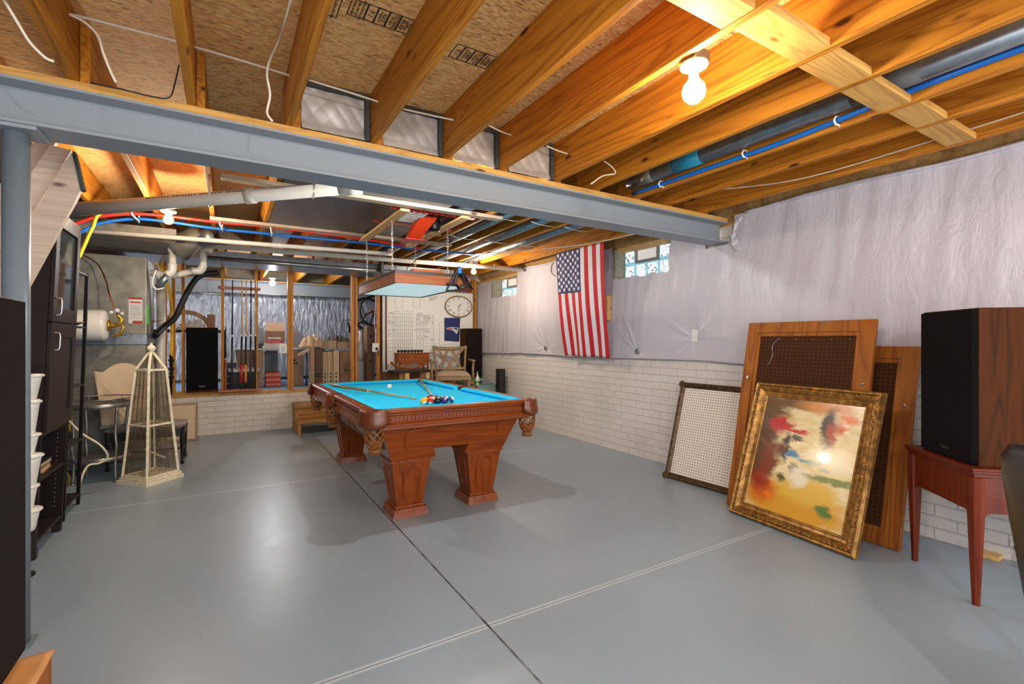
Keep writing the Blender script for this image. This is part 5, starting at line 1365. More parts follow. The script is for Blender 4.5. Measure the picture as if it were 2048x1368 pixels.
bm = nb(); tube(bm, [A_ + V3((.10, 0, .01)), A_ + V3((.03, 0, .005)), A_, B_], .036, 16); wpart('drop', bm, M['pvc'], p2)
bm = nb(); tube(bm, curve_pts([B_ + V3((0, 0, .05)), B_, B_ + V3((-.03, 0, -.06)), C_ + V3((-.03, 0, 0))], 6), .045, 16); wpart('elbow', bm, M['pvc'], p2)
bm = nb(); tube(bm, [C_, H(345, 552, 6.9), D_2], .036, 16); tube(bm, [H(320, 549, 6.9), H(312, 548, 6.9)], .046, 16); wpart('run', bm, M['pvc'], p2)
# flexible tubes
def P6(lst, y): return [gy(u, v_, y) for u, v_ in lst]
pipe('water_tube', 'bright red plastic water tube curving under the joists', 'tube', P6([(120, 462), (150, 448), (200, 433), (268, 428), (330, 432), (430, 444)], 5.45) + [gy(520, 452, 5.45), gy(620, 464, 5.45), gy(740, 480, 5.5), gy(800, 490, 5.6), gy(840, 497, 5.7)], .014, M['redpex'], 10, smooth=6)
pipe('water_tube', 'bright blue plastic water tube running beside the red one', 'tube', P6([(120, 484), (160, 465), (200, 447), (268, 438), (330, 443), (430, 457)], 5.62) + [gy(520, 466, 5.62), gy(620, 476, 5.62), gy(740, 487, 5.65), gy(830, 498, 5.7), gy(900, 504, 5.8), gy(960, 507, 5.9), gy(1035, 490, 5.6), gy(1100, 462, 4.9), gy(1130, 450, 4.6)], .014, M['bluepex'], 10, smooth=6)
pipe('water_tube', 'straight blue tube clipped along a joist near the window wall', 'tube', [(2.928, .2, 2.632), (2.928, .9, 2.632), (2.925, 1.6, 2.60), (2.92, 2.2, 2.60), (2.915, 2.9, 2.61)], .0155, M['bluepex'], 10, smooth=6)
for y in (1.13 + .22, 1.9, 2.60):
    bm = nb(); tube(bm, [(2.946, y, 2.58), (2.93, y, 2.588), (2.905, y, 2.583), (2.888, y, 2.60), (2.90, y, 2.625), (2.93, y, 2.63), (2.946, y, 2.62)], .006, 6)
    tag(obj('pipe_clip', bm, M['white']), 'white clip holding the blue tube to the joist, %s' % {0: 'closest to the camera'}.get(0 if y < 1.5 else 1, 'middle of three' if y < 2.2 else 'closest to the steel beam'), 'clip', 'clips on the blue tube')
for k, (u, v_, lb) in enumerate([(268, 433, 'over the red and blue tubes near the warm bulb'), (440, 452, 'on the red and blue tubes at the first cross board'), (540, 462, 'on the red and blue tubes left of the red blower'.replace('left of', 'well before'))]):
    c_ = gy(u, v_, 5.53); bm = nb(); tube(bm, [(c_.x, 5.42, c_.z + .03), (c_.x, 5.42, c_.z - .005), (c_.x + .02, 5.55, c_.z - .02), (c_.x + .02, 5.66, c_.z - .03), (c_.x + .02, 5.66, 2.574)], .007, 6)
    tag(obj('pipe_clip', bm, M['white']), 'white plastic hanger ' + lb, 'clip', 'hangers of the red and blue tubes')
pipe('gas_line', 'yellow gas line slanting down beside the dark cabinet', 'pipe', [Vector((-.62, 5.3, 2.57))] + P6([(205, 425), (185, 455), (168, 492), (158, 515)], 5.15), .013, M['yellow'], 10, smooth=6)
gl = thing('gas_line', 'yellow gas line running down the stud wall to a dark valve', 'pipe', (-.60, 8.20, .62))
bm = nb(); tube(bm, curve_pts(P6([(315, 517), (322, 535), (330, 555), (340, 590), (344, 640), (343, 705), (342, 712)], 8.24), 6), .022, 10); wpart('tube', bm, M['yellow'], gl)
bm = nb(); vz = gy(342, 712, 8.24)
for k in range(7): lathe(bm, [(0, vz.z - .06 * k - .02), (.022 + .012 * (k % 2), vz.z - .06 * k - .02), (.022 + .012 * (k % 2), vz.z - .06 * k + .02), (0, vz.z - .06 * k + .02)], 12, vz.x, 8.24)
tube(bm, [(vz.x, 8.24, vz.z), (vz.x, 8.24, .62)], .016, 8); wpart('valve', bm, M['blackmetal'], gl, 'dark threaded valve')
pipe('insulated_pipe', 'thick black insulated pipe curving down from the sheet metal to the plenum', 'pipe', [gy(435, 545, 8.0), gy(400, 552, 7.95), gy(380, 575, 7.9), gy(362, 610, 7.85), gy(350, 635, 7.8), gy(330, 652, 7.7), Vector((-.765, 7.45, 1.44))], .038, M['blackrubber'], 12, smooth=6)
pipe('cable', 'thin dark wire from the green tag to the studs', 'cable', [gy(303, 642, 7.1), gy(318, 642, 7.6), gy(335, 634, 8.1)], .006, M['copper'], 6, smooth=4)
# cables stapled through the joists in front of the beam
cy = 2.74
def run(lst, y=cy, r=.0055, sm=5):
    return curve_pts([gy(u, v_, y) for u, v_ in lst], sm), r
for k, (lst, lb) in enumerate([([(138, 28), (190, 40), (300, 68), (372, 86)], 'first bay, crossing high under the bare board'), ([(384, 92), (480, 120), (583, 152)], 'second bay, crossing high under the bare board'), ([(617, 160), (690, 182), (764, 206)], 'first foil panel'),
        ([(806, 218), (860, 230), (920, 243)], 'second foil panel'), ([(975, 250), (1010, 266), (1052, 277)], 'third foil panel'), ([(1093, 292), (1120, 303), (1152, 312)], 'fourth foil panel')]):
    pts, r = run(lst); bm = nb(); tube(bm, pts, r, 6); tag(obj('cable', bm, M['cable']), 'white cable stretched between two joists, ' + lb, 'cable', 'cables between the joists')
pipe('cable', 'white cable hanging in a slack curve beside the first joist over the beam', 'cable', [gy(u, v_, 2.62) for u, v_ in ((138, 28), (170, 45), (196, 72), (206, 105), (222, 145), (232, 165))], .0055, M['cable'], 6, smooth=5)
pipe('cable', 'white cable dropping from the bare board down to the beam plate', 'cable', [gy(585, -10, 1.9)] + [gy(u, v_, 2.5) for u, v_ in ((560, 75), (540, 120), (534, 150), (540, 190), (534, 225), (545, 243))], .0055, M['cable'], 6, smooth=5)
pipe('cable', 'thin white cable looping beside the dark corner joist over the beam', 'cable', [gy(u, v_, 2.4) for u, v_ in ((8, 0), (35, 45), (60, 85), (90, 115), (108, 123))], .0055, M['cable'], 6, smooth=5)
pipe('cable', 'dark wire running down to the plate on top of the steel beam', 'cable', [gy(u, v_, 2.84) for u, v_ in ((358, 130), (350, 165), (338, 195), (300, 192), (250, 180), (180, 165))], .0035, M['blackrubber'], 5, smooth=5)
pipe('cable', 'white cable running along the joists beside the plastic sheet', 'cable', [(3.40, 2.9, 2.70), (3.62, 2.4, 2.64), (3.72, 1.9, 2.60), (3.78, 1.2, 2.63), (3.795, .5, 2.66)], .005, M['cable'], 6, smooth=5)
pipe('cable', 'pair of white wires curling out of a joist hole behind the beam plate', 'cable', [gy(u, v_, 2.6) for u, v_ in ((1208, 322), (1225, 335), (1230, 347), (1205, 352), (1182, 368))], .005, M['cable'], 6, smooth=5)
pipe('cable', 'white cable run low under the rear joists near the corner window', 'cable', [(3.86, 3.4, 2.555), (3.80, 4.4, 2.56), (3.4, 5.2, 2.56), (2.9, 5.8, 2.56)], .006, M['cable'], 6, smooth=5)
pipe('cable', 'black wire loop hanging on the plastic sheet beside the flag', 'cable', [gx(u, v_, 4.18) for u, v_ in ((1112, 520), (1104, 530), (1103, 545), (1112, 553))], .005, M['blackrubber'], 6, smooth=5)
# round ducts in the joist bays
def round_duct(label, x, y0, y1, z, r, bands=(), group=None, elbow=True):
    t = thing('round_duct', label, 'duct', (x, (y0 + y1) / 2, z - r), group=group)
    bm = nb(); tube(bm, [(x, y0, z), (x, y1, z)], r, 22)
    wpart('pipe', bm, M['galv'], t)
    for (b0, b1, mt, nm_) in bands:
        bm = nb(); tube(bm, [(x, b0, z), (x, b1, z)], r + .002, 22); wpart('band', bm, M[mt], t, nm_)
    return t
round_duct('long galvanised round duct between the joists in front of the beam, beside the blue tube', 2.862, -.6, 2.88, 2.682, .055, [(.95, 1.25, 'tape', 'dark tape band'), (2.18, 2.42, 'teal', 'teal tape band'), (2.62, 2.72, 'galvdull', 'dull metal collar')])
for k, (x, lb) in enumerate([(1.92, 'nearest the red blower'), (2.35, 'second from the red blower'), (2.78, 'third from the red blower'), (3.20, 'closest to the flag')]):
    t = round_duct('long galvanised duct between the rear joists, ' + lb, x, 3.2, 6.9, 2.63, .058, group='ducts between the rear joists')
    for y in (4.0, 5.0):
        bm = nb(); tube(bm, [(x - .16, y, 2.575), (x - .06, y + .02, 2.565), (x + .06, y + .03, 2.563), (x + .17, y + .05, 2.575)], .004, 5); wpart('strap', bm, M['white'], t, 'thin pale strap')
bm = nb(); tube(bm, [(2.15, 3.28, 2.30 + .245), (4.0, 3.28, 2.545)], .055, 18); tag(obj('round_duct', bm, M['galv']), 'short galvanised duct crossing just behind the steel beam above the glass block window', 'duct')
# sheet metal: long trunk under the rear joists, panned bay, take-off
td = thing('trunk_duct', 'long shiny sheet metal duct running across in front of the stud wall', 'duct', (.8, 7.8, 2.43))
bm = nb(); box(bm, -1.78, 3.30, 7.40, 8.20, 2.462, 2.572, 0, .004); wpart('duct', bm, M['galv'], td)
bm = nb()
for z in (2.468, 2.52): box(bm, -.70, 3.30, 7.388, 7.399, z - .006, z + .006)
for k in range(4): box(bm, -.4 + k * .9, -.37 + k * .9, 7.386, 7.3995, 2.465, 2.57)
wpart('seams', bm, M['steel'], td, 'folded seams')
bm = nb(); tube(bm, [(-.2, 7.30, 2.452), (2.35, 7.30, 2.452)], .030, 14); wpart('return_tube', bm, M['galv'], td)
bm = nb(); box(bm, 2.02, 2.06, 7.22, 7.385, 2.42, 2.57); wpart('tape', bm, M['tape'], td, 'dark tape patch')
bm = nb(); box(bm, -1.78, -.45, 6.2, 7.0, 2.42, 2.572, 0, .004); tag(obj('duct_box', bm, GD), 'wide dull sheet metal box over the furnace plenum', 'duct')
t = thing('duct_takeoff', 'round sheet metal take-off next to the bulb under the drain pipe', 'duct', (-.30, 6.1, 2.40))
bm = nb(); tt = bmesh.new(); lathe(tt, [(0, 0), (.16, 0), (.11, .16), (.11, .30), (0, .30)], 22); place(bm, tt, (-.45, 6.35, 2.40), (math.radians(20), math.radians(55), 0)); wpart('cone', bm, GD, t)
bm = nb(); tt = bmesh.new(); lathe(tt, [(.09, 0), (.098, 0), (.098, .16), (.09, .16)], 22); place(bm, tt, (-.23, 6.25, 2.50), (math.radians(20), math.radians(75), 0)); wpart('collar', bm, M['galv'], t)
cr, nt, b = newmat('corrugated_steel'); b.inputs['Base Color'].default_value = lin((104, 116, 130)); b.inputs['Metallic'].default_value = .95; b.inputs['Roughness'].default_value = .18
tc = N(nt, 'ShaderNodeTexCoord'); wv = N(nt, 'ShaderNodeTexWave', Scale=9.0, Distortion=1.2, Detail=2.0); wv.bands_direction = 'Y'; L(nt, tc.outputs['Object'], wv.inputs['Vector']); bump(nt, b, wv.outputs[0], .35, .01)
bm = nb(); box(bm, .37, 1.70, 3.6, 5.45, 2.566, 2.5735)
tag(obj('sheet_metal_pan', bm, cr), 'large dark reflective sheet metal panel nailed under the rear joists', 'sheet metal')
# timber battens under it, carrying the lamp
def batten(label, x0, x1, y0, y1, z0, z1, m_='pine_x', g=None):
    bm = nb(); box(bm, x0, x1, y0, y1, z0, z1, 0, .003); tag(obj('ceiling_batten', bm, M[m_]), label, 'board', g)
batten('long pale board fixed across under the rear joists, the one closest to the steel beam', -.03, 2.26, 3.94, 4.03, 2.535, 2.5655, 'greyboard')
batten('long pale board fixed across under the rear joists, beyond the pool table lamp', -.13, 2.36, 5.36, 5.45, 2.535, 2.5655, 'greyboard')
batten('short board carrying the lamp chains, on the cue rack side', 1.30, 1.385, 4.05, 5.55, 2.512, 2.5345, 'pine_y')
batten('short board carrying the lamp chains, on the flag side', 1.86, 1.945, 4.00, 5.62, 2.512, 2.5345, 'pine_y')
# red suspended blower
rb = thing('ceiling_fan_heater', 'red tapered blower housing with a dark motor hung under the sheet metal', 'blower', (1.62, 4.5, 2.40))
bm = nb(); frustum(bm, 1.53, 1.66, 4.52, 4.62, 2.40, 1.58, 1.74, 4.28, 4.52, 2.56); wpart('hood', bm, plain('red_orange_enamel', (196, 58, 26), .35), rb)
bm = nb(); tt = bmesh.new(); lathe(tt, [(0, 0), (.05, 0), (.058, .02), (.058, .10), (.04, .12), (0, .12)], 18); place(bm, tt, (1.76, 4.42, 2.46), (0, 0, 0)); wpart('motor', bm, M['blackmetal'], rb)
bm = nb(); box(bm, 1.52, 1.72, 4.55, 4.75, 2.385, 2.400); wpart('mouth_plate', bm, M['red'], rb)
bm = nb()
for k in range(7): box(bm, 1.42 + .0 * k, 1.60, 4.16 + k * .06, 4.19 + k * .06, 2.545, 2.552)
wpart('louvre_grille', bm, M['white'], rb, 'white slatted grille')
bm = nb()
box(bm, 1.24, 2.05, 4.66, 4.71, 2.548, 2.556); wpart('mounting_rail', bm, M['red'], rb); bm = nb()
box(bm, 1.24, 2.05, 4.10, 4.15, 2.548, 2.556)
for k in range(14): box(bm, 1.26 + k * .055, 1.285 + k * .055, 4.11, 4.14, 2.540, 2.548)
wpart('mounting_rail', bm, M['red'], rb, 'red slotted rails')
# ================================================================== BACK WALL AND STORAGE ROOM
# plastic sheeting on the far wall
bm = nb()
def fp(u, w):
    x = -1.9 + u * 6.1; z = .62 + w * 1.74; f_ = x + z * .55
    d = .05 + .030 * noise.noise(Vector((f_ * 3.0, z * .5, 1))) + .018 * noise.noise(Vector((f_ * 9.0, z * .8, 4)))
    return Vector((x, 11.30 - d, z))
sheet(bm, 420, 40, fp)
fm, nt, b = newmat('silvery_plastic_sheet'); b.inputs['Base Color'].default_value = lin((150, 154, 162)); b.inputs['Roughness'].default_value = .25; b.inputs['Metallic'].default_value = .25
v = coords(nt, (9, 3, 2.2), False, (0, .5, 0)); nz = N(nt, 'ShaderNodeTexNoise', Scale=1.6, Detail=5.0, Distortion=.6); L(nt, v, nz.inputs['Vector']); bump(nt, b, nz.outputs[0], .9, .06)
tag(obj('plastic_sheet', bm, fm), 'crinkled silvery plastic sheeting hanging across the far wall of the storage room', 'plastic sheet')
bm = nb(); tube(bm, [(-1.9, 10.6, 2.30), (4.1, 10.6, 2.30)], .006, 6)
for k in range(30): tube(bm, [(-1.4 + k * .045, 10.6, 2.30), (-1.4 + k * .045, 10.6, 2.24), (-1.4 + k * .045, 10.3, 2.24)], .003, 4)
tube(bm, [(-1.45, 10.3, 2.24), (-.05, 10.3, 2.24)], .005, 6); tube(bm, [(-1.45, 10.6, 2.24), (-.05, 10.6, 2.24)], .005, 6)
for x in (-.7, 0.0): tube(bm, [(x, 10.6, 2.24), (x, 10.6, 2.606)], .004, 5)
tag(obj('wire_shelf', bm, M['steel']), 'grey wire shelf high up in the storage room behind the black speaker', 'shelf')
bm = nb(); box(bm, -1.9, 4.2, 10.86, 10.90, 2.582, 2.60); tag(obj('beam_plate', bm, M['pine_x']), 'thin pine plate over the dark storage room beam', 'plank')

# cue rack with five cues
cr_ = thing('cue_rack', 'orange-brown wooden cue rack screwed to two studs', 'cue rack', (.18, KY - .05, .62))
za = gy(478, 577, 8.25).z; zb2 = gy(478, 779, 8.25).z
bm = nb(); box(bm, -.10, .455, 8.225, 8.262, za - .022, za + .022, 0, .004)
for k in range(6): tube(bm, [(.04 + k * .07, 8.224, za), (.04 + k * .07, 8.216, za)], .012, 8)
wpart('top_bar', bm, M['rackwood'], cr_)
bm = nb(); box(bm, -.10, .475, 8.14, 8.262, zb2 - .022, zb2 + .008, 0, .004); wpart('base_tray', bm, M['rackwood'], cr_)
cz0 = zb2 + .0085
cues = [(464.5, M['black'], M['black'], None, 'slim all-black cue, first in the rack'), (483.5, M['black'], M['cuewood'], M['red'], 'cue with a bright red wrapped butt'), (492, M['espresso'], M['cuewood'], M['yellow'], 'cue with an orange-yellow butt'),
        (501.5, M['black'], M['espresso'], None, 'dark cue between the orange-butted one and the stud'), (511, M['espresso'], M['cuewood'], None, 'cue half hidden by the stud')]
Q = {'o': plain('orange_grip', (222, 130, 30), .35)}
for u, bt_, shf, wr, lb in cues:
    p0 = gy(u - 1, 772, 8.19); p1_ = gy(u + 1.5, 557, 8.208)
    if wr is M['yellow']: wr = Q['o']
    make_cue((p0.x, 8.185, cz0), (p0.x + .012, 8.200, p1_.z), lb + ' of the cue rack' if 'stud' in lb else lb + ' in the cue rack', bt_, shf, 'cues standing in the rack', wr)
p0 = gy(443, 778, 8.2); make_cue((-.005, 8.192, cz0), (.0, 8.203, 1.60), 'short orange cue with a black shaft, outermost in the cue rack', M['rackwood'], M['black'], 'cues standing in the rack')
# speakers by the stud wall
s1 = speaker('black tower speaker standing in the stud opening beside the yellow gas line', (-.110, 8.16, .684), -PI / 2, .005, .01, .01) if False else None
def speaker_front(label, xa, xb, y, z0, z1, depth, fab, side):
    """front faces -y"""
    t = thing('loudspeaker', label, 'speaker', ((xa + xb) / 2, y, z0), group='tower speakers')
    bm = nb(); box(bm, xa, xb, y + .02, y + depth, z0, z1, 0, .003); wpart('cabinet', bm, side, t)
    bm = nb(); prism(bm, [(xa + .015, y), (xb - .015, y), (xb - .001, y + .0195), (xa + .001, y + .0195)], 2, z0 + .035, z1 - .006); wpart('grille', bm, fab, t, 'black cloth grille')
    bm = nb(); tt = text_bm('Technics', .020, .0006); place(bm, tt, ((xa + xb) / 2, y - .001, z0 + .085), (PI / 2, 0, 0)); wpart('badge', bm, M['white'], t, 'small silver name badge')
    return t
zs1 = .6455
speaker_front('black tower speaker standing in the stud opening beside the yellow gas line', -.484, -.100, 8.17, zs1, gy(400, 655, 8.17).z, .30, M['grille'], M['walnut'])
bm = nb(); box(bm, 3.76, 4.14, 7.92, 8.26, .0, .60, 0, .006); box(bm, 3.75, 4.15, 7.91, 8.27, .60, .685, 0, .004)
tag(obj('storage_tub', bm, M['green']), 'pale green lidded tub under the tower speaker in the corner', 'tub')
speaker_front('dark tower speaker on the green tub in the corner beside the clock', 3.80, 4.135, 7.98, .6855, gy(955, 657, 7.98).z, .27, M['grille_brown'], M['walnut'])

# whiteboard with hand-drawn charts
wb = thing('whiteboard', 'large whiteboard covered in hand-drawn charts', 'whiteboard', (3.2, 8.30, .857))
a, b_ = gy(766, 742, 8.285), gy(945, 588, 8.285); bx0, bx1, bz0, bz1 = a.x, b_.x, .857, 2.285
bm = nb(); box(bm, bx0, bx1, 8.288, 8.299, bz0, bz1); wpart('board', bm, M['white'], wb)
bm = nb()
for q_ in ((bx0 - .01, bx1 + .01, bz0 - .015, bz0 + .005), (bx0 - .01, bx0 + .01, bz0, bz1), (bx1 - .01, bx1 + .01, bz0, bz1), (bx0, bx1, bz1 - .005, bz1 + .015)): box(bm, q_[0], q_[1], 8.282, 8.2995, q_[2], q_[3])
wpart('frame', bm, M['greyplastic'], wb)
bm = nb()
def wl(u0, v0, u1, v1, w=.0032):
    p, q_ = gy(u0, v0, 8.286), gy(u1, v1, 8.286); tube(bm, [p, q_], w / 2, 4)
for k in range(11): x = 786 + k * 3.9; wl(x, 627, x, 702)
for y in (627, 635, 643, 651, 659, 667, 672, 681, 688, 695, 702): wl(776, y, 826, y)
for y in (629, 636, 643, 650, 657, 665, 672, 679, 686, 693, 700): wl(833, y, 867, y)
for x in (833, 840, 847, 867): wl(x, 629, x, 702)
for q_ in ((791, 595, 791, 615), (804, 595, 804, 616), (791, 616, 804, 616), (826, 597, 826, 615), (840, 597, 840, 615), (826, 615, 840, 615), (879, 645, 879, 690), (879, 645, 888, 645), (879, 664, 888, 664), (879, 690, 908, 690), (908, 683, 908, 690)): wl(*q_)
random.seed(3)
for (u0, u1, v_, n) in ((834, 839, 631, 2), (842, 846, 631, 2), (848, 861, 631, 3), (834, 839, 638, 2), (848, 861, 637, 3), (834, 838, 646, 2), (842, 846, 645, 2), (848, 856, 645, 2), (834, 839, 659, 2), (842, 846, 659, 2), (848, 858, 659, 3), (834, 838, 674, 2), (842, 845, 676, 2), (848, 855, 673, 2), (863, 867, 634, 2), (864, 867, 645, 2), (863, 867, 678, 2), (777, 787, 625, 2), (834, 844, 626, 2), (776, 780, 633, 2), (776, 781, 640, 2), (776, 789, 645, 2), (776, 781, 660, 2), (785, 790, 660, 2), (777, 781, 668, 2), (858, 875, 593, 3), (857, 868, 599, 2), (788, 790, 603, 1), (806, 809, 603, 1), (828, 832, 659, 2), (794, 797, 622, 1)):
    for j in range(n):
        pts = []; m_ = max(4, int((u1 - u0) / 1.1))
        for i in range(m_ + 1):
            pts.append(gy(u0 + (u1 - u0) * i / m_, v_ + j * 2.0 + random.uniform(-.75, .75), 8.286))
        tube(bm, pts, .0026, 4)
for k in range(11): x = 787 + k * 3.9; wl(x, 625, x + 1.3, 621)
wpart('marker_writing', bm, M['ink'], wb, 'black marker grids and notes')
s0, s1_ = gy(772.5, 740, 8.26), gy(772.5, 585, 8.26)
bm = nb(); tube(bm, [(s0.x, 8.262, .88), (s0.x, 8.262, s1_.z)], [.014, .010], 10); tag(obj('wooden_rod', bm, M['dresser']), 'thin dark wooden rod hanging upright on the whiteboard', 'rod')
# oval clock with roman numerals
ck = thing('wall_clock', 'oval white wall clock with black roman numerals hanging at the corner of the whiteboard', 'clock', (3.778, 8.27, 2.03))
rx, rz = .272, .195
bm = nb()
tube(bm, [(rx * math.cos(k * PI / 24), -.012, rz * math.sin(k * PI / 24)) for k in range(48)], .013, 8, closed=True); part('rim', bm, M['taupe'], ck)
bm = nb(); P = [(rx * math.cos(k * PI / 24), rz * math.sin(k * PI / 24)) for k in range(48)]; prism(bm, P, 1, -.012, .010); part('face', bm, M['white'], ck, 'cream dial')
bm = nb()
for k, s in enumerate(['XII', 'I', 'II', 'III', 'IIII', 'V', 'VI', 'VII', 'VIII', 'IX', 'X', 'XI']):
    a = PI / 2 - k * PI / 6; tt = text_bm(s, .066, .0005); place(bm, tt, (rx * .78 * math.cos(a), -.0135, rz * .78 * math.sin(a)), (PI / 2, 0, 0), scale=(.8, 1, 1))
part('numerals', bm, M['ink'], ck)
def hand(a, l, w):
    bm = nb(); d = V3((math.cos(a), 0, math.sin(a))); n_ = V3((-math.sin(a), 0, math.cos(a))); vs = [bm.verts.new(V3((0, y, 0)) + p) for y in (-.016, -.0145) for p in (d * -.03 + n_ * w * .4, d * -.03 - n_ * w * .4, d * l * .6 - n_ * w, d * l, d * l * .6 + n_ * w)]
    bm.faces.new(vs[:5]); bm.faces.new(vs[5:][::-1])
    for i in range(5): bm.faces.new((vs[i], vs[(i+1) % 5], vs[5 + (i+1) % 5], vs[5 + i]))
    return bm
part('hour_hand', hand(math.radians(46), .085, .007), M['ink'], ck); part('minute_hand', hand(math.radians(-95), .125, .005), M['ink'], ck)
# navy pennant with a helmeted head emblem
pn = thing('pennant', 'small navy banner with a silver and red head emblem pinned to the whiteboard', 'banner', (3.72, 8.26, 1.35))
A0, A1, A2, A3 = gy(889, 635.5, 8.268), gy(920.5, 636, 8.268), gy(918, 683, 8.268), gy(889, 681, 8.268)
bm = nb(); sheet(bm, 10, 14, lambda u, w: (A3.lerp(A2, u)).lerp(A0.lerp(A1, u), w) + V3((0, -.004 * math.sin(u * 9 + w * 3), 0))); pc = wpart('cloth', bm, plain('navy_cloth', (36, 44, 96), .8), pn); md = pc.modifiers.new('th', 'SOLIDIFY'); md.thickness = .003
def emb(name, pts, mat, dy):
    bm = nb(); P = []
    for u, v_ in pts:
        p = gy(888.6 + (u - 880) / 6.84, 636 + (v_ - 385) / 6.84, 8.26 - dy); P.append((p.x, p.z))
    prism(bm, P, 1, 8.252 - dy, 8.254 - dy); wpart(name, bm, mat, pn)
emb('emblem_outline', [(903, 530), (920, 518), (960, 514), (1010, 512), (1052, 514), (1072, 522), (1070, 545), (1062, 570), (1050, 604), (1036, 596), (1018, 574), (1000, 556), (970, 548), (930, 542)], M['white'], 0)
emb('emblem_red_streak', [(912, 529), (940, 522), (985, 524), (1000, 540), (978, 543), (935, 537)], M['red'], .003)
emb('emblem_face', [(985, 520), (1045, 518), (1064, 526), (1058, 548), (1046, 560), (1030, 545), (1005, 540), (1012, 530)], M['bluebin'], .003)
emb('emblem_chin', [(1026, 560), (1048, 566), (1049, 590), (1040, 590), (1026, 574)], M['greyplastic'], .003)
# white outlet with cord on the slim stud, switch box on the doubled stud
for nm_, u, v_, lb, cord in (('wall_outlet', 751, 695, 'white outlet with a black plug on the slim stud before the whiteboard', True), ('switch_box', 566, 697, 'white switch box on the doubled pine stud', False)):
    c_ = gy(u, v_, 8.30); t = thing(nm_, lb, 'outlet' if cord else 'switch', (c_.x, 8.30, c_.z))
    bm = nb(); box(bm, -.055, .055, -.012, .019, -.075, .075, 0, .006); part('cover_plate', bm, M['white'], t)
    bm = nb(); box(bm, -.018, .018, -.016, -.0125, -.045, -.005 if cord else .03); part('socket' if cord else 'rocker', bm, M['greyplastic'], t)
    if cord:
        bm = nb(); tube(bm, curve_pts([(.02, -.03, -.02), (.03, -.045, -.06), (.045, -.035, -.14)], 5), .008, 6); ball(bm, (.015, -.03, -.015), .020); part('plug', bm, M['blackrubber'], t)
        bm = nb(); tube(bm, curve_pts([(0, -.006, .075), (.0, -.006, .25), (-.02, -.006, .45), (.0, -.004, .8), (-.01, -.004, 1.2)], 5), .005, 6); part('cable', bm, M['white'], t)

# small cabinet with curved apron, on a plank bench, with black weights on top
def on_y(u0, u1, v0, v1, y):
    a, b_ = gy(u0, v1, y), gy(u1, v0, y); return a.x, b_.x, a.z, b_.z
X0, X1, Z0, Z1 = on_y(794, 855, 705, 741, 7.85)
bn = thing('bench', 'rough pine bench behind the far end of the pool table', 'bench', ((X0 + X1) / 2 + .1, 7.85, 0))
bm = nb(); box(bm, X0 - .10, X1 + .01, 7.70, 8.05, Z0 - .035, Z0 - .001, 0, .003); wpart('top', bm, M['espresso'], bn)
for x in (X0 + .1, X1 - .07):
    for y in (7.72, 7.96): bm = nb(); box(bm, x, x + .07, y, y + .07, 0, Z0 - .036); wpart('leg', bm, M['pine_y'], bn)
cbx = thing('jewellery_cabinet', 'small reddish two-drawer cabinet with a wavy apron on the bench', 'cabinet', ((X0 + X1) / 2, 7.85, Z0))
Hh = Z1 - Z0
bm = nb(); box(bm, X0, X1, 7.76, 8.0, Z0 + Hh * .44, Z1 - .012); wpart('body', bm, M['dresser'], cbx)
bm = nb(); box(bm, X0 - .02, X1 + .02, 7.745, 8.01, Z1 - .012, Z1, 0, .003); wpart('top', bm, M['dresser'], cbx)
xm = (X0 + X1) / 2
for a, b_ in ((X0 + .03, xm - .01), (xm + .01, X1 - .03)):
    bm = nb(); box(bm, a, b_, 7.752, 7.7595, Z0 + Hh * .68, Z1 - .03, 0, .002); d_ = wpart('drawer', bm, M['dresser'], cbx)
    bm = nb(); ball(bm, ((a + b_) / 2, 7.746, Z0 + Hh * .80), .009); obj('knob', bm, M['rackwood'], d_)
bm = nb(); n_ = 20; P = [(X0 + .01, Z0 + Hh * .45)] + [(X0 + .01 + (X1 - X0 - .02) * i / n_, Z0 + Hh * (.34 + .07 * math.cos(i / n_ * 4 * PI) - (.0 if 2 < i < 18 else .05))) for i in range(n_ + 1)] + [(X1 - .01, Z0 + Hh * .45)]
prism(bm, P, 1, 7.765, 7.78); wpart('wavy_apron', bm, M['dresser'], cbx)
for x in (X0 + .012, X1 - .036):
    for y in (7.765, 7.97): bm = nb(); box(bm, x, x + .024, y, y + .024, Z0, Z0 + Hh * .44); wpart('leg', bm, M['dresser'], cbx)
bm = nb(); box(bm, X0, X1, 7.80, 7.82, Z0 + Hh * .06, Z0 + Hh * .13); wpart('stretcher', bm, M['dresser'], cbx)
bm = nb()
tube(bm, curve_pts([(X0 - .14, 7.73, Z0 + Hh * .50), (X0 - .05, 7.73, Z0 + Hh * .28), (X0 + .08, 7.73, Z0 + .05), (xm, 7.73, Z0 + .035), (xm + .1, 7.73, Z0 + Hh * .25), (X1 - .02, 7.73, Z0 + Hh * .42)], 6), .020, 6)
tag(obj('carved_rail', bm, M['dresser']), 'loose curved wooden rail in front of the small reddish cabinet', 'wooden rail')
for k in range(7):
    x = gy(800 + k * 6.7, 703, 7.85).x; bm = nb(); tt = bmesh.new(); lathe(tt, [(0, -.05), (.020, -.05), (.027, -.035), (.012, -.02), (.012, .02), (.027, .035), (.020, .05), (0, .05)], 12)
    place(bm, tt, (x, 7.85, Z1 + .0275), (PI / 2, 0, .5)); tag(obj('hand_weight', bm, M['blackrubber']), 'small black hand weight on the reddish cabinet, %s in the row from the whiteboard rod' % ordw[k], 'weight', 'hand weights on the cabinet')

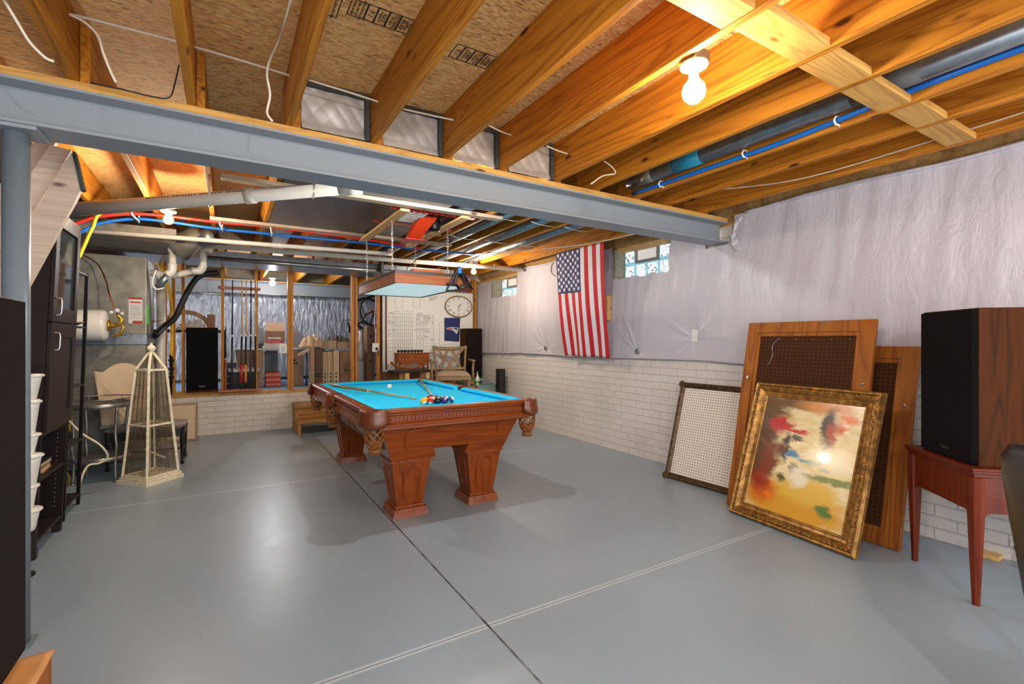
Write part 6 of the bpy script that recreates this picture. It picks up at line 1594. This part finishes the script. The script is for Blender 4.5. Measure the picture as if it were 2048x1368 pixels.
# armchair with crossed back
ac = thing('armchair', 'grey-brown wooden armchair with a double crossed back and taupe cushion', 'chair', (3.45, 7.80, 0))
X0, X1, Z0, Z1 = on_y(873, 932, 693, 740, 7.75); T_ = M['taupe']
for x in (X0, X1 - .04):
    bm = nb(); tube(bm, curve_pts([(x + .02, 7.98, 0), (x + .02, 7.93, .5), (x + .02, 7.93, Z0 + .02), (x + .02 + (.03 if x > X0 else -.03), 8.02, Z1)], 6), .022, 6); wpart('back_post', bm, T_, ac)
def bar_w(a, b_, w=.012, d=.020):
    bm = nb(); a, b_ = V3(a), V3(b_); dd = b_ - a; tt = bmesh.new(); box(tt, 0, dd.length, -w, w, -d, d, 0, .003)
    merge(bm, tt, 0, Matrix.Translation(a) @ dd.to_track_quat('X', 'Z').to_matrix().to_4x4()); return bm
xm = (X0 + X1) / 2; zt, zl = Z1 - .05, Z0 + .03
bm = nb(); tube(bm, curve_pts([(X0 - .03, 8.02, Z1 - .01), (X0 + .08, 8.02, Z1 - .035), (xm, 8.03, Z1 - .045), (X1 - .08, 8.02, Z1 - .035), (X1 + .03, 8.02, Z1 - .01)], 5), .034, 6); wpart('top_rail', bm, T_, ac)
for a, b_ in (((X0 + .05, zt), (xm + .04, zl)), ((xm - .03, zt), (X0 + .10, zl)), ((xm + .03, zt), (X1 - .10, zl)), ((X1 - .05, zt), (xm - .04, zl))):
    wpart('cross_slat', bar_w((a[0], 8.0, a[1]), (b_[0], 7.96, b_[1])), T_, ac)
bm = nb(); box(bm, X0, X1, 7.93, 7.97, Z0 - .01, Z0 + .03); wpart('lower_rail', bm, T_, ac)
sz = Z0 - .07
bm = nb(); box(bm, X0 - .02, X1 + .02, 7.42, 7.95, sz - .10, sz - .03, 0, .008); wpart('seat_frame', bm, T_, ac)
bm = nb(); sheet(bm, 16, 14, lambda u, w: V3((lerp(X0 - .02, X1 + .02, u), lerp(7.42, 7.90, w), sz - .025 + .085 * ((1 - abs(2 * u - 1) ** 3.5) * (1 - abs(2 * w - 1) ** 3.5)) ** .5))); sheet(bm, 1, 1, lambda u, w: V3((lerp(X0 - .02, X1 + .02, u), lerp(7.42, 7.90, w), sz - .029)))
bmesh.ops.contextual_create if False else None
wpart('seat_cushion', bm, M['cushion'], ac, 'taupe seat cushion')
for x, s in ((X0 - .10, -1), (X1 + .04, 1)):
    bm = nb(); box(bm, x, x + .06, 7.46, 7.99, Z0 + .145, Z0 + .175, 0, .008); ar = wpart('armrest', bm, T_, ac)
    bm = nb(); tube(bm, curve_pts([(x + .03, 7.52, sz - .08), (x + .02, 7.50, sz + .06), (x + .03, 7.50, Z0 + .147)], 5), .020, 6); obj('arm_support', bm, T_, ar)
for x in (X0, X1 - .04):
    bm = nb(); box(bm, x, x + .045, 7.44, 7.485, 0, sz - .10); wpart('leg', bm, T_, ac)
ac.rotation_euler = (0, 0, -.30); ac.location = (3.47, 7.80, 0)
# odds and ends on the green tub and beside it
b0 = gy(932, 760, 7.80)
tb = thing('low_crate', 'pale crate with bits and pieces beside the corner speaker', 'crate', (4.0, 7.70, 0))
t = thing('spray_bottle', 'white and green plastic bottle in front of the corner speaker', 'bottle', (3.84, 7.60, .601))
cz_ = .602
bm = nb(); lathe(bm, [(0, 0), (.032, 0), (.034, .01), (.034, .13), (.014, .16), (.014, .18), (0, .18)], 16); part('body', bm, M['white'], t)
bm = nb(); lathe(bm, [(0, .18), (.012, .18), (.007, .235), (0, .235)], 12); part('nozzle', bm, M['white'], t)
bm = nb(); lathe(bm, [(.0345, .03), (.0350, .03), (.0350, .07), (.0345, .07)], 16); part('label_band', bm, M['greentag'], t, 'green label')
bm = nb(); box(bm, 3.80, 4.16, 7.50, 7.88, .0, .57); wpart('box', bm, M['green'], tb)
bm = nb(); box(bm, 3.79, 4.17, 7.49, 7.885, .57, .60, 0, .004); wpart('lid', bm, M['green'], tb)
for k, (u, col_, lb) in enumerate([(940, 'orange', 'orange ball'), (945, 'yellow', 'yellow ball'), (950, 'blue', 'dark blue ball'), (956, 'purple', 'purple ball'), (961, 'black', 'black ball')]):
    p = gy(u, 762, 7.72); bm = nb(); ball(bm, (p.x, 7.70, .6291), .0285, seg=14, rings=8); tag(obj('spare_ball', bm, BM[col_]), lb + ' lying on the pale crate at the foot of the corner speaker', 'ball', 'spare balls on the crate')
bm = nb(); sheet(bm, 14, 12, lambda u, w: V3((3.93 + .22 * u, 7.56 + .2 * w, .604 + .07 * math.sin(u * PI) * math.sin(w * PI) + .02 * abs(noise.noise(V3((u * 6, w * 6, 0))))))); o = tag(obj('rag', bm, M['grey']), 'crumpled grey rag on the pale crate in the corner', 'cloth'); md = o.modifiers.new('th', 'SOLIDIFY'); md.thickness = .004
k0, k1 = gy(984, 782, 7.45), gy(995, 736, 7.45)
bc = thing('instrument_case', 'narrow black case standing upright against the brick wall in the corner', 'case', (4.12, 7.30, 0))
bm = nb(); box(bm, 4.03, 4.14, 7.12, 7.28, 0, k1.z, 0, .012); wpart('body', bm, M['blackrubber'], bc)
bm = nb(); tube(bm, curve_pts([(4.028, 7.16, .5), (4.00, 7.2, .52), (4.00, 7.2, .66), (4.028, 7.16, .68)], 5), .008, 6); wpart('handle', bm, M['blackmetal'], bc)

# ------------------------------------------------------------------ storage room
FZ = .5605
def carton(label, u0, u1, v0, v1, y, d, mat='cardboard', base=None, top=None, flaps=False, tape=True, marks=None, name='cardboard_box', cat='box', group='cartons in the storage room'):
    x0, x1 = gy(u0, 700, y).x, gy(u1, 700, y).x; z0 = FZ if base is None else base; z1 = gy((u0 + u1) / 2, v0, y).z if top is None else top
    t = thing(name, label, cat, ((x0 + x1) / 2, y, z0), group=group)
    bm = nb(); box(bm, x0, x1, y, y + d, z0, z1 - (.0 if not flaps else 0.0), 0, .004); wpart('box', bm, M[mat], t)
    if tape: bm = nb(); box(bm, (x0 + x1) / 2 - .025, (x0 + x1) / 2 + .025, y - .0012, y - .0002, z0 + (z1 - z0) * .45, z0 + (z1 - z0) * .50) if marks is None else None
    if marks:
        bm = nb()
        for (fu, fz, w, h) in marks: box(bm, x0 + (x1 - x0) * fu, x0 + (x1 - x0) * (fu + w), y - .0015, y - .0003, z0 + (z1 - z0) * fz, z0 + (z1 - z0) * (fz + h))
        wpart('printed_marks', bm, M['ink'], t)
    elif tape: wpart('tape', bm, M['cardboard_light'], t)
    return t, x0, x1, z0, z1
# work table with a white top
tx0, tx1 = gy(468, 700, 9.5).x, gy(622, 700, 9.5).x; tz = gy(540, 697, 9.5).z
wt = thing('folding_table', 'long white-topped table in the storage room', 'table', ((tx0 + tx1) / 2, 9.8, FZ))
bm = nb(); box(bm, tx0, tx1, 9.5, 10.15, tz - .025, tz, 0, .003); wpart('top', bm, M['greyplastic'], wt)
for x in (tx0 + .04, tx1 - .07):
    for y in (9.54, 10.08): bm = nb(); tube(bm, [(x, y, FZ), (x, y, tz - .026)], .015, 8); wpart('leg', bm, M['steel'], wt)
carton('brown carton with rows of tape under the white-topped table, behind the cues', 476, 506, 703, 760, 9.6, .4, 'cardboard_dark', top=tz - .03)
carton('plain carton under the white-topped table between the rack and the red boxes', 508, 527, 702, 760, 9.55, .4, 'cardboard', top=tz - .035)
carton('large carton printed with a small logo under the end of the table', 583, 607, 704, 758, 9.55, .45, 'cardboard', top=tz - .04, marks=[(.1, .62, .5, .035), (.15, .70, .18, .05)])
t, x0, x1, z0, z1 = carton('grey two-drawer unit under the middle of the table', 530, 556, 704, 740, 9.9, .2, 'grey', top=tz - .05, tape=False, name='drawer_unit', cat='drawers')
bm = nb(); box(bm, x0 + .01, x1 - .01, 9.893, 9.899, (z0 + z1) / 2 - .01, (z0 + z1) / 2 + .01); wpart('drawer_gap', bm, M['black'], t)
zc2 = FZ
for k in range(3):
    x0, x1 = gy(531, 750, 9.62).x, gy(562 - k * 1, 750, 9.62).x; h = .085
    t = thing('shoebox', 'orange-red box with white print on the storage floor, %s of the stack of three' % ['bottom', 'middle', 'top'][k], 'box', ((x0 + x1) / 2, 9.62, zc2), group='orange-red boxes')
    bm = nb(); box(bm, x0, x1, 9.55 + .01 * k, 9.83, zc2, zc2 + h, 0, .003); wpart('box', bm, M['redorange'], t)
    bm = nb(); tt = text_bm('MASTER MIX'[:10], .042, .0004); place(bm, tt, ((x0 + x1) / 2 - .01, 9.548 + .01 * k, zc2 + h * .42), (PI / 2, 0, 0)); wpart('lettering', bm, M['white'], t)
    zc2 += h + .0006
opn, *_ = carton('open carton with its lid up on the white-topped table', 532, 569, 668, 697, 9.85, .3, 'cardboard_dark', base=tz + .001, top=gy(550, 662, 9.85).z, tape=False)
x0, x1 = gy(532, 650, 10.16).x, gy(569, 650, 10.16).x
bm = nb(); box(bm, x0, x1, 10.152, 10.162, tz + .12, gy(550, 645, 10.16).z); wpart('flap', bm, M['cardboard'], opn, 'raised lid flap')
wz = tz + .001; hh_ = .09
t, *_ = carton('long white carton at the front of the table', 531, 568, 688, 697, 9.52, .24, 'white', base=wz, top=wz + hh_, tape=False)
x0, x1 = gy(533, 680, 9.55).x, gy(563, 680, 9.55).x; zz = wz + hh_ + .0006
t = thing('shoebox', 'red shoe box with a white lid edge on the long white carton', 'box', ((x0 + x1) / 2, 9.6, zz))
bm = nb(); box(bm, x0, x1, 9.54, 9.74, zz, zz + .075, 0, .003); wpart('box', bm, M['red'], t)
bm = nb(); box(bm, x0 + .04, x1 - .01, 9.545, 9.745, zz + .0755, zz + .105, 0, .003); wpart('lid', bm, M['white'], t)
bm = nb(); tt = text_bm('Saucony', .034, .0004); place(bm, tt, ((x0 + x1) / 2 + .04, 9.538, zz + .025), (PI / 2, 0, 0)); wpart('lettering', bm, M['white'], t)
for (u, v0, w_, h_, c_, nm_, lb) in ((517, 689, 9, 9, 'blackrubber', 'small_radio', 'small dark device on the table beside the stud'), (524, 692, 8, 5, 'ivory', 'tape_roll', 'roll of cream tape on the table edge')):
    a = gy(u, v0, 9.54); x0, x1 = a.x, gy(u + w_, v0, 9.54).x; bm = nb()
    if nm_ == 'tape_roll': lathe(bm, [(.018, tz + .001), (.045, tz + .001), (.045, tz + .045), (.018, tz + .045), (.018, tz + .001)], 20, (x0 + x1) / 2, 9.6)
    else: box(bm, x0, x1, 9.56, 9.66, tz + .001, tz + .09, 0, .006)
    tag(obj(nm_, bm, M[c_]), lb, 'device' if nm_ != 'tape_roll' else 'tape')
# black bin with a pale liner
xb0, xb1 = gy(460, 760, 8.85).x, gy(519, 760, 8.85).x; zb1 = gy(490, 738, 8.85).z
tb2 = thing('waste_bin', 'black plastic bin with a pale liner behind the cue rack', 'bin', ((xb0 + xb1) / 2, 9.0, FZ))
bm = nb(); xm = (xb0 + xb1) / 2; hwid = (xb1 - xb0) / 2
frustum(bm, xm - hwid * .84, xm + hwid * .84, 8.88, 9.14, FZ, xm - hwid, xm + hwid, 8.85, 9.18, zb1); wpart('bin', bm, M['blackrubber'], tb2)
bm = nb()
for k in range(26):
    a = k / 26 * 2 * PI; rr = 1.03 + .02 * math.sin(k * 3.3)
q4 = [(xm - hwid * 1.02, 8.84), (xm + hwid * 1.02, 8.84), (xm + hwid * 1.02, 9.19), (xm - hwid * 1.02, 9.19)]
for i in range(4):
    a, b_ = V3((*q4[i], 0)), V3((*q4[(i + 1) % 4], 0)); A = [];
    sheet(bm, 14, 3, lambda u, w: a.lerp(b_, u) + V3((0, 0, zb1 + .008 - .055 * w)) + (b_ - a).normalized().cross(V3((0, 0, 1))) * (.006 + .008 * w * (1 + noise.noise(V3((u * 9, i, 0))))))
lnr = wpart('liner', bm, M['greyplastic'], tb2, 'pale bin liner'); md = lnr.modifiers.new('th', 'SOLIDIFY'); md.thickness = .002
# stacked blue tubs
zc2 = FZ
for k in range(4):
    x0, x1 = gy(446, 720, 9.3).x, gy(474, 720, 9.3).x; h = .118
    t = thing('storage_tub', 'dark blue plastic tub behind the end stud of the cue rack, %s of four' % ['lowest', 'second', 'third', 'topmost'][k], 'tub', ((x0 + x1) / 2, 9.4, zc2), group='blue tubs')
    bm = nb(); frustum(bm, x0 + .012, x1 - .012, 9.31, 9.6, zc2, x0, x1, 9.3, 9.62, zc2 + h - .02); wpart('tub', bm, M['bluebin'], t)
    bm = nb(); box(bm, x0 - .008, x1 + .008, 9.29, 9.63, zc2 + h - .0195, zc2 + h - .001, 0, .003); wpart('lid', bm, M['greyplastic'], t); zc2 += h
# tall cartons beyond the doubled stud
tall, *_ = carton('tall open carton with a slanting flap, beyond the doubled stud', 621, 629, 692, 770, 9.0, .2, 'cardboard', marks=[(.25, .10, .2, .025), (.25, .20, .2, .025), (.25, .30, .2, .025), (.25, .40, .2, .025), (.25, .50, .2, .025)])
carton('tall carton behind the slanting flap, with a dark strap', 630, 650, 680, 766, 9.25, .4, 'cardboard_dark', marks=[(0, .20, 1, .02), (0, .25, 1, .02)])
fa, fb = gy(597, 711, 8.98), gy(619, 699, 8.98)
bm = nb(); tt = bmesh.new(); dd = fb - fa; box(tt, 0, dd.length, -.10, 0, -.02, .02); merge(bm, tt, 0, Matrix.Translation(fa) @ dd.to_track_quat('X', 'Z').to_matrix().to_4x4()); bm.transform(Matrix.Translation((.0, .12, 0)))
wpart('flap', bm, M['cardboard_light'], tall, 'pale slanting flap')
for k, (u0, u1, v0, y) in enumerate([(646, 656, 704, 9.05), (656, 667, 703, 9.08), (667, 679, 701, 9.0)]):
    carton('narrow upright flat-pack carton with printed marks, %s counting from the doubled stud' % ordw[k], u0, u1 - .5, v0, 770, y, .5, 'cardboard_light' if k != 1 else 'cardboard_light', marks=[(.35, .12, .25, .05), (.35, .24, .25, .05), (.35, .34, .25, .05)], tape=False, group='flat-pack cartons')
carton('wide brown carton just before the thick stud pair', 680, 700, 702, 770, 9.0, .5, 'cardboard_dark', marks=[(.5, .42, .12, .06), (.72, .42, .2, .03)], tape=False)
zt4 = gy(670, 700, 9.05).z
carton('open-topped tan carton lying on the upright flat-packs', 642, 673, 681, 701, 9.02, .42, 'cardboard', base=zt4 + .03, tape=False)
carton('low tan carton next to the thick stud pair, on top of the cartons', 674, 700, 680, 695, 9.15, .35, 'cardboard', base=zt4 + .03, tape=False)
# crumpled paper and fabric heaps
def heap(name, label, cat, u0, u1, v0, v1, y, mat, kind=None, dep=.35, seed=1.0):
    a, b_ = gy(u0, v1, y), gy(u1, v0, y); w_, h_ = b_.x - a.x, b_.z - a.z; bm = nb()
    def fn(u, w):
        e = (math.sin(u * PI) ** .6) * (math.sin(w * PI) ** .6)
        return V3((a.x + w_ * u, y + dep * w, a.z + h_ * e * (.72 + .55 * noise.noise(V3((u * 7 * seed, w * 5, seed)))) + .03 * noise.noise(V3((u * 23, w * 19, seed)))))
    sheet(bm, 46, 22, fn, smooth=False)
    o = tag(obj(name, bm, M[mat]), label, cat, kind=kind); md = o.modifiers.new('th', 'SOLIDIFY'); md.thickness = .004; return o
heap('packing_paper', 'heap of crumpled beige packing paper on the cartons', 'paper', 603, 652, 664, 694, 9.1, 'cardboard_light', 'stuff', .5, 1.3)
heap('packing_paper', 'dark and orange crumpled wrapping on top of the cartons before the thick studs', 'paper', 650, 704, 668, 682, 9.1, 'tape', 'stuff', .4, 2.1)
tn = thing('folded_tent', 'grey folded tent panels standing on the table behind the studs', 'tent', (1.0, 9.95, tz))
for pts in (((515, 697), (515, 652), (527, 660), (529, 680), (529, 697)), ((583, 697), (583, 665), (590, 655), (611, 676), (606, 697))):
    P = [gy(u, v_, 10.0) for u, v_ in pts]; bm = nb(); prism(bm, [(p.x, max(p.z, tz + .002)) for p in P], 1, 9.97, 10.03); wpart('panel', bm, M['grey'], tn)
# mirror frame, box and sheet on the tubs behind the black speaker
mf = thing('wall_mirror', 'curved brown mirror frame half hidden behind the stud by the gas line', 'mirror', (-.5, 9.2, 1.5))
bm = nb(); c_ = gy(372, 662, 9.2); tube(bm, [(c_.x + .33 * math.cos(a), 9.2, c_.z + .30 * math.sin(a)) for a in [PI * k / 20 for k in range(21)]], .035, 8); wpart('frame', bm, M['taupe'], mf)
zz = gy(430, 660, 9.1).z
bm = nb(); box(bm, c_.x - .45, c_.x + .55, 9.0, 9.6, zz - .04, zz, 0, .004); st2 = thing('shelf_table', 'dark shelf table behind the black tower speaker', 'table', (c_.x, 9.3, FZ)); wpart('top', bm, M['espresso'], st2)
for x in (c_.x - .42, c_.x + .50): bm = nb(); box(bm, x, x + .04, 9.05, 9.55, FZ, zz - .041); wpart('leg', bm, M['espresso'], st2)
bm = nb(); a_, b2 = gy(414, 655, 9.15), gy(430, 629, 9.15); box(bm, a_.x, b2.x, 9.15, 9.35, zz + .001, b2.z, 0, .004); tag(obj('cardboard_box', bm, M['cardboard_dark']), 'small upright brown box on the shelf behind the black tower speaker', 'box')
heap('dust_sheet', 'white crumpled sheet on the shelf behind the black tower speaker', 'sheet', 352, 412, 634, 656, 9.05, 'greyplastic', None, .3, 1.7)
# bicycle, white bin, wrapped pole and tall brown box
bi = thing('bicycle', 'black bicycle with a red fork behind the thick stud pair', 'bicycle', (2.5, 10.2, 1.5))
def wheel(cu, cv, r, y):
    c_ = gy(cu, cv, y); bm = nb(); tube(bm, [(c_.x + r * math.cos(k * PI / 20), y, c_.z + r * math.sin(k * PI / 20)) for k in range(40)], .022, 8, closed=True); w_ = wpart('wheel', bm, M['blackrubber'], bi)
    bm = nb()
    for k in range(18): a = k * PI / 9; tube(bm, [(c_.x, y, c_.z), (c_.x + r * math.cos(a), y, c_.z + r * math.sin(a))], .0022, 4, cap=False)
    obj('spokes', bm, M['steel'], w_); return c_
ca = wheel(733, 627, .31, 9.9); cb2 = wheel(750, 622, .31, 10.05)
bm = nb(); tube(bm, [cb2, gy(740, 650, 9.98), gy(722, 645, 9.95), gy(700, 655, 9.9)], .016, 8); tube(bm, [gy(722, 645, 9.95), ca], .014, 8); wpart('frame', bm, M['black'], bi)
bm = nb(); tube(bm, [cb2, cb2 + V3((-.12, -.02, -.04)), cb2 + V3((-.2, -.04, -.1))], .018, 8); wpart('fork', bm, M['red'], bi, 'red fork')
for c__ in (ca, cb2):
    bm = nb(); tube(bm, [(c__.x, c__.y, c__.z + .30), (c__.x, c__.y, 2.59)], .005, 6); wpart('hook', bm, M['steel'], bi)
    bm = nb(); box(bm, 2.5, 3.25, c__.y - .02, c__.y + .02, 2.588, 2.606); wpart('hanging_rail', bm, M['pine_x'], bi)
bm = nb(); p = gy(697, 645, 9.88)
for k in range(5): tube(bm, [(p.x - .12 + k * .05, 9.78, p.z + .05), (p.x - .12 + k * .05, 9.98, p.z + .05), (p.x - .10 + k * .045, 9.98, p.z - .1)], .003, 4)
tube(bm, [(p.x - .13, 9.78, p.z + .05), (p.x + .1, 9.78, p.z + .05)], .004, 4); tube(bm, [(p.x - .13, 9.98, p.z + .05), (p.x + .1, 9.98, p.z + .05)], .004, 4); tube(bm, [(p.x, 9.9, p.z), gy(700, 665, 9.9)], .02, 6); wpart('basket', bm, M['blackmetal'], bi)
x0, x1 = gy(714, 740, 9.3).x, gy(729, 740, 9.3).x
t = thing('storage_tub', 'white plastic tub standing behind the thick stud pair', 'tub', ((x0 + x1) / 2, 9.4, FZ))
bm = nb(); frustum(bm, x0 + .02, x1 - .02, 9.3, 9.7, FZ, x0, x1, 9.28, 9.72, gy(720, 728, 9.3).z); wpart('tub', bm, M['greyplastic'], t)
bm = nb(); zt5 = gy(720, 728, 9.3).z; box(bm, x0 - .01, x1 + .01, 9.27, 9.73, zt5 + .0005, zt5 + .045, 0, .006); wpart('lid', bm, M['greyplastic'], t)
p = gy(722, 690, 9.5); bm = nb(); pts = [(p.x + .008 * math.sin(k * 2), 9.5, zt5 + .046 + k * .075) for k in range(9)]; tube(bm, pts, [.05 + .012 * noise.noise(V3((k, 2, 0))) for k in range(9)], 10)
tag(obj('wrapped_roll', bm, M['foil']), 'upright roll in shiny wrapping on the white tub', 'roll')
carton('tall narrow reddish-brown box between the outlet stud and the thick pair', 734, 749, 652, 760, 9.0, .25, 'cardboard_dark', marks=[(.4, .80, .25, .05), (.4, .66, .3, .03), (.3, .4, .3, .02)], tape=False)
